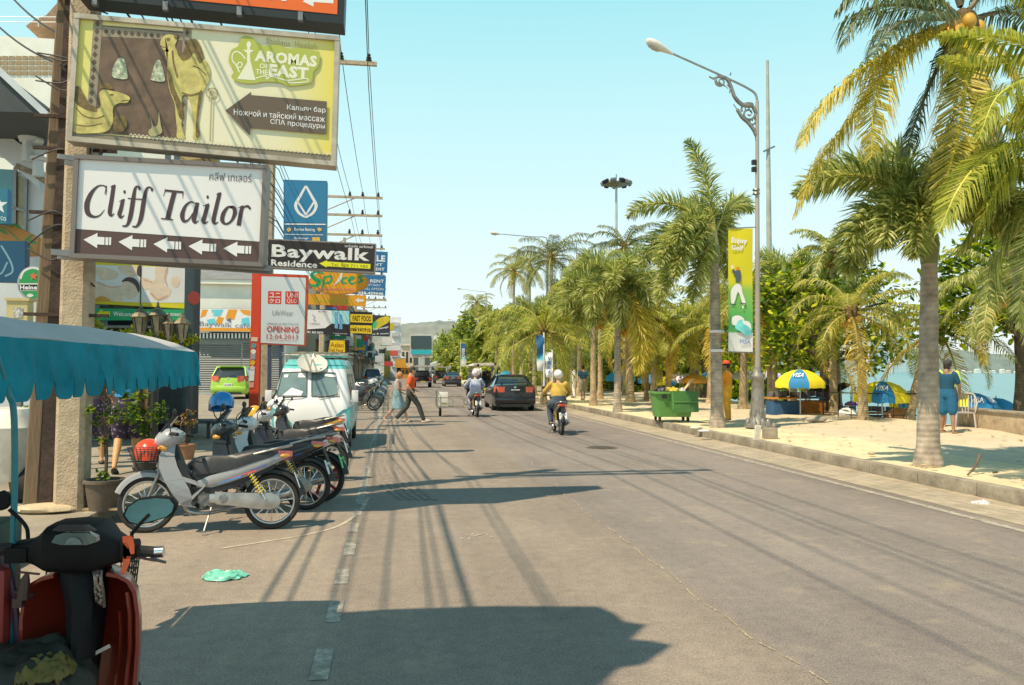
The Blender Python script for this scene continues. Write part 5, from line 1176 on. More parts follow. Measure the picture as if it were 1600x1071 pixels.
# ---------------------------------------------------------------- people (forward = +Y, right = +X)
BASEJ=dict(pelvis=(0,0,.93),waist=(0,.0,1.06),chest=(0,.01,1.27),neck=(0,.0,1.46),head=(0,.03,1.60),
 shR=(.18,0,1.40),shL=(-.18,0,1.40),elR=(.235,-.03,1.12),elL=(-.235,-.03,1.12),wrR=(.25,.05,.88),wrL=(-.25,.05,.88),
 hipR=(.09,0,.91),hipL=(-.09,0,.91),knR=(.10,.02,.50),knL=(-.10,.02,.50),anR=(.10,-.02,.09),anL=(-.10,-.02,.09))
def remesh(mb,name,mat,parent,vox=.016,smooth=4,extra=None):
    o=mb.build(name,mat,None,fix=True)
    m=o.modifiers.new('r','REMESH'); m.mode='VOXEL'; m.voxel_size=vox; m.use_smooth_shade=True
    s=o.modifiers.new('s','SMOOTH'); s.iterations=smooth; s.factor=.5
    dg=bpy.context.evaluated_depsgraph_get(); me=bpy.data.meshes.new_from_object(o.evaluated_get(dg))
    o.modifiers.clear(); old=o.data; o.data=me; me.name=name; bpy.data.meshes.remove(old)
    if not me.materials: me.materials.append(mat)
    if extra is not None and extra.v:
        bm=bmesh.new(); bm.from_mesh(me)
        vs=[bm.verts.new(p) for p in extra.v]
        for f in extra.f:
            try: bm.faces.new([vs[i] for i in f])
            except ValueError: pass
        bm.to_mesh(me); bm.free()
    me.polygons.foreach_set('use_smooth',[True]*len(me.polygons))
    setparent(o,parent); return o
def limb(mb,a,b,ra,rb,n=10):
    a=V(a);b=V(b); mb.tube([a,a+(b-a)*.33,a+(b-a)*.66,b],[ra,(ra*.7+rb*.3)*1.06,(ra*.35+rb*.65)*1.02,rb],n); mb.ell(a,ra*.98,8,6); mb.ell(b,rb*.98,8,6)
def human(label,loc,rz=0,J={},top=(.5,.1,.05),bottom=(.05,.06,.07),skin=None,hair=(.02,.015,.012),sleeve='short',legs='long',shoe=(.1,.08,.06),scale=1.0,helm=None,hat=None,fat=1.0,vox=.017,pattern=None,hairlen=0,group=None,female=False,topvar=.12,tail=True):
    t=thing('person',label,'person',loc,rz,group,scale)
    j={k:V(v) for k,v in BASEJ.items()}; j.update({k:V(v) for k,v in J.items()})
    skin=skin or M_SKIN
    mb=MB(); hd=j['head']; nk=j['neck']; up=(hd-nk).normalized()
    Q=up.to_track_quat('Z','Y').to_matrix(); 
    hq=Euler((0,0,J.get('look',0))).to_matrix() if 'look' in J else Matrix.Identity(3)
    hq=hq.to_3x3()
    mb.ell(hd+V((0,0,.02)),(.075,.092,.105),14,10); mb.ell(hd+hq@V((0,.03,-.055)),(.056,.062,.06),12,8); mb.ell(hd+hq@V((0,.088,-.012)),(.014,.022,.024),8,6)
    for sx in(-1,1): mb.ell(hd+hq@V((sx*.077,-.005,-.01)),(.012,.022,.03),8,6)
    mb.tube([nk-up*.05,nk+up*.04,hd-up*.03],[.062,.052,.05],10)
    def torso(mb,g):
        P_=j['pelvis'];W=j['waist'];C=j['chest'];N_=j['neck']-V((0,0,.03)); ax=(j['shR']-j['shL']).normalized(); ax=V((ax.x,ax.y,0)).normalized(); hx=(j['hipR']-j['hipL']); hx=V((hx.x,hx.y,0)).normalized()
        rings=[]
        sec=[(P_-(W-P_)*.6,hx,.145,.105),(P_,hx,.165,.118),(W,(ax+hx)/2,.145*fat,.108*fat),((W+C)/2,ax,.155*fat,.112*fat),(C,ax,.172,.118),(C+(N_-C)*.55,ax,.175,.098),(C+(N_-C)*.85,ax,.12,.075),(N_,ax,.06,.055)]
        for k,(c,a,w_,d) in enumerate(sec):
            tt=(sec[min(k+1,7)][0]-sec[max(k-1,0)][0]).normalized(); a=(a-tt*a.dot(tt)).normalized(); b=tt.cross(a)
            rings.append([c+a*math.cos(q)*(w_+g)+b*math.sin(q)*(d+g) for q in [i*PI/8 for i in range(16)]])
        return rings
    mb.loft(torso(mb,-.004)); ex=MB()
    for s_ in 'RL':
        sh,el_,wr=j['sh'+s_],j['el'+s_],j['wr'+s_]; hp,kn,an=j['hip'+s_],j['kn'+s_],j['an'+s_]
        limb(mb,sh,el_,.05,.038); limb(mb,el_,wr,.038,.026)
        d=(wr-el_).normalized(); sd=1 if s_=='R' else -1
        side=d.cross(V((0,0,1))) if abs(d.z)<.9 else V((0,1,0)); side=side.normalized()
        if abs(d.z)>=.9: side=V((0,1,0))
        mb.ell(wr+d*.05,(.03,.03,.045),8,6,M=d.to_track_quat('Z','Y').to_matrix())
        nrm=d.cross(side).normalized()
        for f in range(4):
            b=wr+d*.08+side*(.027-.018*f); l=(.066,.075,.07,.055)[f]; cu=nrm*(.012*sd)
            ex.tube([b-d*.02,b+d*l*.45+cu*.3,b+d*l*.8+cu*1.4,b+d*l*.98+cu*2.6],[.0095,.009,.008,.006],6)
        b=wr+d*.035+side*.03; ex.tube([b-side*.012,b+side*.02+d*.025,b+side*.027+d*.052],[.011,.0095,.007],6)
        limb(mb,hp,kn,.082*fat,.054); limb(mb,kn,kn+(an-kn)*.35,.054,.055); limb(mb,kn+(an-kn)*.35,an,.055,.034)
        fd=V(J.get('toe'+s_,(0,1,0))).normalized(); 
        ft=an+fd*.07+V((0,0,-.045)); Mq=fd.to_track_quat('Y','Z').to_matrix(); mb.ell(ft,(.042,.125,.036),10,6,M=Mq); mb.ell(an-fd*.02-V((0,0,.03)),(.035,.045,.04),8,6)
    remesh(mb,'body',skin,t,vox,4,ex)
    # hair
    if helm is None:
        mb=MB(); mb.ell(hd+hq@V((0,-.012,.035)),(.084,.1,.1),14,10); 
        mb.ell(hd+hq@V((0,-.045,-.005)),(.075,.062,.085),12,8)
        if hairlen: mb.tube([hd+hq@V((0,-.05,.05)),hd+hq@V((0,-.085,-.06)),hd+hq@V((0,-.08,-.06-hairlen))],[.07,.07,.035],10)
        hh=mb.build('hair',pm(hair,.5,0,.3,40,bump=.5),t,smooth=80)
        if hat:
            mb=MB(); mb.lathe([(.17 if hat[3] else .1,.07),(.105,.075),(.1,.13),(.075,.155),(0,.16)],hd,18); 
            if not hat[3]: mb.ell(hd+hq@V((0,.12,.075)),(.07,.08,.01),10,5)
            mb.build('hat',pm(hat[:3],.8,0,.15,10),t)
    else:
        mb=MB(); mb.ell(hd+V((0,-.01,.035)),(.122,.14,.128),18,12); mb.build('helmet',pm(helm,.25,0,.06,5,coat=.5),t,smooth=80)
        mb=MB(); mb.ell(hd+hq@V((0,.075,.0)),(.1,.075,.06),12,8); mb.build('visor',M_GLASS,t,smooth=80)
    for sx in(-1,1):
        mb=MB(); mb.ell(hd+hq@V((sx*.03,.086,.012)),(.013,.008,.008),8,6); mb.build('eye',M_DARK,t)
    mb=MB(); mb.ell(hd+hq@V((0,.088,-.062)),(.024,.008,.006),8,5); mb.build('mouth',pm((.3,.1,.08),.5),t)
    # clothing
    TM=pattern[0] if pattern else pm(top,.85,0,topvar,9,bump=.25,bscale=25); BM=pattern[1] if pattern else pm(bottom,.85,0,.18,8,bump=.25,bscale=25)
    mb=MB(); rg=torso(mb,.016); mb.loft(rg[0 if tail else 1:7])
    for s_ in 'RL':
        sh,el_,wr=j['sh'+s_],j['el'+s_],j['wr'+s_]
        if sleeve=='short': limb(mb,sh,sh+(el_-sh)*.72,.068,.064)
        elif sleeve=='long': limb(mb,sh,el_,.07,.058); limb(mb,el_,el_+(wr-el_)*.9,.056,.044)
        else: mb.ell(sh-V((0,0,.0)),.06,8,6)
    remesh(mb,'dress_top' if female and legs=='skirt' else 'shirt',TM,t,vox,4)
    mb=MB(); rg=torso(mb,.018); mb.loft(rg[0:3])
    if legs=='skirt':
        c=(j['hipR']+j['hipL'])/2; kx=(j['knR']+j['knL'])/2
        rr=[]
        for u in (0,.35,.7,1.0,1.12):
            q=c+(kx-c)*u+V((0,0,.06*(1-u))); spread_=.165+.05*u
            rr.append([q+V((math.cos(a)*(spread_+.02*math.sin(a*5+u)),math.sin(a)*(.13+abs(j['knR'].y-j['knL'].y)*.35*u+.03*u),0)) for a in [i*PI/10 for i in range(20)]])
        mb.loft(rr)
    else:
        for s_ in 'RL':
            hp,kn,an=j['hip'+s_],j['kn'+s_],j['an'+s_]
            if legs=='long': limb(mb,hp,kn,.105*fat,.08); limb(mb,kn,an+(kn-an)*.06,.08,.062)
            else: limb(mb,hp,hp+(kn-hp)*(.95 if legs=='knee' else .7),.112*fat,.105)
    remesh(mb,'skirt' if legs=='skirt' else ('trousers' if legs=='long' else 'shorts'),BM,t,vox,3)
    for s_ in 'RL':
        an=j['an'+s_]; fd=V(J.get('toe'+s_,(0,1,0))).normalized(); Mq=fd.to_track_quat('Y','Z').to_matrix(); mb=MB()
        mb.ell(an+fd*.07+V((0,0,-.06)),(.05,.138,.026),12,6,M=Mq)
        if shoe[0]>=0 and legs=='long': mb.ell(an+fd*.06+V((0,0,-.042)),(.048,.13,.042),12,6,M=Mq)
        mb.build('shoe',pm(shoe,.7,0,.2,12),t)
    return t
# crossing couple, walking to the right (+X): local forward +Y -> rz=-90
g=G(640,660)
walk=dict(hipR=(.085,0,.90),knR=(.09,.24,.54),anR=(.09,.40,.10),toeR=(0,1,.18),hipL=(-.085,0,.90),knL=(-.09,-.10,.50),anL=(-.09,-.42,.15),toeL=(0,.85,-.5),
 elR=(.25,-.10,1.13),wrR=(.23,.06,.93),elL=(-.24,-.05,1.13),wrL=(-.2,.16,1.0),pelvis=(0,0,.91),head=(0,.06,1.60))
human('man in an orange shirt and dark trousers striding across the road',(g.x+.02,g.y-.1,-.02),-PI/2+.05,walk,(.72,.09,.02),(.055,.06,.055),shoe=(.55,.48,.38),hair=(.05,.04,.035),scale=1.03)
walk2=dict(walk); walk2.update(elR=(.2,.02,1.14),wrR=(.1,.24,1.08),head=(0,.08,1.58),knR=(.09,.20,.52),anR=(.09,.33,.09))
human('woman in a grey blue dress walking beside the man in orange',(g.x-.38,g.y+.28,-.02),-PI/2+.05,walk2,(.33,.37,.38),(.20,.34,.38),legs='skirt',sleeve='none',hair=(.45,.25,.08),hairlen=.1,scale=.94,female=True,shoe=(.6,.55,.5))
# riders: seat height .78
ride=dict(pelvis=(0,0,.86),waist=(0,.02,1.0),chest=(0,.07,1.2),neck=(0,.10,1.38),head=(0,.14,1.53),shR=(.19,.09,1.32),shL=(-.19,.09,1.32),elR=(.34,.22,1.12),elL=(-.34,.22,1.12),wrR=(.31,.47,1.02),wrL=(-.31,.47,1.02),
 hipR=(.1,.02,.84),hipL=(-.1,.02,.84),knR=(.19,.42,.72),knL=(-.19,.42,.72),anR=(.17,.28,.31),anL=(-.17,.28,.31))
def rider_bike(px,py,label,blabel,body,top,bottom,helm,rz,sleeve,lean=0,sc_=1.0,rim=None):
    g=G(px,py); b=make_bike(blabel,body,(.2,.2,.2),name='motorbike',plate=(.8,.8,.78),rim=rim); b.location=(g.x-.6*math.sin(-(rz))*-1*0+0,g.y+.6,0); b.rotation_euler=(0,0,PI/2+rz)
    loc=b.matrix_basis.copy(); p=b.location+V((-math.sin(rz)*-.18*0,-.14,0))
    h=human(label,(p.x,p.y,-.02),rz,ride,top,bottom,helm=helm,sleeve=sleeve,shoe=(.05,.05,.05),scale=sc_,fat=1.3); return b,h
rb,_=rider_bike(879,680,'rider in a mustard yellow jacket and white helmet on a motorbike','motorbike under the rider in the mustard jacket, white number plate',(.10,.10,.11),(.50,.33,.06),(.07,.09,.13),(.75,.74,.74),-.05,'long')
sb,_=rider_bike(745,652,'rider in a pale blue shirt and pink white helmet pulling a sidecar','motorbike with the tubular sidecar frame attached on its left',(.05,.04,.05),(.36,.40,.50),(.40,.41,.47),(.75,.55,.57),.02,'long')
# sidecar frame with a white box
sc0=thing('sidecar','flat tubular sidecar with a scuffed white box, left of the pale blue rider','sidecar',(sb.location.x-.75,sb.location.y-.1,0))
mb=MB()
for z in (.34,.68): mb.tube([(-.62,-.5,z),(.42,-.5,z),(.42,.9,z),(-.62,.9,z)],.018,7,closed=True)
for x,y in((-.62,-.5),(-.1,-.5),(.42,-.5),(.42,.9),(-.62,.9),(-.62,.2)): mb.tube([(x,y,.34),(x,y,.92 if x<-.5 else .68)],.016,6)
for k in range(6): mb.bar((-.6,-.4+k*.24,.335),(.42,-.4+k*.24,.335),.06,.015)
mb.bar((.42,0,.4),(.75,0,.4),.03); mb.bar((.42,.6,.4),(.75,.6,.45),.03); mb.tube([(-.62,-.5,.92),(-.62,.9,.92)],.016,6); mb.build('frame',pm((.34,.30,.24),.6,.3,.3,6,dirt=.5,dirtc=(.12,.06,.03)),sc0)
wheel(sc0,'wheel',(0,0,0),.2,M_ALU,.08,12); w_=kids(sc0)[-1]; w_.location=(-.5,.1,.2); w_.rotation_euler=(0,0,PI/2)
wb_=thing('box','scuffed white box with an orange mark standing on the sidecar','box',(sb.location.x-.75-.42,sb.location.y-.38,.36))
mb=MB(); mb.box((0,0,.26),(.32,.3,.5)); mb.build('carton',pm((.68,.64,.58),.7,0,.15,4,dirt=.4,dirtc=(.4,.3,.2)),wb_,bevel=.015)
mb=MB(); mb.box((.02,-.153,.12),(.16,.004,.05)); mb.build('label',flat((.7,.35,.05)),wb_)
# passengers standing on the pickup
pz=.46
human('passenger in white standing at the left of the pickup step',(SB.location.x-.52,SB.location.y-.15,pz),.1,dict(elL=(-.3,.1,1.2),wrL=(-.25,.25,1.4)),(.7,.68,.68),(.1,.1,.14),scale=.9,vox=.022)
human('passenger in a dark top and jeans standing at the right of the pickup step',(SB.location.x+.50,SB.location.y-.15,pz),-.1,dict(elR=(.3,.1,1.25),wrR=(.3,.2,1.5)),(.03,.035,.05),(.06,.12,.18),scale=.95,skin=M_SKIND,vox=.022)
human('passenger in black seated deeper inside the pickup, between the two standing riders',(SB.location.x+.25,SB.location.y+1.2,.05),.4,ride,(.03,.03,.03),(.05,.05,.07),scale=.95,skin=M_SKIND,vox=.024)
# street sweeper beside the palm
g=G(1137,658,.2)
human('street worker in orange overalls standing behind the palm by the green bin',(g.x,g.y,.2),.9,dict(elL=(-.26,.12,1.15),wrL=(-.12,.32,1.15),elR=(.25,.1,1.14),wrR=(.1,.3,1.02)),(.85,.25,.02),(.7,.32,.03),hat=(.8,.08,.03,1),skin=M_SKIND,legs='long',shoe=(.35,.2,.1),scale=1.0)
# man in blue with phone and a companion in green
g=G(1480,678,.2)
human('man in a blue shirt and blue shorts looking at a phone beside the palm trunk',(g.x,g.y,.2),-1.05,dict(elR=(.26,.06,1.14),wrR=(.13,.30,1.16),elL=(-.25,.08,1.14),wrL=(-.1,.31,1.16),head=(0,.07,1.58),knR=(.12,.02,.5),anR=(.16,-.04,.09),anL=(-.15,.08,.09)),(.008,.06,.11),(.012,.10,.20),legs='knee',skin=M_SKIND,hat=(.05,.05,.05,0),shoe=(.3,.16,.08))
g2=P(1483,660,g.y+1.3); human('companion in a lime green shirt half hidden behind the man in blue',(g2.x,g2.y,.2),-.6,{},(.45,.6,.08),(.06,.06,.08),legs='knee',skin=M_SKIND,scale=1.02)
# pedestrians behind the canopy
def flower():
    m,nt,b,N,L=_nodes('floral_print'); tc=N.new('ShaderNodeTexCoord'); v=N.new('ShaderNodeTexVoronoi'); v.inputs['Scale'].default_value=16; L.new(tc.outputs['Object'],v.inputs['Vector'])
    r=N.new('ShaderNodeValToRGB'); e=r.color_ramp.elements; e[0].position=.0; e[0].color=(.5,.45,.42,1); e[1].position=.5; e[1].color=(.05,.035,.07,1); x=e.new(.22); x.color=(.25,.2,.28,1); x=e.new(.3); x.color=(.06,.045,.08,1)
    L.new(v.outputs['Distance'],r.inputs[0]); L.new(r.outputs[0],b.inputs['Base Color']); b.inputs['Roughness'].default_value=.8; return m
FLW=flower(); wk=dict(walk); wk.update(knR=(.1,.16,.52),anR=(.1,.16,.09),knL=(-.1,.06,.5),anL=(-.1,-.26,.12))
g=G(196,738,PZ); human('pedestrian in a bright blue shirt and dark floral shorts behind the potted plants',(g.x,g.y,PZ),.15,wk,(.03,.22,.5),pattern=(pm((.03,.25,.55),.8,0,.2,7,bump=.3),FLW),legs='knee',shoe=(.04,.04,.04),scale=1.06,skin=pm((.52,.28,.12),.55,0,.08,12))
g=G(140,728,PZ); human('second pedestrian in floral shorts farther left behind the canopy',(g.x,g.y+.2,PZ),.3,{},(.4,.4,.4),pattern=(pm((.12,.06,.05),.8,0,.2,7),FLW),legs='knee',shoe=(.05,.05,.05),skin=pm((.5,.27,.13),.55,0,.08,12))
# strollers on the promenade far ahead
fp=[((911,626),(.03,.10,.16),(.35,.3,.22),'stroller in a dark blue shirt and khaki trousers near the kerb palms','knee'),((897,622),(.75,.73,.7),(.7,.68,.65),'figure in white bending over beside the stroller in dark blue','long'),((884,617),(.2,.03,.06),(.06,.05,.06),'stroller in a maroon top behind the yellow jacket rider','long'),((869,614),(.7,.2,.05),(.1,.1,.12),'stroller in an orange top on the shaded walk','long'),((891,612),(.75,.3,.4),(.5,.5,.5),'stroller in pink farther along the shaded walk','knee'),((855,610),(.7,.7,.7),(.1,.1,.2),'stroller in a pale shirt far along the shaded walk','long'),((877,608),(.05,.05,.06),(.2,.2,.2),'stroller in black far along the shaded walk','long')]
for i,((px,py),a,b,lab,lg) in enumerate(fp):
    g=G(px,py,.2); human(lab,(g.x,g.y,.2),(i*1.3)%6,{} if i%2 else dict(knR=(.1,.12,.5),anR=(.1,.2,.09),anL=(-.1,-.2,.1)),a,b,legs=lg,vox=.026,skin=M_SKIND if i%2 else None)
# ---------------------------------------------------------------- palms and trees
LF_FOX=leafmat((.085,.115,.04),(.20,.23,.085),(.38,.39,.18),(.58,.55,.34),.42)
LF_COCO=leafmat((.08,.105,.03),(.20,.215,.05),(.36,.335,.09),(.48,.43,.17),.42)
LF_GOLD=leafmat((.20,.19,.05),(.38,.33,.07),(.48,.40,.11),(.52,.45,.22),.42)
LF_LIME=leafmat((.11,.145,.03),(.23,.26,.05),(.34,.34,.08),(.42,.40,.14),.42)
LF_DARK=leafmat((.03,.05,.025),(.07,.10,.05),(.14,.16,.07),(.24,.23,.13),.25)
LF_DRY=leafmat((.22,.14,.03),(.40,.28,.05),(.5,.38,.08),(.5,.4,.15),.3)
LF_ALM=leafmat((.025,.055,.01),(.09,.15,.015),(.30,.36,.025),(.6,.52,.04),.48,.35)
LF_ALM2=leafmat((.07,.11,.035),(.16,.21,.055),(.29,.31,.08),(.42,.4,.1),.45)
LF_RACH=pm((.33,.28,.07),.5,0,.2,8); LF_RACHD=pm((.14,.11,.06),.6,0,.3,8)
M_TRUNK=None
def trunkmat(c,ring=14):
    m,nt,b,N,L=_nodes('palm_bark'); tc=N.new('ShaderNodeTexCoord')
    n=N.new('ShaderNodeTexNoise'); n.inputs['Scale'].default_value=5; n.inputs['Detail'].default_value=6; L.new(tc.outputs['Object'],n.inputs['Vector'])
    w_=N.new('ShaderNodeTexWave'); w_.bands_direction='Z'; w_.inputs['Scale'].default_value=ring/6.28*1.6; w_.inputs['Distortion'].default_value=1.6; w_.inputs['Detail'].default_value=3; L.new(tc.outputs['Object'],w_.inputs['Vector'])
    r=N.new('ShaderNodeValToRGB'); e=r.color_ramp.elements; e[0].position=.3; e[0].color=(*mix(c,.52),1); e[1].position=.7; e[1].color=(*mix(c,1.25),1); L.new(n.outputs['Fac'],r.inputs[0])
    x=N.new('ShaderNodeMixRGB'); x.blend_type='MULTIPLY'; x.inputs[0].default_value=.12; L.new(r.outputs[0],x.inputs[1]); L.new(w_.outputs['Color'],x.inputs[2]); L.new(x.outputs[0],b.inputs['Base Color'])
    b.inputs['Roughness'].default_value=.9; bp=N.new('ShaderNodeBump'); bp.inputs['Strength'].default_value=.35; bp.inputs['Distance'].default_value=.015; L.new(w_.outputs['Fac'],bp.inputs['Height']); L.new(bp.outputs[0],b.inputs['Normal']); return m
TK_GREY=trunkmat((.50,.425,.34)); TK_TAN=trunkmat((.52,.40,.24),18); TK_DARK=trunkmat((.15,.12,.09))
def frond(mb,rng,o,az,el0,Lr,droop,kind='coco',lw=1.0,n=44,twist=0,stem=.14,mr=1,ml=0,ll=None,path=None,sag=(.5,1.1)):
    """one feather leaf; az azimuth, el0 start elevation, Lr length, droop total bend (radians)"""
    pts=[];p=V(o);N_=16; dirs=[]
    for i in range(N_+1):
        u=i/N_; el=el0-droop*(u**1.35); a=az+twist*u
        d=V((math.cos(a)*math.cos(el),math.sin(a)*math.cos(el),math.sin(el))); pts.append(p.copy()); dirs.append(d); p=p+d*(Lr/N_)
    if path is not None:
        q=cr(path,12); ds=[0]
        for a_,b_ in zip(q[:-1],q[1:]): ds.append(ds[-1]+(b_-a_).length)
        Lr=ds[-1]; pts=[];k=0
        for i in range(N_+1):
            s_=Lr*i/N_
            while k<len(ds)-2 and ds[k+1]<s_: k+=1
            pts.append(q[k]+(q[k+1]-q[k])*((s_-ds[k])/max(1e-6,ds[k+1]-ds[k])))
        dirs=[(pts[min(i+1,N_)]-pts[max(i-1,0)]).normalized() for i in range(N_+1)]; az=math.atan2(dirs[0].y,dirs[0].x)
    mb.mi=mr; mb.tube(pts,[.035*lw+.012,.004],5,caps=False); mb.mi=ml
    ll=ll or (.85 if kind=='coco' else .42)
    for i in range(n):
        u=stem+(1-stem)*(i+.5)/n; f=u*N_; k=min(N_-1,int(f)); q=pts[k]+(pts[k+1]-pts[k])*(f-k); d=dirs[k]
        side=d.cross(V((0,0,1))); 
        if side.length<.05: side=V((math.sin(az),-math.cos(az),0))
        side=side.normalized(); upv=side.cross(d).normalized()
        prof=math.sin(PI*min(1,.13+u*.80))**.7*(1 if u<.9 else 1-(u-.9)*3)
        if kind=='coco':
            for s_ in(-1,1):
                l=Lr/3.6*ll*prof*rng.uniform(.85,1.1); w_=.035*lw*rng.uniform(.8,1.15)
                v=(side*s_*rng.uniform(.75,1)+d*rng.uniform(.45,.75)+upv*rng.uniform(-.1,.25)).normalized()
                m1=q+v*l*.5; e=m1+(v*.6+V((0,0,-1))*rng.uniform(*sag)).normalized()*l*.5
                wv=d*w_*.5
                mb.add([q-wv*.6,q+wv*.6,m1+wv,e+wv*.15,e-wv*.15,m1-wv],[(0,1,2,5),(5,2,3,4)])
        else:
            for c in range(7):
                a=c*2*PI/7+rng.uniform(-.4,.4)+i*.7
                l=ll*lw*prof*rng.uniform(.75,1.1); w_=.028*lw
                v=(side*math.cos(a)+upv*math.sin(a)+d*rng.uniform(.5,.85)).normalized()
                m1=q+v*l*.55; e=m1+(v+V((0,0,-.45))).normalized()*l*.45; wv=v.cross(V((rng.random()-.5,rng.random()-.5,.3))).normalized()*w_*.5
                mb.add([q-wv*.5,q+wv*.5,m1+wv,e,m1-wv],[(0,1,2,4),(4,2,3)])
def trunk_mb(pts,r0,r1,flare=1.35,n=12,rng=None):
    mb=MB(); q=cr(pts,6); k=len(q); rs=[]
    for i in range(k):
        u=i/(k-1); rs.append((r0+(r1-r0)*u)*(1+(flare-1)*max(0,1-u*7))*(1+.03*math.sin(i*2.1)))
    mb.tube(q,rs,n); return mb
def palm(label,base,top,kind='coco',r=.16,Lr=3.0,nf=15,seed=0,mat=None,rach=None,tk=None,group='palms along the beach promenade',spec=None,lean=None,name=None,lw=1.0,n=None,hang=.0,trunk=True,dry=0,mats=None):
    rng=random.Random(seed); base=V(base); top=V(top); h=top-base
    t=thing(name or ('coconut_palm' if kind=='coco' else 'foxtail_palm'),label,'palm tree',base,group=group)
    if trunk:
        mid=[V((0,0,-.1)),h*.3+V(lean or (0,0,0))*.7,h*.65+V(lean or (0,0,0)),h]
        trunk_mb(mid,r,r*.68,rng=rng).build('trunk',tk or (TK_TAN if kind=='coco' else TK_GREY),t,smooth=60)
    if kind!='coco':
        d=V((0,0,1)); mb=MB(); mb.tube([h-d*.05,h+d*.25,h+d*.6,h+d*.85],[r*.72,r*.9,r*.62,r*.3],10); mb.build('crownshaft',pm((.20,.22,.08),.5,0,.2,6),t); h=h+d*.7
    mb=MB(); n=n or (46 if kind=='coco' else 40)
    if spec is None:
        spec=[]
        for i in range(nf):
            u=i/nf; az=i*2.39996+rng.uniform(-.25,.25)
            if kind=='coco': el=1.25-2.0*u**1.1+rng.uniform(-.12,.12)+hang*-.3; dr=.9+.9*rng.random()+.5*(1-u)
            else: el=1.35-2.0*u+rng.uniform(-.1,.1); dr=1.3+.9*rng.random()
            spec.append((az,el,Lr*rng.uniform(.82,1.08),dr,0))
    for i,(az,el,l,dr,mi) in enumerate(spec):
        m_=2 if (mi==2 or (dry and i>=len(spec)-dry)) else 0
        frond(mb,rng,h+V((0,0,.05)),az,el,l,dr,kind,lw,n,rng.uniform(-.15,.15),mr=1,ml=m_)
    mb.build('crown',mats or [mat or (LF_COCO if kind=='coco' else LF_FOX),rach or LF_RACH,LF_DRY],t,smooth=0,fix=False)
    if kind=='coco':
        mb=MB()
        for k in range(9):
            a=rng.random()*6.28; mb.ell(h+V((math.cos(a)*.2,math.sin(a)*.2,-.12-rng.random()*.2)),(.1,.1,.13),8,6)
        mb.build('coconut',pm((.35,.22,.04),.5,0,.3,3),t,smooth=80)
        mb=MB(); mb.lathe([(r*.7,-.35),(r*1.35,-.05),(r*1.25,.2),(.05,.45)],h,10)
        mb.build('crown_fibre',pm((.13,.085,.04),.95,0,.5,18,bump=.8),t)
    return t
PGR=.2
def gp(px,py): return G(px,py,PGR)
# -- big foxtail in front of the sea (trunk at px 1450)
b=gp(1450,727); top=P(1452,408,b.y)
sp=[(a,e,l,d,0) for a,e,l,d in ((2.9,.8,2.0,1.6),(3.4,.25,1.8,1.7),(-2.0,.65,1.8,2.2),(-1.4,.45,1.8,2.3),(-1.2,1.05,1.6,2.2),(.1,.6,1.9,1.8),(.6,1.0,1.9,1.4),(1.6,1.2,1.8,1.2),(2.3,1.0,1.9,1.4),(-.5,.3,1.8,1.9),(4.0,.2,1.7,1.9),(-1.0,.05,1.6,1.4),(-2.6,.35,1.7,2.0),(3.1,-.05,1.6,1.5),(-1.7,1.25,1.5,2.4))]
palm('foxtail palm with a pale ringed trunk standing nearest on the right pavement',b,top,'fox',.175,2.0,12,1,spec=[(a,e,l*1.14,d,m_) for a,e,l,d,m_ in sp],lw=1.28,n=60)
mb=MB(); rg=random.Random(3)
for k in range(26):
    a=rg.random()*6.28; d=rg.uniform(.17,.25); mb.tube([(math.cos(a)*.14,math.sin(a)*.14,.12),(math.cos(a)*d*.7,math.sin(a)*d*.7,.05),(math.cos(a)*d,math.sin(a)*d,-.02)],.016,5)
o=bpy.data.objects['foxtail_palm']; mb.build('root',TK_TAN,o)
# -- mid foxtail by the golf banner (px 1120)
b=gp(1121,669); b=P(1121,666,b.y+.55); b.z=.2; top=P(1116,410,b.y)
sp=[(a,e,l,d,0) for a,e,l,d in ((3.05,.85,2.7,1.75),(2.6,1.52,2.7,.55),(.65,.95,2.7,1.4),(.95,.6,2.5,1.5),(-2.6,.1,2.7,1.35),(-2.4,-.1,2.6,1.2),(-2.9,-.45,2.6,.9),(1.0,.2,2.4,1.7),(3.5,.15,2.4,1.5),(1.7,1.0,2.2,1.2),(-2.5,.5,2.4,2.1),(3.0,.3,2.4,1.9),(-2.7,-.3,2.5,1.0),(1.2,.1,2.3,1.4),(-2.35,-.7,2.3,.7),(2.2,-.2,2.4,1.2))]
palm('foxtail palm with an upright plume leaf beside the golf banner',b,top,'fox',.17,2.5,12,2,spec=sp,lw=1.3,n=56)
mb=MB()
for z in (1.95,2.45): mb.lathe([(.185,0),(.195,.02),(.195,.05),(.185,.07)],(0,0,z),14)
mb.build('white_band',M_WHITE,bpy.data.objects['foxtail_palm.001'])
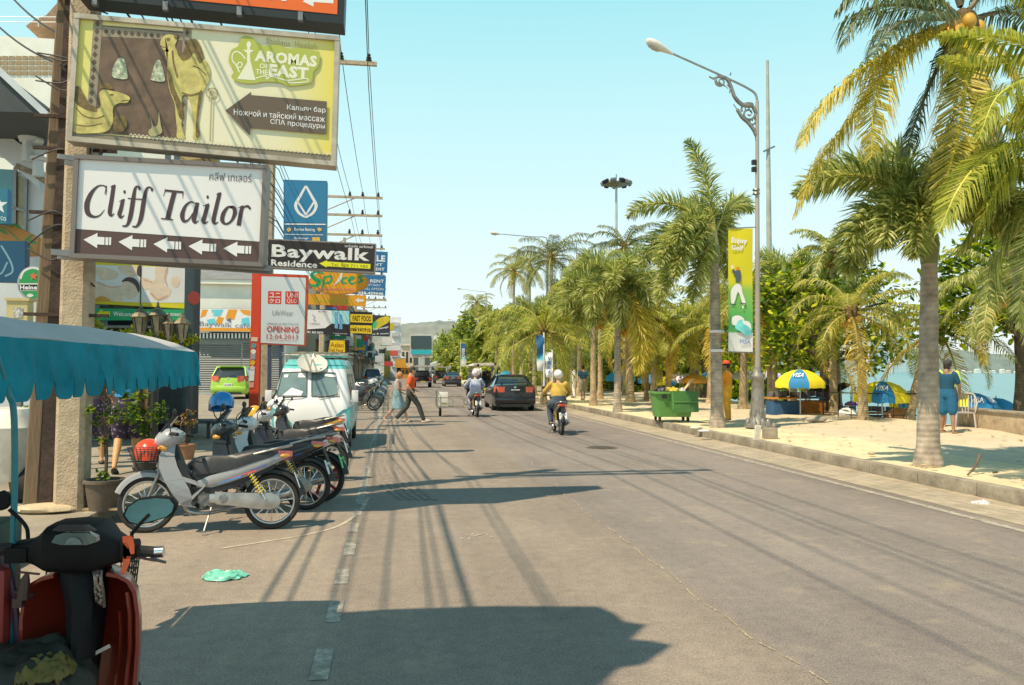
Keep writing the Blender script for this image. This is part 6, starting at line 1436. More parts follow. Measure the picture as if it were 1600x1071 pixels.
# -- kerb foxtails further away
for (px,py,ty,lab,sd,tk,dry) in ((965,643,478,'foxtail palm with one golden drooping leaf near the kerb bend',3,TK_GREY,1),(927,634,484,'foxtail palm with a slender tan trunk left of the golden leaved one',4,TK_TAN,0),(835,618,520,'foxtail palm beside the white pavement flag',5,TK_GREY,0),(815,612,520,'foxtail palm behind the black saloon car',6,TK_GREY,0),(1240,640,470,'foxtail palm half hidden behind the lamp post',7,TK_GREY,0)):
    b=gp(px,py); top=P(px,ty,b.y); palm(lab,b,top,'fox',.14,2.0,17,sd,tk=tk,lw=1.5,n=40,dry=dry+(1 if sd in(4,5) else 0))
rl=random.Random(31); b0=bpy.data.objects['foxtail_palm.002']
for i,(px,d) in enumerate(((806,78),(795,92),(783,105),(850,66),(872,58),(770,120),(762,135),(895,50),(752,160))):
    p=P(px,600,d); dup(b0,(p.x,p.y,.2),rl.random()*6,scale=rl.uniform(.95,1.25),label='foxtail palm in the distant row along the kerb, %s'%('behind the black saloon','third beyond the saloon','fourth beyond the saloon','left of the white flag','right of the white flag','sixth beyond the saloon','seventh beyond the saloon','just right of the blue flag','farthest of the row')[i])
# -- near coconut palms at the right, leaf by leaf
def pathpalm(label,crown,Yc,base,mats,fr,seed,n=84,lw=.9,ll=1.0,tr=.2,sag=(.9,1.6)):
    c=P(crown[0],crown[1],Yc); b=V(base); rng=random.Random(seed); t=thing('coconut_palm',label,'palm tree',b,group='palms along the beach promenade'); h=c-b
    trunk_mb([V((0,0,-.1)),h*.33,h*.66,h],tr,tr*.75).build('trunk',TK_GREY,t,smooth=60)
    for mi in range(len(mats)):
        mb=MB()
        for f in fr:
            if f[0]!=mi: continue
            pts=[P(x,y,Yc+dy)-b for x,y,dy in f[1]]
            _pf(mb,rng,pts,lw,n,ll*f[2],sag)
        if mb.v: mb.build('crown',mats[mi],t,smooth=0,fix=False)
    mb=MB()
    for k in range(10):
        a=rng.random()*6.28; mb.ell(h+V((math.cos(a)*.22,math.sin(a)*.22,-.05-rng.random()*.2)),(.1,.1,.13),8,6)
    mb.build('coconut',pm((.50,.28,.03),.5,0,.3,3),t,smooth=80)
    mb=MB(); mb.lathe([(tr*.8,-.3),(tr*1.15,-.1),(tr*.9,.1),(.03,.2)],h,10); mb.build('crown_fibre',pm((.13,.085,.04),.95,0,.5,18,bump=.8),t); return t
def _pf(mb,rng,pts,lw,n,L_abs,sag):
    ln=sum((a-b).length for a,b in zip(pts[:-1],pts[1:])); frond(mb,rng,V((0,0,0)),0,0,ln,0,'coco',lw,int(n*1.45*max(.6,ln/2.6)),mr=1,ml=0,ll=L_abs*1.14*3.6/(ln*1.04),path=pts,stem=.10,sag=sag)
RG=pm((.5,.4,.03),.45,0,.15,5)
pathpalm('tall coconut palm with long yellow hanging fronds in the upper right corner',(1504,34),10.6,(P(1672,700,10.9).x,10.9,.2),[[LF_GOLD,RG],[LF_DARK,LF_RACHD]],[
 (0,[(1490,35,0),(1420,62,0),(1340,115,.1),(1280,175,.2),(1250,228,.2)],.62),(0,[(1480,40,0),(1425,66,-.1),(1385,110,-.2),(1366,170,-.3),(1362,245,-.3)],.66),(0,[(1490,40,0),(1405,90,.2),(1335,180,.4),(1280,255,.5),(1243,335,.6)],.60),
 (0,[(1508,45,0),(1510,110,-.4),(1500,200,-.6),(1482,270,-.7),(1470,340,-.7)],.70),(0,[(1512,40,0),(1550,70,-.3),(1590,130,-.5),(1605,200,-.5)],.6),
 (1,[(1495,40,0),(1470,95,.2),(1440,165,.3),(1412,245,.3)],.5),(1,[(1505,45,0),(1502,110,.3),(1488,190,.4),(1472,265,.4)],.5),(1,[(1490,25,0),(1420,8,-.3),(1350,18,-.5),(1318,70,-.5)],.6),(1,[(1490,20,0),(1430,-25,.2),(1360,-28,.3),(1310,15,.4)],.55),(1,[(1500,10,0),(1470,-70,0),(1420,-120,0),(1370,-110,0)],.55),(1,[(1510,20,0),(1560,-30,0),(1640,-20,.2)],.55),(1,[(1515,30,0),(1580,20,.3),(1650,60,.4)],.55),(1,[(1495,30,0),(1450,30,-.8),(1400,40,-1.4),(1360,90,-1.6)],.5),(1,[(1500,10,0),(1520,-60,.4),(1540,-130,.6)],.5)],5)
pathpalm('coconut palm just beyond the right edge with lime green arching fronds',(1665,245),9.3,(P(1690,700,9.4).x,9.4,.2),[[LF_LIME,pm((.45,.42,.04),.45,0,.15,5)],[LF_FOX,LF_RACH]],[
 (0,[(1660,242,0),(1600,226,-.1),(1545,243,-.2),(1498,295,-.3),(1468,362,-.3)],.62),(0,[(1660,250,0),(1612,248,.1),(1565,285,.2),(1530,350,.3)],.6),(0,[(1655,240,0),(1605,200,.3),(1555,195,.5),(1515,235,.6)],.5),(0,[(1665,240,0),(1640,180,-.3),(1605,150,-.5)],.5),
 (1,[(1660,260,0),(1600,320,.8),(1545,345,1.2),(1500,390,1.4)],.6),(1,[(1660,265,0),(1605,345,.4),(1560,400,.6),(1540,470,.6)],.6),(1,[(1665,265,0),(1630,350,-.2),(1600,430,-.3),(1592,510,-.3)],.6),(1,[(1665,240,0),(1700,180,0),(1760,170,0)],.5),(1,[(1665,240,0),(1700,280,.4),(1740,360,.4)],.5)],6,ll=1.0)
pathpalm('coconut palm off the right edge, only its level green frond tips showing',(1690,110),8.6,(P(1740,700,8.8).x,8.8,.2),[[LF_LIME,pm((.40,.40,.05),.45,0,.15,5)]],[
 (0,[(1690,105,0),(1610,70,0),(1540,55,0),(1470,52,0)],.38),(0,[(1690,108,0),(1600,95,.4),(1530,98,.6),(1468,90,.6)],.36),(0,[(1690,105,0),(1620,120,-.2),(1560,150,-.3),(1530,215,-.3)],.55),(0,[(1690,100,0),(1650,20,0),(1590,-20,0)],.4),(0,[(1690,100,0),(1740,40,0),(1800,40,0)],.4)],7)
# -- leaning young coconuts behind the promenade
for (px,py,tx,ty,Y,lab,sd,L_r,lean) in ((1349,657,1331,492,0,'young coconut palm with a curved tan trunk in front of the bay',21,2.1,(.12,0,0)),(1420,655,1466,520,0,'leaning tan coconut trunk just left of the nearest foxtail palm',22,2.2,(-.15,0,0)),(1160,640,1165,468,0,'coconut palm with a tan trunk between bin and lamp post',23,2.4,(0,0,0)),(1046,628,1042,535,0,'small bright coconut palm rising behind the green bin',24,1.9,(0,0,0)),(1080,628,1084,515,0,'small coconut palm right of the green bin',25,1.8,(0,0,0))):
    b=gp(px,py); top=P(tx,ty,b.y); palm(lab,b,top,'coco',.15,L_r*1.22,16,sd,mat=LF_COCO if sd!=24 else LF_LIME,lean=lean,n=50,lw=1.05,dry=2)
# -- tall coconuts over the row
for (px,ty,Y,L_r,sd,lab,mt) in ((862,405,52,4.4,31,'tall feathery coconut palm rising over the middle of the row',LF_DARK),(976,388,46,3.4,32,'tall slim coconut palm to the right above the row, grey fronds',LF_DARK),(938,440,40,3.6,33,'coconut palm with bright upright fronds above the row',LF_LIME),(850,520,36,4.2,34,'coconut palm with a wide bright arching crown low in the row',LF_LIME),(803,425,70,4.0,35,'coconut palm at the left end of the tall clump',LF_COCO),(828,418,76,4.2,36,'pale bushy coconut palm left of the tall feathery one',LF_COCO),(745,474,120,4.2,37,'small far coconut palm above the leafy tree',LF_COCO),(1010,560,38,2.6,38,'low coconut palm with yellow fronds left of the bin',LF_GOLD),(1575,455,17.5,2.6,40,'coconut palm with hanging grey green fronds near the right edge',LF_FOX),(1300,400,25,2.4,43,'coconut palm with shaggy crown between lamp post and nearest foxtail',LF_FOX),(1210,520,30,2.4,41,'coconut palm low behind the lamp post',LF_COCO),(905,470,44,3.4,42,'yellow green coconut palm in the middle of the row',LF_COCO)):
    top=P(px,ty,Y); b=V((top.x if px!=1575 else P(1700,600,Y).x,Y,.2)); palm(lab,b,top,'coco',.14,L_r*.80,20,sd,mat=mt,n=48,lw=1.15,dry=2 if sd in (35,36,40) else 0)
# ---- broadleaf trees
def leaf_cloud(mb,rng,clumps,per,size,r):
    for c,cr_ in clumps:
        for k in range(per):
            u=rng.random()**.45; th=rng.random()*2*PI; ph=math.acos(rng.uniform(-1,1))
            p=V(c)+V((math.sin(ph)*math.cos(th),math.sin(ph)*math.sin(th),math.cos(ph)*.75))*cr_*u
            d=V((rng.gauss(0,1),rng.gauss(0,1),rng.gauss(-.15,.6))).normalized(); s_=d.cross(V((rng.gauss(0,.5),rng.gauss(0,.5),1))).normalized(); l=size*rng.uniform(.6,1.25); w_=l*.5
            mb.add([p,p+d*l*.4-s_*w_*.5,p+d*l*.8-s_*w_*.42,p+d*l,p+d*l*.8+s_*w_*.42,p+d*l*.4+s_*w_*.5],[(0,1,2,3,4,5)])
def broadleaf(label,base,h,cr_,seed,mat=LF_ALM,size=.24,ncl=26,per=110,tr=.22,name="almond_tree",low=.32,group=None,tk=TK_DARK):
    rng=random.Random(seed); t=thing(name,label,'tree',base,group=group)
    mb=MB(); cl=[]; fork=h*low
    q=cr([V((0,0,-.1)),V((.08,0,fork*.5)),V((.02,.05,fork)),V((0,0,h*.75))],5); mb.tube(q,[tr*1.25,tr*.25],10)
    for i in range(ncl):
        th=i*2.4+rng.uniform(-.3,.3); u=(i+.5)/ncl; z=fork+(h-fork)*(.05+.95*u); prof=math.sin(PI*min(.97,.22+.72*u))**.6
        rr=cr_*prof*math.sqrt(rng.uniform(.25,1)); c=V((rr*math.cos(th),rr*math.sin(th),z)); cl.append((c,cr_*rng.uniform(.22,.40)))
        if i%2==0:
            a=V((0,0,fork*.9+(z-fork)*.5)); mb.tube(cr([a,a*.4+c*.6+V((0,0,.2)),c],4),[tr*.4,.02],6)
    mb.build('trunk',tk,t,smooth=60); lm=MB(); leaf_cloud(lm,rng,cl,per,size,0); lm.build('crown',mat,t,smooth=0,fix=False); return t
for (px,py,h,c,sd,lab,ncl,per,size) in ((1288,645,5.2,2.7,51,'dark sea almond tree shading the large yellow parasol',30,130,.26),(1596,662,5.6,2.2,52,'dark sea almond tree at the right edge above the low wall',30,130,.24),(1100,622,5.0,3.2,53,'bright sea almond tree behind the golf banner',28,110,.3),(1010,612,4.8,3.6,54,'sea almond tree behind the blue parasol',28,100,.34),(1205,634,4.8,2.4,55,'sea almond tree behind the lamp post',24,110,.28)):
    b=gp(px,py); broadleaf(lab,(b.x,b.y,.18),h,c,sd,size=size,ncl=ncl+(14 if sd==52 else 0),per=per,low=.44 if sd==52 else .32,group='almond trees shading the beach')
for i,(px,d,h,c,sd) in enumerate(((940,62,6.5,4,61),(890,78,7,4.5,62),(850,95,8,5,63),(810,110,9,5.5,64),(975,55,5.5,3.5,65))):
    p=P(px,600,d); broadleaf('leafy shade tree behind the palm row, %s'%('above the dark blue stroller','left of the stroller','behind the white flag','beyond the pickup','left of the blue parasol')[i],(p.x+3,p.y,.1),h,c,sd,mat=LF_ALM2,size=.5,ncl=26,per=80,group='almond trees shading the beach')
for i,(px,d,h,c,sd) in enumerate(((745,125,11,4.6,71),(728,150,10.5,5.5,72),(712,190,10,6,73),(700,240,11,7,74),(772,105,8,4.5,75),(690,300,12,7,76))):
    p=P(px,600,d); broadleaf('big leafy street tree at the far end of the road, %s'%('tallest, left of the row','second from the tallest','third from the tallest','fourth from the tallest','nearest and lowest','farthest')[i],(p.x+1,p.y,.1),h,c,sd,mat=LF_ALM2,size=.9,ncl=30,per=70,name='street_tree',group='leafy trees at the far end of the road')

o=bpy.data.objects['foxtail_palm.002']; b=o.location; mb=MB(); rng=random.Random(77)
for pts in ([(966,458,-.1),(992,458,-.4),(1012,500,-.5),(1014,560,-.5)],[(966,458,-.2),(985,470,-.7),(1000,520,-.8),(998,585,-.8)]):
    frond(mb,rng,V((0,0,0)),0,0,1,0,'fox',1.7,46,path=[P(x,y,b.y+dy)-b for x,y,dy in pts])
mb.build('golden_frond',[LF_GOLD,LF_RACH],o,smooth=0,fix=False)
# more palms knitting the row together
PR={'f':bpy.data.objects['foxtail_palm.002'],'g':bpy.data.objects['foxtail_palm.003'],'h':bpy.data.objects['foxtail_palm.006']}
cps=[o for o in COL.objects if o.name.startswith('coconut_palm') and o.parent is None]
byl=lambda w:[o for o in cps if w in o['label']][0]
PR['y']=byl('wide bright arching'); PR['c']=byl('tan trunk between bin'); PR['t']=byl('yellow green coconut palm in the middle'); PR['b']=byl('small bright coconut')
rl=random.Random(91)
for i,(k,px,d,sc_,lab) in enumerate((('c',1020,36,1.0,'rising just left of the green bin'),('y',1090,44,1.0,'with a wide crown behind the mid palm'),('t',1130,40,.95,'peeping out right of the mid palm crown'),('c',1205,31,1.05,'directly behind the ornate lamp'),('f',1262,34,.85,'over the large left parasol'),('y',1290,30,.75,'low and wide over the large left parasol'),('c',1310,27,.9,'beside the curved young palm, on its left'),('y',1236,38,.9,'low crowned, right of the lamp'),('t',1160,46,1.0,'far back behind the golf banner'),('y',880,46,1.1,'low and wide behind the white flag'),('y',800,72,1.3,'low and wide beyond the black saloon'),('t',775,90,1.2,'towards the far end of the row'),('b',1110,34,1.2,'small and bright right behind the mid palm trunk'),('b',985,36,1.3,'small and bright at the foot of the golden leaved palm'))):
    p=P(px,600,d); dup(PR[k],(p.x,d,.2),rl.random()*6.28,scale=sc_*rl.uniform(.93,1.07),label=('palm '+lab) if len(lab.split())>4 else 'palm in the row '+lab)
for i,(px,d,h,c) in enumerate(((705,150,5,5),(735,118,4.5,4.5),(765,100,4,4),(790,88,3.6,3.4),(820,76,3.2,3),(850,66,3,2.6),(885,60,2.8,2.4),(915,55,2.6,2.4),(950,50,2.4,2.2),(985,46,2.3,2.0),(1020,43,2.2,2.0),(1060,40,2.1,1.8),(1098,37,2.0,1.7),(1130,34,1.9,1.5),(1165,33,1.8,1.4))):
    if px>930: d*=1.38; h*=1.3; c*=1.38
    p=P(px,600,d); nm=['farthest','second farthest','beyond the far saloon','beyond the pickup','behind the black saloon','behind the white flag','behind the strollers','right of the strollers','behind the slender foxtail','behind the golden leaf','behind the turquoise parasol','left of the green bin','behind the green bin','behind the orange worker','behind the golf banner'][i]
    broadleaf('dark low bush along the top of the beach, '+nm,(p.x+(2.5 if px<1000 else 1.2),d,-.2),h,c,200+i,mat=LF_ALM if px>1000 else LF_ALM2,size=.2+.006*d,ncl=18,per=60,tr=.08,low=.04,name='bush',group='low bushes along the top of the beach')
# ---------------------------------------------------------------- street lamps, mast, banners
def lamp(label,base,top,arm_px,Y,scroll=True,rp=.075,cast=True):
    base=V(base); t=thing('street_lamp',label,'street lamp',base,group='tall street lamps along the kerb')
    h=V(top)-base; mb=MB(); mb.tube([V((0,0,0)),h*.3,h*.7,h],[rp,rp*.92,rp*.72,rp*.6],12); mb.build('pole',pm((.33,.31,.28),.5,.2,.25,3,dirt=.4,streak=True),t)
    e=V(arm_px)-base; mb=MB(); q=cr([h-V((0,0,.3)),h+V((-.02,0,.12)),h*1+V((-.22,0,.30)),h+(e-h)*.35+V((0,0,.16)),e],5); mb.tube(q,[.035,.026],8); mb.build('arm',pm((.3,.32,.32),.4,.6,.2),t)
    d=(e-h).normalized(); mb=MB(); M=d.to_track_quat('X','Z').to_matrix(); rg=[]
    for u,w_,zt,zb in ((-.1,.03,.02,.03),(.05,.07,.05,.05),(.25,.12,.09,.10),(.45,.15,.10,.13),(.6,.13,.07,.11),(.68,.06,.03,.05)):
        rg.append([e+M@V((u,w_*math.cos(a),(zt if math.sin(a)>0 else zb)*math.sin(a))) for a in [k*PI/7 for k in range(14)]])
    mb.loft(rg); ld=mb.build('lamp_head',pm((.62,.58,.52),.4,0,.1,3),t,smooth=70)
    mb=MB(); mb.ell(e+M@V((.42,0,-.09)),(.2,.11,.06),14,8,M=M); mb.build('lens',pm((.42,.38,.34),.15,0,.1,3,coat=1),ld)
    return t,h,e
b=G(1184,668,.2); LY=b.y
lt,lh,le=lamp('ornate grey street lamp with scrolled bracket carrying the golf banner',b,P(1183,158,LY),P(1046,82,LY),LY)
# scroll-work bracket
def LP(x,y,d=0): p=P(x,y,LY+d)-b; return p
SCM=pm((.26,.25,.23),.35,.7,.35,9,dirt=.3)
mb=MB()
mb.tube(cr([LP(1182,178),LP(1174,165),LP(1160,164),LP(1148,152),LP(1143,138),LP(1136,124),LP(1124,120),LP(1115,123),LP(1108,120)],6),[.05,.075,.055,.05,.045,.05,.04,.03,.02],8)
def spiral(cx,cy,r0,turns,a0,rr,sg=1):
    n=int(turns*14); mb.tube([LP(cx+r0*(1-i/n*.85)*math.cos(a0+sg*i/14*2*PI),cy+r0*(1-i/n*.85)*math.sin(a0+sg*i/14*2*PI)) for i in range(n+1)],[rr,rr*.5],6)
spiral(1170,178,11,1.5,-.5,.035); spiral(1126,128,9,1.4,-2.2,.03,-1); spiral(1166,170,8,1.2,2.5,.03); spiral(1175,190,7,1.2,-1.2,.03)
mb.tube(cr([LP(1146,163),LP(1152,172),LP(1160,184),LP(1170,193),LP(1180,208),LP(1182,222)],5),[.012,.045,.05,.05,.05,.03],7)
mb.tube(cr([LP(1137,132),LP(1141,138),LP(1140,146)],4),[.03,.015],6); mb.tube(cr([LP(1118,124),LP(1122,131),LP(1130,133),LP(1138,139)],4),[.02,.035,.02,.01],6)
mb.bar(LP(1141,118),LP(1142,114),.03); mb.build('scroll_bracket',SCM,lt,smooth=60)
mb=MB(); mb.lathe([(.34,0),(.34,.06),(.24,.12),(.19,.3),(.17,.45),(.155,.9),(.145,1.25),(.17,1.28),(.17,1.34),(.11,1.40),(.10,1.55)],(0,0,0),16); 
for k in range(8):
    a=k*PI/4; mb.ell((.27*math.cos(a),.27*math.sin(a),.1),(.07,.07,.14),8,6); mb.ell((.19*math.cos(a),.19*math.sin(a),.36),(.03,.03,.12),6,5)
mb.build('cast_base',pm((.20,.195,.18),.5,.4,.35,7,bump=.3,dirt=.6,dirtc=(.38,.36,.33)),lt,smooth=50)
mb=MB(); z=4.35
for z in (6.05,6.15): mb.lathe([(.08,0),(.10,.02),(.08,.06)],(0,0,z),12)
mb.build('collar',SCM,lt)
# golf banner on the lamp
bn=thing('banner','tall yellow and green golf banner with a golfer, hung from the ornate lamp','banner',(b.x-.4,LY,.2)); BO=V((b.x-.4,LY,.2))
class Loc(Sign):
    def __init__(s,root,o,Y): s.root=root; s.o=o; s.Y=Y; s.layer=.0
s=Loc(bn,BO,LY-.02)
def rows(y0,y1): return [(1138.5,y0),(1176.5,y0-(0)),(1175.5,y1+0),(1137.5,y1)]
def gradmat(a,bb):
    m,nt,bs,N,L=_nodes('banner_print'); tc=N.new('ShaderNodeTexCoord'); sp=N.new('ShaderNodeSeparateXYZ'); L.new(tc.outputs['Generated'],sp.inputs[0]); r=N.new('ShaderNodeValToRGB'); e=r.color_ramp.elements
    e[0].color=(*bb[0],1); e[1].color=(*bb[-1],1); 
    for k,c in enumerate(bb[1:-1]): x=e.new(a[k]); x.color=(*c,1)
    L.new(sp.outputs[2],r.inputs[0]); L.new(r.outputs[0],bs.inputs['Base Color']); bs.inputs['Roughness'].default_value=.6; return m
mb=MB(); n=16
for j in range(24):
    pass
vs=[];nx,ny=6,24
for j in range(ny+1):
    for i in range(nx+1):
        x=1138.5+38*i/nx; y=357+193*j/ny; p=s.pt(x,y,0); vs.append(p+V((0,.03*math.sin(i*.9+j*.25)*(.15+.5*abs(j/ny-.5)),0)))
mb.add(vs,[(j*(nx+1)+i,j*(nx+1)+i+1,(j+1)*(nx+1)+i+1,(j+1)*(nx+1)+i) for j in range(ny) for i in range(nx)])
mb.build('cloth',gradmat((.15,.16,.30,.50,.56),[(.78,.78,.78),(.76,.77,.78),(.10,.45,.16),(.12,.48,.12),(.30,.58,.10),(.72,.66,.02),(.80,.68,.01)]),bn,smooth=60,fix=False)
s.layer=.03
mb=MB(); s.text(mb,'Enjoy',(1142.5,371),(1167,373),(1142.5,382),.04); s.text(mb,'Golf',(1142.5,383),(1161,384),(1142.5,391),.04); s.smooth(mb,[(1142,454),(1150,444),(1157,446),(1160,458),(1165,474),(1160,475),(1153,456),(1147,474),(1142,473)],3); s.stroke(mb,[(1160,478),(1161,482)],3); s.smooth(mb,[(1143,420),(1142,416),(1145,415),(1146,419)],3); s.smooth(mb,[(1143,505),(1144,496),(1152,493),(1160,496),(1163,503),(1155,508),(1147,509)],3); s.smooth(mb,[(1158,512),(1160,503),(1168,502),(1173,508),(1173,520),(1164,516)],3); s.done(mb,'golf_print',WH)
mb=MB(); s.smooth(mb,[(1145,421),(1149,424),(1153,421),(1157,425),(1157,440),(1150,442),(1149,432),(1144,426)],3); s.stroke(mb,[(1140,475.5),(1150,476)],1.6); s.stroke(mb,[(1156,474),(1165,475)],1.6); s.done(mb,'golfer_print',flat((.06,.09,.11)))
mb=MB(); s.smooth(mb,[(1151,418),(1155,418),(1155,422),(1151,422)],3); s.done(mb,'cap_print',flat((.6,.2,.03)))
mb=MB(); s.smooth(mb,[(1150,508),(1154,501),(1160,500),(1160,505),(1172,513),(1173,522),(1166,525),(1156,518),(1148,513)],3); s.done(mb,'shade_print',pm((.15,.55,.62),.5,0,.4,3))
mb=MB(); s.text(mb,'VISA',(1155.5,530),(1172,531),(1155,537),.03,.25); s.done(mb,'lettering',flat((.15,.25,.45)))
mb=MB(); mb.tube([s.pt(1136,357,-.0),s.pt(1184,355,-.0)],.014,7); mb.tube([s.pt(1136,550,0),s.pt(1182,551,0)],.014,7); mb.build('banner_arm',M_STEEL,bn)
# second pole behind the lamp
q=G(1204,634,.2); t=thing('utility_pole','plain grey pole with a short cross-piece behind the ornate lamp','utility pole',q); tp=P(1199,95,q.y)-q
mb=MB(); mb.tube([V((0,0,0)),tp*.4,tp],[.15,.12,.06],12); mb.build('shaft',pm((.32,.34,.31),.8,0,.2,4),t)
mb=MB(); c=P(1199,234,q.y)-q; mb.bar(c+V((-.22,-.1,-.12)),c+V((.28,-.1,.12)),.07); mb.build('crossarm',M_STEEL,t)
for y in (254,265):
    mb=MB(); mb.box(P(1178,y,LY)-q,(.1,.1,.12)); mb.bar(P(1178,y,LY)-q,P(1184,y,LY)-q,.03); mb.build('speaker_box',M_DARK,t)
# further lamps
for (px,y0,y1,ex,ey,Y,lab) in ((855,612,378,782,366,52,'grey street lamp in the middle distance, its arm over the road'),(760,600,460,722,452,105,'small distant street lamp before the leafy trees'),(728,596,506,705,500,150,'farthest street lamp beyond the leafy trees')):
    p=P(px,y0,Y); lamp(lab,(p.x,Y,.2),P(px,y1,Y),P(ex,ey,Y),Y,rp=.1)
# floodlight mast
Y=62; p=P(962,600,Y); t=thing('floodlight_mast','tall floodlight mast with a ring of lamps above the palms','floodlight mast',(p.x,Y,.2)); h=P(963,290,Y)-V((p.x,Y,.2))
mb=MB(); mb.tube([V((0,0,0)),h],[.2,.09],12); mb.build('pole',pm((.42,.43,.42),.5,.3,.15,2),t)
mb=MB(); mb.lathe([(.5,-.1),(1.0,.1),(.95,.16),(.45,0)],h,20); mb.tube([h,h+V((0,0,.9))],.04,6); mb.build('head_frame',M_STEEL,t)
for k in range(9):
    a=k*2*PI/9; c=h+V((1.05*math.cos(a),1.05*math.sin(a),.2)); mb=MB(); mb.box(c,(.45,.4,.3),rz=a,ry=.5); mb.build('floodlight',M_DARK if k%2 else M_STEEL,t,bevel=.04)
p=P(975,600,80); 
t=thing('antenna_mast','thin whip mast rising left of the floodlights','mast',P(900,600,60)); h=P(901,380,60)-t.location
mb=MB(); mb.tube([V((0,0,0)),h],[.08,.03],8); mb.build('pole',M_STEEL,t)
# pavement flags
def flag(px0,px1,y0,y1,Y,lab,mat,mark=None):
    a=P(px0,y0,Y); t=thing('feather_flag',lab,'flag',(a.x,Y,.2)); o=V((a.x,Y,.2)); mb=MB(); mb.tube([(P(px1 if px0>720 else px0,612,Y)-o),P(px1 if px0>720 else px0,y0-4,Y)-o],.03,7); mb.build('pole',M_WHITE,t)
    vs=[];ny=14
    for j in range(ny+1):
        for i in range(4):
            x=px0+(px1-px0)*i/3+(y0+(y1-y0)*j/ny-y0)*.02; y=y0+(y1-y0)*j/ny; q=P(x,y,Y)-o; vs.append(q+V((0,.05*math.sin(j*.8+i),0)))
    mb=MB(); mb.add(vs,[(j*4+i,j*4+i+1,j*4+5+i,j*4+4+i) for j in range(ny) for i in range(3)]); mb.build('cloth',mat,t,smooth=60,fix=False)
    return t,o
BW=gradmat((.25,.35,.5),[(.75,.76,.78),(.7,.73,.76),(.1,.5,.62),(.03,.16,.36),(.02,.12,.32)])
t,o=flag(838,850,524,580,32,'blue and white feather flag right of the black saloon',BW)
t,o=flag(852,863,551,590,31,'white feather flag with small blue letters beside the blue one',flat((.75,.76,.78)))
s=Loc(t,o,30.9); s.layer=.06; mb=MB()
for k,ch in enumerate('VISA'): s.text(mb,ch,(856,558+k*7),(861,558+k*7),(856,563+k*7),.03)
s.done(mb,'lettering',flat((.05,.15,.4)))
t,o=flag(720,728,537,573,95,'narrow blue feather flag far along the road',BW)
s=Loc(t,o,94.8); s.layer=.1; mb=MB(); s.text(mb,'BEACH',(726.5,545),(726.5,562),(722,545),.03); s.done(mb,'lettering',WH)
# ---------------------------------------------------------------- green wheeled bin
g=G(1058,660,.2); t=thing('wheeled_bin','green four wheeled rubbish bin with its lid hanging open in front','bin',(g.x,g.y+.45,.2),rz=-.12)
GB=pm((.10,.26,.06),.55,0,.15,3,dirt=.45,dirtc=(.07,.12,.04)); GB2=pm((.05,.15,.035),.5,0,.2,3,dirt=.4)
k=(g-CAM).dot(FWD)/F; w_=62*k/2
mb=MB(); mb.loft([rrect(w_*.86,-.36,.36,.08,.14,3),rrect(w_*1.0,-.45,.45,.08,.80,3)]); mb.loft([rrect(w_*1.05,-.5,.5,.08,.80,3),rrect(w_*1.05,-.5,.5,.08,.86,3)])
mb.build('tub',GB,t,smooth=40)
mb=MB(); mb.loft([rrect(w_*.95,-.4,.4,.08,.861,3),rrect(w_*.95,-.4,.4,.08,.864,3)]); mb.build('inside',M_BLK,t)
mb=MB(); mb.add([V(p) for p in ((-w_*.25,-.53,.88),(w_*1.12,-.53,.88),(w_*1.12,-.62,.30),(-w_*.25,-.62,.27))],[(0,1,2,3)]); mb.build('lid',GB2,t,solid=.03,smooth=0)
mb=MB(); mb.box((.3*w_+.1,-.60,.58),(w_*1.2,.02,.03),rx=.15); mb.box((-.2*w_+.02,-.575,.6),(.03,.02,.5),rx=-.15); mb.build('lid_rib',GB,t)
mb=MB(); mb.box((-w_*.55,-.47,.72),(.12,.05,.1)); mb.box((w_*.97,0,.5),(.05,.5,.06)); mb.build('handle',M_DARK,t,bevel=.01)
for sx in(-1,1):
    for sy in(-1,1):
        mb=MB(); mb.lathe([(.03,-.025),(.08,-.025),(.08,.025),(.03,.025)],(sx*w_*.72,sy*.28,.08),14,'x'); mb.bar((sx*w_*.72,sy*.28,.09),(sx*w_*.70,sy*.28,.16),.06); mb.build('wheel',M_RUB,t)
bd=MB(); bd.bar((0,0,0),(.35,.1,.35),.1,.03); o=bd.build('plank',pm((.5,.38,.22),.8,0,.2),None); o.location=(g.x+.35,g.y+.5,1.05); tag(o,'pale plank sticking up out of the green bin','plank')
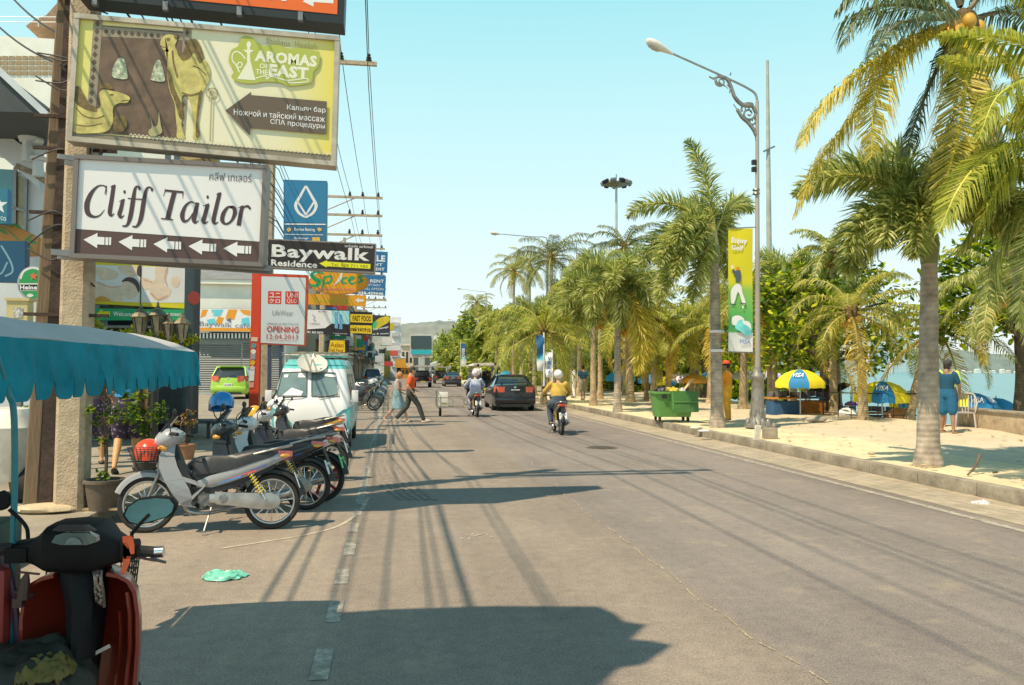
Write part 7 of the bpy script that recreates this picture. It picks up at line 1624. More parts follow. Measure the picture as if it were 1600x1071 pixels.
# ---------------------------------------------------------------- parasols
PY_=pm((.78,.55,.02),.7,0,.1,3); PB_=pm((.02,.19,.42),.7,0,.1,3)
def parasol(label,c,r,h,cols,rz=0,tilt=(0,0),text=None,lie=False,drop=.22,group='beach parasols',pole=True,hh=.42):
    t=thing('parasol',label,'parasol',c,rz,group); t.rotation_euler=(tilt[0],tilt[1],rz)
    n=8; prof=[(0,hh),(.3,hh*.93),(.6,hh*.70),(.85,hh*.33),(1,0),(1.0,-drop)]
    for k in range(n):
        a0=k*2*PI/n; mb=MB(); vs=[]
        for r_,z in prof:
            for i in range(4):
                a=a0+2*PI/n*i/3; sg=1-.05*math.sin(PI*i/3)*(r_) ; vs.append(V((r*r_*sg*math.cos(a),r*r_*sg*math.sin(a),h+z*r*1.0+(.02*math.sin(i*3+k) if z<0 else 0))))
        mb.add(vs,[(j*4+i,j*4+i+1,j*4+5+i,j*4+4+i) for j in range(len(prof)-1) for i in range(3)])
        p=mb.build('canopy_panel',cols[k%len(cols)],t,smooth=60,fix=False)
        if text and cols[k%len(cols)] is PB_:
            a=a0+PI/n; er=V((math.cos(a),math.sin(a),0)); et=V((-math.sin(a),math.cos(a),0)); sl_=V((0,0,1))
            def pp(u,rr_): 
                z=[q for q in prof]; 
                for (ra,za),(rb_,zb) in zip(prof[:-2],prof[1:-1]):
                    if ra<=rr_<=rb_: zz=za+(zb-za)*(rr_-ra)/(rb_-ra)
                return er*(r*rr_*.985+.02)+et*u+V((0,0,h+zz*r+.03))
            w_=r*.26; mb=MB(); put_text(mb,text,pp(-w_*.8,.62),pp(w_*.8,.62),pp(-w_,.84),.02,.2); mb.build('lettering',WH,p,smooth=0)
    mb=MB()
    for k in range(n):
        a=k*2*PI/n; mb.bar((0,0,h-.05),(r*.8*math.cos(a),r*.8*math.sin(a),h+hh*r*.4-.03),.012)
    mb.build('rib',M_STEEL,t)
    if pole: mb=MB(); mb.tube([(0,0,h-h),(0,0,h+hh*r+.06)],.022,8); mb.build('pole',M_ALU,t)
    return t
YB=[PY_,PB_,PY_,PY_,PB_,PY_,PB_,PY_]
def par_at(px,ytop,ybot,wpx,Y,label,cols,**k):
    r=wpx*Y/F/2; top=P(px,ytop,Y); bot=P(px,ybot,Y); h=bot.z+.0; zg=k.pop('zg',-.7)
    hh=min(.6,max(.25,(top.z-bot.z)*.8/r)); return parasol(label,(top.x,Y,zg),r,max(.6,h-zg+.05),cols,hh=hh,**k)
AA=[PB_,PY_,PY_,PB_,PY_,PB_,PY_,PY_]
par_at(1250,575,600,83,24.5,'large yellow and blue parasol nearest the lamp post, at the left of the beach ones',[PY_,PY_,PB_,PY_],rz=-4.08,text='VISA',zg=.1)
par_at(1378,592,622,94,23.2,'yellow and blue parasol in the middle of the beach ones',[PY_,PY_,PB_,PY_],rz=-4.08,text='VISA')
par_at(1424,604,632,70,24.2,'yellow parasol behind the leaning coconut trunk',[PY_,PY_,PY_,PB_],rz=-2.0)
par_at(1415,606,628,40,28,'blue parasol peeping between the two yellow ones',[PB_],rz=.2)
par_at(1516,600,641,92,21.5,'blue and yellow parasol right of the man in blue',[PB_,PB_,PB_,PY_],rz=-2.3,text='VISA')
par_at(1556,606,645,76,22.4,'blue parasol at the right end of the beach ones',[PB_,PB_,PY_,PB_],rz=-1.9)
TB=pm((.02,.26,.42),.7,0,.1,3)
par_at(970,577,592,50,52,'turquoise parasol beyond the golden leaved palm',[TB],zg=.1)
par_at(942,580,594,28,56,'small yellow parasol left of the turquoise one',[PY_],zg=.1)
par_at(1018,584,596,46,46,'low blue parasol behind the yellow stair rail',[PB_],zg=-.2)
LV=pm((.55,.48,.6),.7,0,.1,3)
par_at(1168,575,588,60,40,'pale lilac parasol behind the golf banner',[LV],zg=-.2); par_at(1205,577,588,34,44,'second pale lilac parasol behind the lamp post',[LV],zg=-.2); par_at(1062,583,594,56,44,'pale violet parasol behind the green bin',[LV],zg=-.2)
par_at(789,575,586,20,70,'small turquoise parasol beside the pickup',[TB],zg=.1)
# beach stall under shade net, railing, chairs
t=thing('shade_net','dark green shade net on poles between the big parasols','shade net',P(1310,650,26)); o=t.location.copy(); o.z=-.6; t.location=o
mb=MB(); vs=[]
for j in range(7):
    for i in range(9):
        p=P(1285+52*i/8,601+3*math.sin(i*.8)+j*2.6,25+j*.0)-o; vs.append(p+V((0,j*.25,.03*math.sin(i*1.7+j))))
mb.add(vs,[(j*9+i,j*9+i+1,j*9+10+i,j*9+9+i) for j in range(6) for i in range(8)]); mb.build('net',pm((.018,.03,.022),.9,0,.4,9),t,smooth=60,fix=False)
mb=MB()
for x in (1286,1312,1336): mb.tube([P(x,604,25)-o,V((P(x,604,25).x-o.x,25-o.y,0))],.025,6)
mb.build('post',M_DARK,t)
E2=[(1200,655,.2),(1440,655,.2)]
t=thing('railing','thin dark railing along the promenade edge before the parasols','railing',G(1285,652,.2)); o=t.location.copy()
mb=MB(); pts=[G(x,y,.2)-o for x,y in ((1286,650),(1310,652),(1330,654),(1350,655),(1372,655),(1396,655),(1420,655),(1440,656))]
H_=.78
for a,b_ in zip(pts[:-1],pts[1:]): mb.tube([a+V((0,0,H_)),b_+V((0,0,H_))],.018,6); mb.tube([a+V((0,0,H_*.15)),b_+V((0,0,H_*.15))],.012,6)
mb.build('rail',M_DARK,t); mb=MB()
for a,b_ in zip(pts[:-1],pts[1:]):
    for k in range(1): mb.tube([a+(b_-a)*(k/1),a+(b_-a)*(k/1)+V((0,0,H_))],.014,6)
mb.build('upright',M_DARK,t)
def plastic_chair(label,loc,rz,col=(.7,.7,.7),grp=None):
    t=thing('plastic_chair',label,'chair',loc,rz,grp); M=pm(col,.4,0,.06,3)
    mb=MB(); mb.loft([rrect(.2,-.2,.22,.06,.42,3),rrect(.21,-.21,.23,.06,.45,3)]); mb.build('seat',M,t)
    mb=MB()
    for i in range(6): x=-.16+i*.064; mb.tube(cr([(x,-.2,.45),(x*1.08,-.25,.65),(x*1.02,-.29,.86)],4),.014,5)
    mb.tube(cr([(-.2,-.2,.45),(-.21,-.26,.7),(-.15,-.3,.88),(0,-.31,.91),(.15,-.3,.88),(.21,-.26,.7),(.2,-.2,.45)],4),.022,7); mb.build('backrest',M,t)
    for sx in(-1,1):
        mb=MB(); mb.tube(cr([(sx*.21,-.24,.66),(sx*.25,-.0,.66),(sx*.24,.2,.63),(sx*.21,.21,.44)],4),.017,6); mb.build('armrest',M,t)
        for y in (-.2,.21): mb=MB(); mb.tube([(sx*.19,y,.43),(sx*.23,y*1.15,0)],[.025,.018],6); mb.build('leg',M,t)
    return t
g=G(1510,672,.2); ch0=plastic_chair('grey plastic armchair beside the man in blue',(g.x,g.y,.2),2.4,(.42,.40,.40))
def lounger(label,px,py,Y,rz,col):
    p=P(px,py,Y); t=thing('deck_chair',label,'deck chair',(p.x,Y,-.75),rz,'deck chairs under the parasols'); mb=MB(); mb.add([V(q) for q in ((-.26,.5,.26),(.26,.5,.26),(.26,0,.22),(-.26,0,.22),(.26,-.5,.56),(-.26,-.5,.56))],[(0,1,2,3),(3,2,4,5)]); mb.build('sling',pm(col,.8,0,.2,6),t,solid=.02,smooth=0)
    for sx in(-1,1): mb=MB(); mb.bar((sx*.28,.55,.27),(sx*.28,-.5,.02),.035); mb.bar((sx*.28,.45,.0),(sx*.28,-.5,.58),.035); mb.build('frame',pm((.4,.28,.14),.7),t)
cl=[(.03,.12,.3),(.55,.2,.03),(.02,.1,.25),(.5,.18,.03)]
for i,(px,py) in enumerate(((1222,628),(1240,630),(1262,628),(1278,632),(1300,640),(1322,642),(1352,644),(1368,646),(1395,645),(1412,648))):
    lounger('%s deck chair under the %s'%(('dark blue','orange')[i%2],('large left parasol, at its left side','large left parasol, left of its pole','large left parasol, right of its pole','large left parasol, at its right side','shade net, left half','shade net, right half','middle parasol, at its left side','middle parasol, below its pole','middle parasol, at its right side','gap right of the middle parasol')[i]),px,py,25.0+(i%3)*.8,rl.uniform(-.5,.5)+1.4,cl[i%4])
for i,(px,py,c,lab) in enumerate(((1355,650,(.5,.2,.55),'small purple parasol or toy canopy far below the railing'),)):
    par_at(1330,628,634,22,27,'small purple parasol far below the railing',[pm((.45,.15,.5),.7)],zg=-1.0)
for i,(x,c) in enumerate(((1322,(.75,.72,.7)),(1405,(.6,.3,.15)))):
    p=P(x,640,25); mb=MB(); mb.ell((0,0,.35),(.5,.4,.45),14,8); o=mb.build('beach_bundle',pm(c,.8,0,.2,5,bump=.4),None,smooth=70); o.location=(p.x,25,-.35); tag(o,('white covered bundle' if i==0 else 'brown covered bundle')+' on the beach below the railing','bundle')
# beach counters and stacked gear in the shade
def counter(label,px,Y,w_,col,top,h=.95):
    p=P(px,600,Y); t=thing('beach_counter',label,'beach counter',(p.x,Y,-.75 if px>1290 else -.2)); mb=MB(); mb.box((0,0,h*.45),(w_,.6,h*.9)); mb.build('front',pm(col,.7,0,.25,4,dirt=.4),t,bevel=.02)
    mb=MB(); mb.box((0,0,h),(w_*1.06,.7,.05)); mb.build('top',pm(top,.6,0,.15,4),t,bevel=.01)
    mb=MB(); rr=random.Random(int(px))
    for k in range(5): x=(-.4+k*.2)*w_; mb.box((x,rr.uniform(-.1,.1),h+.1+rr.random()*.06),(.16,.2,.18),rz=rr.random())
    each(mb,'goods',pm((.10,.10,.11),.7,0,.8,7),t,bevel=.02); return t
counter('dark blue beach counter under the large left parasol, at its left',1222,25.2,.9,(.02,.07,.16),(.45,.2,.04)); counter('orange topped beach counter under the large left parasol, at its right',1262,25.6,1.0,(.30,.12,.02),(.02,.06,.14)); counter('dark counter with an orange top under the shade net',1312,26.2,1.0,(.03,.05,.06),(.5,.2,.03)); counter('dark blue counter under the middle parasol',1365,26,.8,(.02,.06,.13),(.4,.17,.03)); counter('orange counter between the middle and the yellow parasol',1402,26.5,.8,(.28,.11,.02),(.03,.06,.1))
for i,(px,ya,yb,w_,Y,lab,cc) in enumerate(((1085,584,596,44,36,'orange parasol behind the street worker',[pm((.7,.3,.03),.7)]),(1110,580,592,40,38,'blue and yellow parasol behind the mid palm trunk',[PB_,PY_]),(905,585,595,26,55,'yellow and blue parasol behind the strollers',[PY_,PB_]),(1040,588,600,36,40,'yellow and blue parasol above the green bin',[PY_,PY_,PB_,PY_]))):
    par_at(px,ya,yb,w_,Y,lab,cc,zg=.0)
# yellow stair rail, wall, rocks, post stub
t=thing('stair_rail','yellow handrail of the beach stairs left of the green bin','handrail',G(1003,612,.2)); o=t.location.copy(); Y=o.y
mb=MB()
for (a,b_) in (((1003,598),(1003,614)),((1019,606),(1019,616)),((1001,598),(1022,607)),((1022,607),(1038,615)),((1003,606),(1020,612))): mb.bar(P(*a,Y)-o,P(*b_,Y)-o,.11)
mb.build('rail',pm((.78,.5,.02),.5,0,.1,3),t,smooth=0)
t=thing('low_wall','low grey concrete wall at the right edge before the bay','wall',G(1560,682,.2)); o=t.location.copy(); a=G(1500,668,.2)-o; b_=G(1680,692,.2)-o
mb=MB(); mb.bar(a+V((0,0,.24)),b_+V((0,0,.24)),.3,.48); mb.build('wall',M_CONC,t,bevel=.02); mb=MB(); mb.bar(a+V((0,0,.51)),b_+V((0,0,.51)),.38,.06); mb.build('coping',M_KERB,t,bevel=.015)
def rock(name,label,px,py,dims,col,seed,z=.2,cat='stone',rz=0):
    g=G(px,py,z); mb=MB(); rr=[]
    for i in range(8):
        ph=PI*i/7-PI/2; rr.append([V((dims[0]*math.cos(ph)*math.cos(q)*(1+.3*mnoise.noise(V((q,i*.7,seed)))),dims[1]*math.cos(ph)*math.sin(q)*(1+.3*mnoise.noise(V((q,i*.7,seed+5)))),dims[2]*(math.sin(ph)*.5+.42))) for q in [k*PI/8 for k in range(16)]])
    mb.loft(rr,caps=False); o=mb.build(name,pm(col,.9,0,.25,5,bump=.5,dirt=.4),None,smooth=50); o.location=g; o.rotation_euler=(0,0,rz); tag(o,label,cat)
rock('concrete_block','low concrete footing in the sand right of the ornate lamp',1276,660,(.32,.22,.2),(.34,.3,.24),1,cat='concrete block')
rock('stone','pale broken stone lying left of the middle palm base',1088,671,(.16,.1,.1),(.6,.54,.42),3)
rock('stone','white plastic scrap beside the broken stone by the palm base',1100,675,(.14,.1,.06),(.75,.73,.68),4)
rock('stone','small pale stone in the sand before the ornate lamp base',1205,678,(.1,.1,.09),(.5,.43,.33),5)
rock('stone','tiny pair of stones in the sand between the lamp and nearest foxtail',1362,711,(.07,.06,.06),(.4,.33,.24),6)
mb=MB(); mb.box((0,0,.12),(.28,.2,.24)); mb.box((.1,.02,.29),(.06,.06,.1)); o=mb.build('concrete_block',M_KERB,None,bevel=.02); o.location=G(1203,686,.175); tag(o,'square concrete block at the foot of the ornate lamp','concrete block')
mb=MB(); mb.bar((0,0,0),(.0,.0,.32),.12,.06); o=mb.build('marker_stub',pm((.6,.56,.48),.8,0,.2),None); o.location=G(1182,688,.175); o.rotation_euler=(.1,.08,0); tag(o,'short white marker stub in the sand before the ornate lamp','marker')
g=G(1512,742,.2); mb=MB(); mb.tube(cr([(0,0,.0),(.12,.05,.06),(.25,.12,.16),(.36,.2,.26)],5),[.012,.018,.02,.022],8); o=mb.build('driftwood',pm((.13,.10,.07),.9,0,.3),None); o.location=g; tag(o,'dark bent branch lying in the sand near the right edge','branch')
rl=random.Random(44)
def crumple(name,label,c,rx,ry,h,mat,seed,cat):
    mb=MB(); vs=[]; n=26
    for j in range(n+1):
        for i in range(n+1):
            u=i/n*2-1;v=j/n*2-1; rr=max(abs(u),abs(v)); k=1-.25*abs(u*v); e=1+.25*mnoise.noise(V((u*2.2,v*2.2,seed)))
            z=h*max(0,(1-rr**3))*(.45+1.1*abs(mnoise.noise(V((u*2.1,v*2.6,seed+2)))))+h*.22*max(0,mnoise.noise(V((u*5,v*5,seed+4)))); vs.append(V((u*rx*k*e,v*ry*k*e+.25*rx*u*u,z+.008)))
    mb.add(vs,[(j*(n+1)+i,j*(n+1)+i+1,(j+1)*(n+1)+i+1,(j+1)*(n+1)+i) for j in range(n) for i in range(n)]); o=mb.build(name,mat,None,smooth=25,fix=False); o.location=c; return tag(o,label,cat)
g=G(1058,660,.2)
for i,(dx,dy,rx,hz,c,lab) in enumerate(((.02,.0,.24,.13,(.50,.38,.03),'yellow plastic bag'),(-.25,.1,.24,.12,(.03,.03,.035),'black rubbish bag'),(.3,.12,.2,.1,(.45,.43,.4),'grey rubbish bag'))):
    crumple('rubbish_bag',lab+' heaped on top of the green bin',(g.x+dx,g.y+.45+dy,1.06),rx,rx*.8,hz,pm(c,.4,0,.25,8,bump=.4),20+i,'bag')
crumple('plastic_bag','crumpled mint green plastic bag lying on the asphalt',G(349,904),.18,.12,.062,pm((.18,.52,.38),.3,0,.2,9,coat=.2),3,'plastic bag')
crumple('plastic_bag','scrap of white plastic in the gutter near the right edge',G(1535,788),.12,.07,.04,pm((.6,.5,.52),.5,0,.15,9),7,'plastic bag')
# fallen leaves and litter on sand
mb=MB()
for k in range(420):
    x=rl.uniform(7.9,14.5); y=rl.uniform(9,34); a=rl.random()*6; s_=rl.uniform(.03,.09); p=V((x,y,zprom(x,y)+.06 if x<9.8 else .235)); d=V((math.cos(a),math.sin(a),.15))*s_; e=V((-math.sin(a),math.cos(a),.1))*s_*.5
    mb.add([p-d,p+e,p+d,p-e],[(0,1,2,3)])
tag(mb.build('leaf_litter',leafmat((.16,.1,.04),(.28,.2,.09),(.4,.33,.2),None,.1),None,smooth=0,fix=False),'scattered dry leaves on the sandy promenade','leaf litter',kind='stuff')
# ---------------------------------------------------------------- buildings on the left
CRM=pm((.86,.78,.60),.85,0,.08,.8,dirt=.25,dirtc=(.5,.4,.26)); CRMD=pm((.55,.46,.30),.85,0,.1,1,dirt=.3)
def lq(px,py,Y,o): return P(px,py,Y)-o
# tall cream building far behind
Y=62; a=P(-260,40,Y); b=P(95,40,Y); t=thing('apartment_building','tall cream building with a perforated vent wall behind the left sign posts','building',((a.x+b.x)/2,Y+6,zl(0,34))); o=t.location.copy()
mb=MB(); mb.span((a.x-o.x,-6,0),(b.x-o.x,6,a.z-o.z)); mb.build('wall',CRM,t,smooth=0)
mb=MB()
for i in range(9):
    for j in range(4):
        c=lq(-2+i*10.3,91+j*8,Y,o); mb.box(c+V((0,-.02,0)),(.36,.08,.27)); 
mb.build('vent_block',pm((.30,.22,.13),.9,0,.2,6),t,smooth=0)
mb=MB()
for y in (25,33): mb.tube([lq(-240,y,Y,o),lq(94,y-1+3,Y,o)],.03,5)
for x in (-200,-120,-40,60): mb.tube([lq(x,24,Y,o),lq(x,42,Y,o)],.03,5)
mb.build('roof_rail',M_WHITE,t)
mb=MB(); q=[lq(x,y,Y+1,o) for x,y in ((40,41),(52,32),(72,24),(92,2),(112,-6),(130,20),(122,44))]; mb.prism(q,(0,5,0)); mb.build('roof',pm((.28,.18,.11),.9,0,.3,4),t,smooth=0)
# cream block behind the billboards
Y=72; a=P(150,235,Y); b=P(295,232,Y); t=thing('apartment_building','cream block with a thatched eave just under the camel billboard','building',((a.x+b.x)/2,Y+5,zl(0,40))); o=t.location.copy()
mb=MB(); mb.span((a.x-o.x,-5,4.2),(b.x-o.x,5,P(150,228,Y).z-o.z)); mb.span((a.x-o.x+.1,-4.8,0),(b.x-o.x-.1,4.8,4.2)); mb.build('wall',CRM,t,smooth=0)
mb=MB(); mb.prism([lq(x,y,Y-1,o) for x,y in ((272,238),(285,232),(332,236),(334,245),(292,251)) ],(0,3,0)); mb.build('eave',pm((.38,.27,.12),.95,0,.4,14,bump=.6),t,smooth=0)
for x in (258,272):
    mb=MB(); mb.span(lq(x,236,Y-.03,o),lq(x+9,262,Y+.1,o)); mb.build('window',M_GLASS,t,smooth=0)
# white balcony house at the left edge
YB_=15.5; a=P(-180,500,YB_); b=P(62,500,YB_); t=thing('balcony_house','white two storey house with a balustraded balcony and teal windows at the left edge','building',((a.x+b.x)/2,YB_+4,PZ)); o=t.location.copy()
WW=pm((.50,.55,.58),.8,0,.1,2,dirt=.3,dirtc=(.33,.35,.35))
x0=a.x-o.x; x1=b.x-o.x; zf=P(0,255,YB_).z-PZ
mb=MB(); mb.span((x0,-3.4,0),(x1,4,zf)); mb.prism([lq(-180,160,YB_,o),lq(0,202,YB_,o),lq(56,243,YB_,o),lq(62,295,YB_,o),lq(0,242,YB_,o),lq(-180,150+60,YB_,o)],(0,.3,0)); mb.build('wall',WW,t,smooth=0)
mb=MB(); mb.strip([V((p.x,-3.42-.0,p.z))+V((0,-.6,0)) for p in (lq(0,246,YB_-.6,o),lq(30,258,YB_-.6,o),lq(62,282,YB_-.6,o))],[.1,.1,.1],(0,1,0)); mb.build('fringe_trim',pm((.22,.19,.14),.9,0,.4,12),t,smooth=0,solid=.03)
YG=YB_+4-3.4-.03+o.y-(YB_+4)
def fp_(px,py,off=.02): # point on the front wall plane
    p=P(px,py,o.y-3.4-off); return p-o
mb=MB(); mb.poly([fp_(-40,262),fp_(28,266),fp_(26,395),fp_(-40,380)]); mb.build('window',pm((.04,.22,.25),.08,0,.25,1.2,spec=.9),t,smooth=0,fix=False)
mb=MB(); mb.poly([fp_(29,275),fp_(40,280),fp_(38,352),fp_(27,352)]); mb.build('window',pm((.3,.27,.14),.2,0,.2,2),t,smooth=0,fix=False)
mb=MB()
for p,q in (((24,262),(23,395)),((-40,310),(40,330)),((41,280),(39,392))): mb.bar(fp_(*p,.05),fp_(*q,.05),.05)
mb.build('window_frame',M_STEEL,t)
for (px,py,s_) in ((46,205,1.0),(60,238,.8)):
    p=lq(px,py,YB_-.1,o); k=s_; mb=MB(); mb.lathe([(.12*k,-.55*k),(.12*k,.0),(.2*k,.05*k),(.19*k,.12*k),(.13*k,.14*k),(.0,.15*k)],p,4); mb.lathe([(.16*k,-.2*k),(.19*k,-.12*k)],p,10); pi_=mb.build('baluster_pier',WW,t,smooth=0)
    mb=MB(); mb.ell(p+V((0,0,.26*k)),.11*k,12,8); mb.build('globe_lamp',pm((.6,.66,.68),.25,0,.05),pi_,smooth=80)
mb=MB()
for y in (178,190,200): mb.tube([lq(-60,y-14,YB_-.1,o),lq(46,y+8,YB_-.1,o)],.025,6)
mb.build('balcony_rail',WW,t)
mb=MB(); q=[lq(x,y,YB_-1.6,o) for x,y in ((-160,60),(0,110),(75,170),(68,182),(50,176),(-160,170))]; mb.prism(q,(0,2.6,0)); mb.build('roof',pm((.05,.06,.065),.7,0,.2,3),t,smooth=0)
mb=MB(); mb.bar(lq(-5,107,YB_-1.63,o),lq(73,180,YB_-1.63,o),.10,.06,up=(0,1,0)); mb.build('fascia',WW,t)
# small signs on that house
s=Sign('shop_sign','orange curved sign with green plant drawing on the white balcony house',[(-30,326),(62,372),(58,400),(-30,404)],14.6,thick=.1,side=flat((.4,.16,.03)),face=flat((.5,.22,.05)))
s.up(); mb=MB()
for x,y,a_ in ((14,352,.2),(28,354,.5),(45,372,-.6),(50,378,.3),(46,384,.9),(5,362,.5)): s.smooth(mb,[(x-9*math.cos(a_),y-9*math.sin(a_)),(x,y-3),(x+9*math.cos(a_),y+9*math.sin(a_)),(x,y+3)],3)
s.stroke(mb,[(-10,350),(12,360),(30,376)],1.5); s.done(mb,'plant_drawing',flat((.08,.26,.08)))
s=Sign('bank_sign','dark teal sign with a white star at the left edge',[(-40,292),(13,296),(12,350),(-40,350)],14.2,thick=.12,side=BL,face=flat((.02,.15,.22)))
s.up(); mb=MB(); mb.poly([s.pt(-2+ (15 if i%2==0 else 6)*math.sin(i*PI/5),321-(15 if i%2==0 else 6)*math.cos(i*PI/5)) for i in range(10)]); s.text(mb,'CO',(1,338),(10,340),(1,344),.02); s.done(mb,'star',flat((.6,.68,.7)))
s=Sign('bank_sign','dark blue sign with a curved outline mark below the orange sign',[(-40,376),(40,377),(40,442),(-40,440)],13.8,thick=.15,side=flat((.01,.05,.1)),face=flat((.008,.065,.13)))
s.up(); mb=MB(); s.stroke(mb,[(2,384),(12,400),(19,415),(19,426),(8,432)],2.6); s.stroke(mb,[(12,410),(2,428),(-6,420)],2.4); s.done(mb,'lotus_mark',flat((.16,.3,.38)))
s=Sign('beer_sign','round green beer sign with a white rim and black name band',[(28,418),(56,418),(56,466),(28,466)],13.4,panel=False)
def disc(r,cx=53,cy=443): return [s.pt(cx+r*math.cos(a*PI/18),cy+r*1.04*math.sin(a*PI/18)) for a in range(36)]
mb=MB(); mb.prism(disc(26),(0,.12,0)); mb.build('rim',flat((.3,.32,.36)),s.root)
s.up(); mb=MB(); mb.poly(disc(23)); s.done(mb,'panel',flat((.02,.26,.07)))
mb=MB(); s.stroke(mb,[(32,436),(38,424),(52,419),(66,423)],3); s.smooth(mb,[(42,462),(47,459),(53,462),(47,465)],3); s.poly(mb,[(30,443),(76,443),(76,455),(30,455)]); s.done(mb,'ring',flat((.6,.6,.58)))
mb=MB(); s.poly(mb,[(30,445),(76,445),(76,454),(30,454)]); s.done(mb,'band',flat((.012,.012,.015)))
mb=MB(); s.text(mb,'Heineken',(31.5,446),(75,446),(31.5,453),.04); s.done(mb,'lettering',WH)
mb=MB(); mb.poly([s.pt(53+(7 if i%2==0 else 3)*math.sin(i*PI/5),432-(7 if i%2==0 else 3)*math.cos(i*PI/5)) for i in range(10)]); s.done(mb,'star',flat((.6,.12,.05)))
t=thing('vendor_box','small cream box with a dark label standing above the grey canopy edge','box',P(31,498,12.5)); o=t.location.copy(); mb=MB(); mb.span((-.14,-.1,-.05),(.14,.1,.25)); mb.span((-.16,-.12,.25),(.17,.12,.29)); mb.build('body',pm((.5,.42,.2),.7,0,.1,4),t,smooth=0); mb=MB(); mb.box((.02,-.105,.08),(.12,.006,.14)); mb.build('label',pm((.5,.5,.5),.5,0,.9,30),t); 
mb=MB(); mb.span((-.06,-.04,-o.z+PZ),(.06,.04,-.05)); mb.build('stand',M_STEEL,t)
# massage shop
YM=19; a=P(100,480,YM); b=P(300,480,YM); t=thing('massage_shop','dark fronted massage shop behind the hedge, yellow edged picture board above','shop',((a.x+b.x)/2,YM+3,PZ)); o=t.location.copy()
DK=pm((.05,.055,.06),.8,0,.3,3); 
mb=MB(); mb.span((a.x-o.x-1.0,-3.0,0),(P(296,480,YM-1.5).x-o.x-.35,-2.0,P(0,398,YM).z-PZ)); mb.build('wall',DK,t,smooth=0)
mb=MB(); mb.span(lq(112,508,YM-1.0,o),lq(300,517,YM,o)); mb.span(lq(120,480-3,YM-.5,o),lq(215,484,YM-.3,o)); mb.build('awning',M_STEEL,t,smooth=0)
mb=MB(); p0=lq(297,400,YM-1.2,o); p1=lq(293,640,YM-1.2,o); mb.bar(p0,p1,.16); mb.bar(lq(292,416,YM-1.2,o),lq(405,424,YM-1.2,o),.05); mb.build('front_post',pm((.03,.06,.07),.6),t)
mb=MB(); mb.poly([lq(x,y,YM-1.3,o) for x,y in [(303+9.5*math.cos(k*PI/10),466+10.5*math.sin(k*PI/10)) for k in range(20)]]); mb.build('round_plate',flat((.22,.03,.02)),t,smooth=0,solid=.02)
s=Sign('billboard','massage picture board with yellow top and bottom strips over a green welcome band',[(149,401),(291,412),(289,483),(146,475)],YM-.8,cat='billboard',thick=.1,side=flat((.5,.4,.02)),face=flat((.72,.55,.02)))
s.up(); SK1=pm((.74,.54,.42),.5,0,.12,6); SK2=pm((.62,.33,.24),.5,0,.2,6); PKW=flat((.78,.70,.68))
mb=MB(); s.poly(mb,[(150,414),(221,416.5),(220,473),(148,470)]); s.poly(mb,[(222,416.5),(291,419.5),(289,473.5),(221,473)]); s.done(mb,'panel',PKW)
mb=MB(); s.smooth(mb,[(152,440),(170,447),(184,448),(190,455),(192,470),(175,471),(152,470),(149,455)],3); s.smooth(mb,[(186,416),(205,415),(218,418),(219,428),(207,433),(196,430),(187,424)],3); s.smooth(mb,[(152,418),(172,420),(186,428),(180,436),(160,438),(151,430)],3); s.smooth(mb,[(192,442),(206,440),(216,448),(214,462),(202,468),(192,460)],3)
s.smooth(mb,[(244,418),(262,418),(261,432),(256,446),(268,452),(262,466),(246,470),(234,458),(237,446),(243,436)],3); s.smooth(mb,[(222,434),(240,440),(236,450),(224,452)],3); s.smooth(mb,[(268,436),(278,432),(281,442),(276,450),(268,446)],3); s.done(mb,'skin_print',SK1)
mb=MB(); s.stroke(mb,[(152,441),(172,449),(190,448)],1.6); s.stroke(mb,[(200,424),(207,426)],1.2); s.stroke(mb,[(236,459),(248,468),(262,462)],2); s.stroke(mb,[(224,437),(238,442)],1.6); s.stroke(mb,[(198,452),(204,455)],1); s.stroke(mb,[(262,418),(258,434),(262,448)],1.6); s.done(mb,'skin_shade',SK2)
mb=MB(); s.smooth(mb,[(190,441),(198,434),(210,435),(218,445),(217,458),(211,446),(200,440)],3); s.smooth(mb,[(216,416),(221,417),(220,432),(214,428)],3); s.done(mb,'hair_print',flat((.08,.05,.06)))
mb=MB(); s.smooth(mb,[(149,468),(158,463),(170,467),(172,471),(149,471)],3); s.done(mb,'towel_print',flat((.6,.3,.05)))
mb=MB(); s.poly(mb,[(219.8,404),(221.2,404),(220.2,478),(218.8,478)]); s.done(mb,'joint',M_DARK)
s=Sign('shop_sign','green welcome sign with a yellow arrow below the massage pictures',[(142,482),(291,484),(289,501),(140,501)],YM-.9,thick=.1,side=flat((.01,.2,.08)),face=flat((.015,.33,.13)))
s.up(); mb=MB(); s.poly(mb,[(150,491),(160,483),(160,487),(172,487),(172,494),(160,494),(160,498)]); s.done(mb,'arrow',flat((.7,.6,.02)))
mb=MB(); s.text(mb,'Welcome',(177,487),(209,488),(177,494),.03); s.text(mb,'Добро пожаловать',(229,487),(286,489),(229,494),.02); s.done(mb,'lettering',WH)
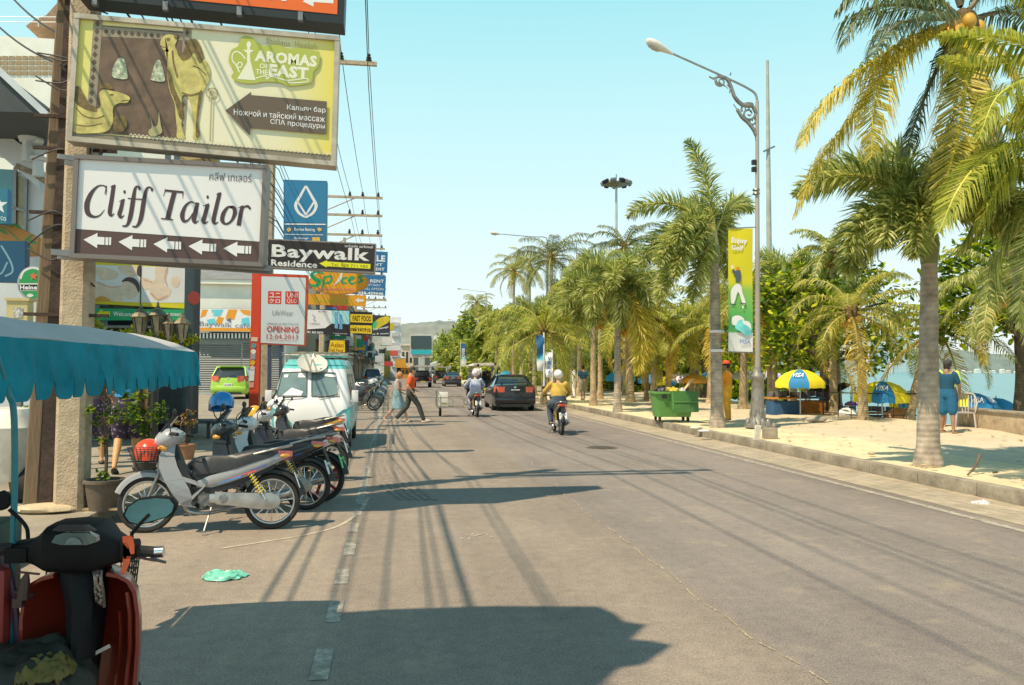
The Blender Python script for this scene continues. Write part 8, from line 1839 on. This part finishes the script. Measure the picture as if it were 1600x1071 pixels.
# lantern cluster
g=P(240,700,15); t=thing('street_lamp','old fashioned post with four glass lanterns in front of the green welcome sign','lantern post',(g.x,15,PZ)); o=t.location.copy()
mb=MB(); mb.tube([(0,0,0),(0,0,P(0,530,15).z-PZ)],[.07,.05],10); mb.build('post',M_DARK,t)
for (px,py,k) in ((220,478,.92),(247,476,.9),(264,492,.74),(285,490,.84)):
    c=lq(px,py,15,o); mb=MB(); mb.tube(cr([lq(240,545,15,o),lq((px+240)/2,545,15,o),lq(px,537,15,o),c+V((0,0,-.62*k))],4),.02,6); l=mb.build('lantern_arm',M_DARK,t)
    mb=MB(); mb.lathe([(.0,.07*k),(.02*k,.02*k),(.03*k,-.04*k),(.07*k,-.07*k),(.075*k,-.1*k),(.13*k,-.15*k),(.19*k,-.22*k),(.17*k,-.24*k)],c,8); mb.build('lantern_cap',pm((.16,.14,.09),.45,.6,.4,8),t,smooth=20)
    mb=MB(); mb.lathe([(.15*k,-.24*k),(.09*k,-.52*k),(.04*k,-.58*k),(.02*k,-.64*k)],c,6); mb.build('lantern_glass',pm((.20,.18,.12),.15,0,.5,8,coat=1),t,smooth=0)
    mb=MB()
    for q in range(6): a_=q*PI/3; mb.bar(c+V((.155*k*math.cos(a_),.155*k*math.sin(a_),-.24*k)),c+V((.092*k*math.cos(a_),.092*k*math.sin(a_),-.52*k)),.014)
    mb.build('lantern_frame',M_DARK,t)
# arcade building with roller shutter facing us
YS_=45; zb=zl(0,45); a=P(255,620,YS_); b=P(446,620,YS_); t=thing('arcade_building','cream arcade building with a grey roller shutter and grey hipped roof','building',((a.x+b.x)/2,YS_+5,zb)); o=t.location.copy()
mb=MB(); 
def wl(px,py,d=0): return lq(px,py,YS_-d,o)
zt=P(0,438,YS_).z-zb; mb.span((a.x-o.x,-5,0),(b.x-o.x,5,zt)); mb.build('wall',CRM,t,smooth=0)
mb=MB(); mb.span((a.x-o.x-.2,-5.25,zt),(b.x-o.x+.2,5.2,zt+.25)); mb.build('cornice',CRM,t,smooth=0)
mb=MB(); z_=zt+.25; mb.add([(a.x-o.x-.3,-5.3,z_),(b.x-o.x+.3,-5.3,z_),(b.x-o.x+.3,5.3,z_),(a.x-o.x-.3,5.3,z_),(a.x-o.x+3,-1,z_+1.5),(b.x-o.x-3,-1,z_+1.5)],[(0,1,5,4),(1,2,5),(2,3,4,5),(3,0,4)]); mb.build('roof',pm((.17,.17,.17),.7,0,.2,2,streak=True),t,smooth=0)
def slats():
    m,nt,bs,N,L=_nodes('roller_shutter'); tc=N.new('ShaderNodeTexCoord'); w_=N.new('ShaderNodeTexWave'); w_.bands_direction='Z'; w_.inputs['Scale'].default_value=2.6; L.new(tc.outputs['Object'],w_.inputs['Vector'])
    n=N.new('ShaderNodeTexNoise'); n.inputs['Scale'].default_value=1.5; L.new(tc.outputs['Object'],n.inputs['Vector']); r=N.new('ShaderNodeValToRGB'); e=r.color_ramp.elements; e[0].color=(.24,.27,.28,1); e[1].color=(.34,.37,.38,1); L.new(n.outputs['Fac'],r.inputs[0])
    x=N.new('ShaderNodeMixRGB'); x.blend_type='MULTIPLY'; x.inputs[0].default_value=.35; L.new(r.outputs[0],x.inputs[1]); L.new(w_.outputs['Color'],x.inputs[2]); L.new(x.outputs[0],bs.inputs['Base Color']); bs.inputs['Roughness'].default_value=.45; bs.inputs['Metallic'].default_value=.2
    bp=N.new('ShaderNodeBump'); bp.inputs['Strength'].default_value=1; bp.inputs['Distance'].default_value=.05; L.new(w_.outputs['Fac'],bp.inputs['Height']); L.new(bp.outputs[0],bs.inputs['Normal']); return m
SLM=slats()
for (xa,xb) in ((300,376),(379,442)):
    mb=MB(); mb.span(wl(xa,537,.06),wl(xb,612,.02)); mb.build('roller_shutter',SLM,t,smooth=0)
mb=MB(); mb.span(wl(298,527,.1),wl(446,537,.02)); mb.build('shutter_box',pm((.16,.2,.21),.6),t,smooth=0)
mb=MB()
for i in range(26): mb.span(wl(300+i*5.6,521,.35),wl(302.8+i*5.6,529,.3))
mb.build('striped_valance',M_WHITE,t,smooth=0)
mb=MB(); mb.span(wl(298,520,.4),wl(446,522,.0)); mb.span(wl(298,521.5,.28),wl(446,529,.24)); mb.build('awning_rail',M_DARK,t,smooth=0)
s=Sign('shop_sign','colourful mosaic shop sign with orange lower band above the roller shutter',[(308,482),(440,484),(440,520),(307,518)],YS_-.5,thick=.15,side=M_DARK,face=flat((.74,.72,.68)))
s.up(); OR=flat((.75,.27,.02)); CY=flat((.12,.50,.62))
mb=MB(); s.poly(mb,[(309,512),(439,514),(439,519),(309,517)])
for q in ([(316,484),(325,484),(321,494),(313,497)],[(357,484),(371,484),(366,500),(352,498)],[(374,484),(391,485),(391,494),(380,491)],[(341,495),(350,497),(346,507),(336,506)],[(392,486),(404,486),(400,498),(392,496)]): s.poly(mb,q)
s.done(mb,'mosaic_print',OR)
mb=MB()
for q in ([(335,484),(349,484),(344,494),(333,494)],[(323,500),(335,498),(339,506),(326,508)],[(378,498),(389,496),(390,508),(377,508)],[(330,484),(334,484),(332,490)]): s.poly(mb,q)
s.done(mb,'mosaic_print',CY)
mb=MB(); s.poly(mb,[(353,500),(361,497),(361,505)]); s.text(mb,'Baywalk café',(312,502),(391,506),(312,512),-.005); s.done(mb,'lettering',flat((.12,.12,.2)))
# hedge, plants and pots on the left pavement
LF_H=leafmat((.10,.14,.01),(.26,.28,.02),(.45,.42,.04),(.5,.45,.08),.35); LF_G=leafmat((.02,.045,.008),(.05,.10,.012),(.13,.19,.02),(.28,.28,.04),.35)
def shrub(name,label,Y,pts,rad,seed,mat,size,per,pot=None,stem=1,group=None,base=None,cat='plant'):
    rng=random.Random(seed); c=[P(x,y,Y) for x,y in pts]; b=V((sum(p.x for p in c)/len(c) if base is None else P(base,600,Y).x,Y,PZ)); t=thing(name,label,cat,b,group=group)
    mb=MB(); leaf_cloud(mb,rng,[(p-b+V((0,rng.uniform(-.1,.1),0)),rad*rng.uniform(.7,1.2)) for p in c],per,size,0); mb.build('foliage',mat,t,smooth=0,fix=False)
    mb=MB()
    hi=max((p-b).z for p in c)
    if stem==2: mb.tube(cr([V((0,0,.1)),V((.02,0,hi*.4)),V((-.02,.02,hi*.75)),V((.0,0,hi))],4),[.022,.008],7)
    for p in c:
        q=p-b
        if stem==2: mb.tube([V((0,0,max(.3,q.z-.15))),q],[.007,.004],5)
        else: mb.tube(cr([V((rng.uniform(-.05,.05),0,.1)),V((q.x*.3,0,q.z*.5)),q],4),[.014,.006],6)
    mb.build('stem',pm((.09,.06,.04),.9,0,.3,9),t)
    if pot:
        r,h,col=pot; mb=MB(); mb.lathe([(r*.72,0),(r*.95,h*.9),(r*1.05,h*.9),(r*1.05,h),(r*.9,h),(r*.88,h*.92),(0,h*.92)],n=20); mb.build('pot',pm(col,.8,0,.25,5,bump=.2,dirt=.5),t,smooth=30)
    return t
shrub('hedge','yellow green hedge growing over the shop awning, above the teal canopy',16.5,[(175+i*8,526+2*math.sin(i)+i*.2) for i in range(16)]+[(140,500),(146,510),(260,515),(215,520)],.17,81,LF_H,.09,120,group=None)
mbx=MB()
mbx.span(P(165,545,16.8)-V((0,0,0)),P(300,552,16.4)); o_=mbx.build('planter_shelf',DK,None,smooth=0); tag(o_,'dark shelf holding up the yellow green hedge','shelf')
mb=MB(); p=P(170,552,16.6); q=P(296,552,16.6); 
for a_ in (p,q): mb.bar(V((a_.x,16.6,PZ)),V((a_.x,16.6,a_.z)),.08)
mb.build('leg',DK,o_)
YT=9.9
shrub('potted_sapling','thin sapling with sparse leaves in a big dark pot beside the concrete pole',G(166,797,PZ).y,[(165,740),(163,690),(160,650),(152,612),(170,600),(195,618),(200,650),(145,640),(178,655),(188,605),(205,632),(160,585),(180,640),(150,660)],.075,82,LF_G,.06,34,pot=(.20,.33,(.12,.095,.07)),base=166,stem=2)
shrub('potted_plant','low leafy plant in a pot at the foot of the sapling, yellowing leaves',G(180,790,PZ).y+.5,[(176,760),(184,765),(170,768),(192,758)],.06,83,LF_G,.05,40,pot=(.1,.15,(.3,.15,.06)))
shrub('potted_plant','bushy green potted plant under the right end of the teal canopy',21.5,[(238,606),(250,598),(262,604),(272,596),(282,606),(255,614),(268,614),(246,592),(290,600),(262,588),(276,586),(296,610),(236,596)],.26,84,LF_H,.12,90,pot=(.3,.4,(.03,.035,.035)))
shrub('potted_plant','climbing plant with long leaves between the pedestrian and the green planter box',12.4,[(215,640),(222,655),(228,670),(232,690),(250,650),(246,640),(222,620),(215,600)],.11,85,LF_G,.09,46,pot=(.18,.26,(.04,.04,.04)))
shrub('potted_plant','small reddish flowering plant at the right end of the row of pots',14.2,[(288,650),(296,645),(284,660),(300,660)],.1,86,leafmat((.05,.06,.01),(.12,.10,.03),(.3,.08,.05),(.5,.4,.1),.3),.07,46,pot=(.16,.25,(.3,.16,.09)))
shrub('potted_plant','leafy plant left of the sign posts beneath the canopy',10.5,[(38,640),(42,660),(36,680),(45,700),(30,655),(40,720)],.1,87,LF_G,.08,46,pot=(.18,.25,(.3,.2,.05)))
t=thing('planter_box','teal green planter box behind the silver motorbike','planter',G(252,668,PZ)); 
mb=MB(); mb.loft([rrect(.28,-.2,.2,.05,.12,3),rrect(.36,-.25,.25,.05,.62,3)]); mb.build('box',pm((.01,.22,.16),.5,0,.2,4),t); mb=MB(); mb.box((0,0,.06),(.9,.55,.12)); mb.build('base',pm((.35,.2,.05),.8),t)
t=thing('display_table','low dark display table with pots behind the potted plants','table',G(205,700,PZ)+V((-.1,2.2,0))); mb=MB(); mb.box((0,0,.36),(2.4,.7,.05)); mb.build('top',DK,t)
for sx in(-1,1):
    for sy in(-1,1): mb=MB(); mb.box((sx*1.1,sy*.28,.17),(.06,.06,.34)); mb.build('leg',DK,t)
for i in range(3):
    mb=MB(); mb.bar((0,0,.02+i*.03),(.75+i*.1,-.12+i*.1,.03+i*.03),.12,.025); o=mb.build('plank',pm((.36,.26,.14),.85,0,.25,6,dirt=.4),None,smooth=0); o.location=G(126,798-i*4,PZ); tag(o,'weathered plank at the foot of the concrete pole, %s of a loose stack'%('lowest','middle','topmost')[i],'plank')
rock('rubble','pile of pale sand and rubble at the foot of the twin sign posts',75,800,(.32,.22,.1),(.5,.4,.26),9,z=PZ,cat='rubble pile')
# parked grey tricycle half hidden behind the posts at the left edge
t=thing('parked_cart','pale parked cart half hidden behind the teal canopy pole at the left edge','cart',(P(8,700,10.2).x,10.2,PZ)); mb=MB(); mb.loft([rrect(.35,-.5,.5,.1,.25,3),rrect(.42,-.55,.55,.12,.85,3),rrect(.30,-.4,.4,.12,1.05,3)]); mb.build('body',pm((.5,.48,.42),.5,0,.2,3,dirt=.5),t); 
for sx in(-1,1): mb=MB(); mb.lathe([(.1,-.06),(.2,-.06),(.2,.06),(.1,.06)],(sx*.36,-.3,.2),16,'x'); mb.build('wheel',M_RUB,t)
# ---------------------------------------------------------------- row of shophouses down the left side
FRC=[(.45,.40,.33),(.5,.47,.42),(.38,.33,.28),(.55,.5,.4),(.42,.44,.45),(.5,.36,.25),(.35,.36,.36),(.58,.56,.52)]
AWC=[(.03,.10,.08),(.12,.05,.04),(.25,.24,.22),(.40,.12,.03),(.03,.08,.14),(.35,.32,.28),(.05,.05,.05)]
def shophouse(label,y0,y1,xf,h,col,aw,seed,floors=3):
    rng=random.Random(seed); ym=(y0+y1)/2; t=thing('shophouse',label,'building',(xf-4,ym,zl(0,30)),group='shophouses along the left side of the street'); col=mix(col,.62); W_=pm(col,.85,0,.14,1.2,dirt=.4,dirtc=mix(col,.5),streak=True)  # wall colour darkened to stand in for shade under the awnings
    d=(y1-y0)/2; mb=MB(); mb.span((-4,-d,0),(4,d,h)); mb.build('wall',W_,t,smooth=0)
    mb=MB(); mb.span((-4.05,-d-.02,h),(4.15,d-.05,h+.35)); mb.build('parapet',pm(mix(col,.8),.85,0,.2,2),t,smooth=0)
    fh=(h-3.3)/max(1,floors-1)
    nwin=max(2,int((y1-y0)/2.2))
    for f in range(floors-1):
        z=3.5+f*fh
        for k in range(nwin):
            yc=-d+(k+.5)*(2*d)/nwin; mb=MB(); mb.span((3.98,yc-.55,z+.5),(4.03,yc+.55,z+fh-.5)); w_=mb.build('window',M_GLASS,t,smooth=0)
            mb=MB(); mb.span((4.0,yc-.62,z+.38),(4.12,yc+.62,z+.47)); mb.span((4.0,yc-.03,z+.5),(4.06,yc+.03,z+fh-.5)); mb.build('sill',W_,w_,smooth=0)
    nb=max(1,int((y1-y0)/4))
    for k in range(nb):
        yc=-d+(k+.5)*(2*d)/nb; hw=d/nb*.8; mb=MB(); mb.span((3.97,yc-hw,.05),(4.04,yc+hw,2.7)); mb.build('shopfront',pm(rng.choice([(.02,.02,.022),(.03,.04,.045),(.06,.035,.025)]),.3,0,.5,3),t,smooth=0)
        mb=MB(); A=rng.choice(AWC) if k else aw; z=2.85+rng.uniform(-.1,.25); e=rng.uniform(1.3,2.1); mb.add([V(p) for p in ((4.0,yc-hw,z+.35),(4.0,yc+hw,z+.35),(4+e,yc+hw,z-.1),(4+e,yc-hw,z-.1),(4+e,yc+hw,z-.35),(4+e,yc-hw,z-.35))],[(0,1,2,3),(3,2,4,5)]); mb.build('awning',pm(A,.8,0,.2,3),t,smooth=0,solid=.02)
        for _ in range(2):
            mb=MB(); yy=yc+rng.uniform(-hw,hw); z=rng.uniform(3.4,5.2); mb.span((4.05,yy-.07,z),(4.05+rng.uniform(.8,1.6),yy+.07,z+rng.uniform(.6,1.2))); mb.build('signboard',pm(rng.choice([(.6,.35,.03),(.5,.05,.03),(.04,.15,.35),(.6,.58,.55),(.03,.25,.12),(.04,.04,.045)]),.5,0,.25,3),t,smooth=0)
    return t
y=50.5; rl=random.Random(77); xoff=0; names=['dark green awning','brown awning','tan front','orange awning','grey front','ochre front','dark glass front','pale tall front','narrow white front','cream front','long low front']
for i in range(11):
    L_b=rl.uniform(8,14)*(1+i*.13); h=[6.5,7.5,7.0,8.5,8.0,9.5,10,12,9,11,8][i]; shophouse('shophouse in the left row with a %s, %s from the near end'%(names[i],['first','second','third','fourth','fifth','sixth','seventh','eighth','ninth','tenth','last'][i]),y,y+L_b,-4.55+rl.uniform(-.15,.2),h,FRC[i%8],AWC[i%7],i,3 if h<9 else 4); y+=L_b+.04
# pale tower block with balconies at the end, LED screen
Y=150; a=P(611,480,Y); b=P(627,480,Y); t=thing('apartment_building','narrow pale block with stacked balconies beyond the yellow food sign','building',((a.x+b.x)/2,Y+4,0)); o=t.location.copy(); mb=MB(); zt=P(0,487,Y).z; mb.span((a.x-o.x,-4,0),(b.x-o.x,4,zt)); mb.build('wall',pm((.66,.64,.62),.8,0,.08,.3),t,smooth=0)
for k in range(8):
    mb=MB(); z=zt-1.0-k*1.9; mb.span((a.x-o.x+.2,-4.4,z-.75),(b.x-o.x-.4,-3.9,z)); mb.build('balcony',pm((.45,.46,.48),.7),t,smooth=0)
s=Sign('billboard','big dark screen over a turquoise strip at the end of the street',[(641,523),(676,523),(676,559),(641,559)],130,cat='billboard',thick=2,side=flat((.6,.58,.54)),face=flat((.6,.58,.54)))
s.up(); s.layer=.1; mb=MB(); s.poly(mb,[(642,525),(674,525),(674,545.5),(642,545.5)]); s.done(mb,'screen',pm((.05,.085,.10),.3,0,.15,.1)); s.layer=.12
mb=MB(); s.poly(mb,[(642,547),(674,547),(674,554),(642,554)]); s.done(mb,'strip',flat((.03,.42,.52))); s.layer=.14; mb=MB(); s.text(mb,'LUMO CO',(645,555.5),(671,555.5),(645,558.5),.04); s.done(mb,'lettering',flat((.2,.2,.22)))
mb=MB(); mb.bar(s.pt(650,559,-.8),s.pt(650,592,-.8),.8); mb.bar(s.pt(668,559,-.8),s.pt(668,592,-.8),.8); mb.build('leg',M_STEEL,s.root)
for i,(x0,x1,yt,Y,c,lab) in enumerate(((600,615,540,165,(.6,.45,.1),'yellow fronted low building before the pale balcony block'),(612,634,556,175,(.62,.6,.58),'white low building left of the big screen'),(626,646,535,200,(.6,.5,.38),'tan building with sloped roof just left of the big screen'),(672,700,566,230,(.6,.58,.55),'long white building closing the end of the road'),(620,640,572,150,(.75,.3,.04),'orange kiosk at the end of the left row'))):
    a=P(x0,580,Y);b=P(x1,580,Y); z=P(0,yt,Y).z; t=thing('end_building',lab,'building',((a.x+b.x)/2,Y+4,0)); w_=(b.x-a.x)/2; mb=MB(); mb.span((-w_,-4,0),(w_,4,z)); mb.build('wall',pm(c,.8,0,.15,.3,dirt=.4),t,smooth=0); mb=MB(); mb.loft([[V((sx*w_*1.08,sy*4.4,z)) for sx,sy in((-1,-1),(1,-1),(1,1),(-1,1))],[V((sx*w_*.4,sy*2,z+w_*.35)) for sx,sy in((-1,-1),(1,-1),(1,1),(-1,1))]]); mb.build('roof',pm(mix(c,.55),.8),t,smooth=0)
    for k in range(3):
        mb=MB(); mb.span((-w_*.8+k*w_*.6,-4.06,z*.45),(-w_*.8+k*w_*.6+w_*.35,-3.98,z*.8)); mb.build('window',M_GLASS,t,smooth=0)
SG=[((600,616,505,516),70,(.6,.45,.03)),((597,612,527,540),95,(.65,.63,.6)),((604,626,540,548),120,(.7,.68,.68)),((586,598,556,566),80,(.55,.55,.6)),((610,622,548,556),110,(.6,.1,.08)),((618,634,561,575),135,(.75,.33,.04)),((592,602,546,552),88,(.04,.05,.06)),((600,614,565,572),100,(.5,.06,.06))]
for i,((x0,x1,ya,yb),Y,c) in enumerate(SG):
    s=Sign('street_sign','small far street sign beyond the yellow food sign: %s'%['yellow square','white square','long white strip','pale blue grey one','red one','orange kiosk board','small black one','dark red one'][i],[(x0,ya),(x1,ya),(x1,yb),(x0,yb)],Y,thick=.15,face=pm(c,.5,0,.2,1),side=M_STEEL)
    mb=MB(); mb.bar(s.pt(x0-4,yb,-.1),s.pt(x1,yb,-.1),.08); mb.build('bracket',M_STEEL,s.root)
# ---------------------------------------------------------------- hills, far shore and towers
def ridge(name,px0,px1,Y,f,depth,mat,zb=-2,n=60,rows=10):
    mb=MB(); vs=[]
    for j in range(rows+1):
        v=j/rows
        for i in range(n+1):
            px=px0+(px1-px0)*i/n; p=P(px,f(px),Y); b=P(px,580,Y); sh=math.sin(v*PI/2)**.8
            z=zb+(p.z-zb)*sh; q=V((p.x*(1+v*depth/Y),Y+v*depth,z*(1+.0*v)+ (mnoise.noise(V((px*.08,v*6,Y)))*.06*(p.z)) )); vs.append(q)
    mb.add(vs,[(j*(n+1)+i,j*(n+1)+i+1,(j+1)*(n+1)+i+1,(j+1)*(n+1)+i) for j in range(rows) for i in range(n)]); return tag(mb.build(name,mat,None,smooth=60,fix=False),kind='structure')
HZ=pm((.17,.185,.165),.95,0,.3,.03,world=True); HZ2=pm((.15,.19,.175),.95,0,.35,.02,world=True)  # distance haze is put into these greyed hill colours
ridge('hill',560,840,900,lambda x:491+8*mnoise.noise(V((x*.02,0,0)))+ (abs(x-690)/70)**2*7,150,HZ)
ridge('far_shore',1150,1900,1900,lambda x:548+7*mnoise.noise(V((x*.017,3,0)))-10*math.exp(-((x-1440)/90)**2)+6,120,HZ2)
rl=random.Random(8)
for i in range(30):
    px=1300+i*12+rl.uniform(-3,3); p=P(px,579,1800); w_=rl.uniform(5,14); h=rl.uniform(4,10); mb=MB(); mb.box((0,0,h/2),(w_,10,h)); mb.box((0,0,h+.8),(w_*1.06,11,1.6),top=.6); o=mb.build('shore_house',pm(rl.choice([(.62,.63,.62),(.56,.5,.45),(.6,.6,.56)]),.8,0,.1,.2),None,smooth=0); o.location=(p.x,1800,-1.5); tag(o,'tiny pale building on the far shore of the bay','house','tiny buildings along the far shore')
for i,(x0,x1,yt,lab) in enumerate(((1357,1381,520,'squat white tower block on the far shore, left of the tall one'),(1388,1424,492,'tall white tower block on the far shore with many floors'))):
    Y=1750; a=P(x0,560,Y);b=P(x1,560,Y); zt=P(0,yt,Y).z; t=thing('tower_block',lab,'tower block',((a.x+b.x)/2,Y,-2)); w_=(b.x-a.x)/2; mb=MB(); mb.span((-w_,-10,0),(w_,10,zt)); mb.span((-w_*.5,-6,zt),(w_*.4,6,zt+5)); mb.build('wall',pm((.72,.74,.74),.8,0,.04,.05),t,smooth=0)
    mb=MB(); nfl=int(zt/4.2)
    for f in range(nfl):
        z=3+f*4.2; mb.span((-w_*.96,-10.6,z),(w_*.96,-10.1,z+1.5))
    mb.build('balcony_bands',pm((.48,.56,.58),.6),t,smooth=0)
for i in range(7):
    px=rl.uniform(640,760); p=P(px,rl.uniform(492,500),930); mb=MB(); h=rl.uniform(6,10); mb.box((0,0,h/2),(rl.uniform(8,16),10,h)); o=mb.build('hill_house',pm((.62,.62,.6),.8,0,.1,.1),None,smooth=0); o.location=(p.x,905,P(0,500,905).z-h-12); tag(o,'pale house on the hazy hill above the road','house','pale houses on the hazy hill')
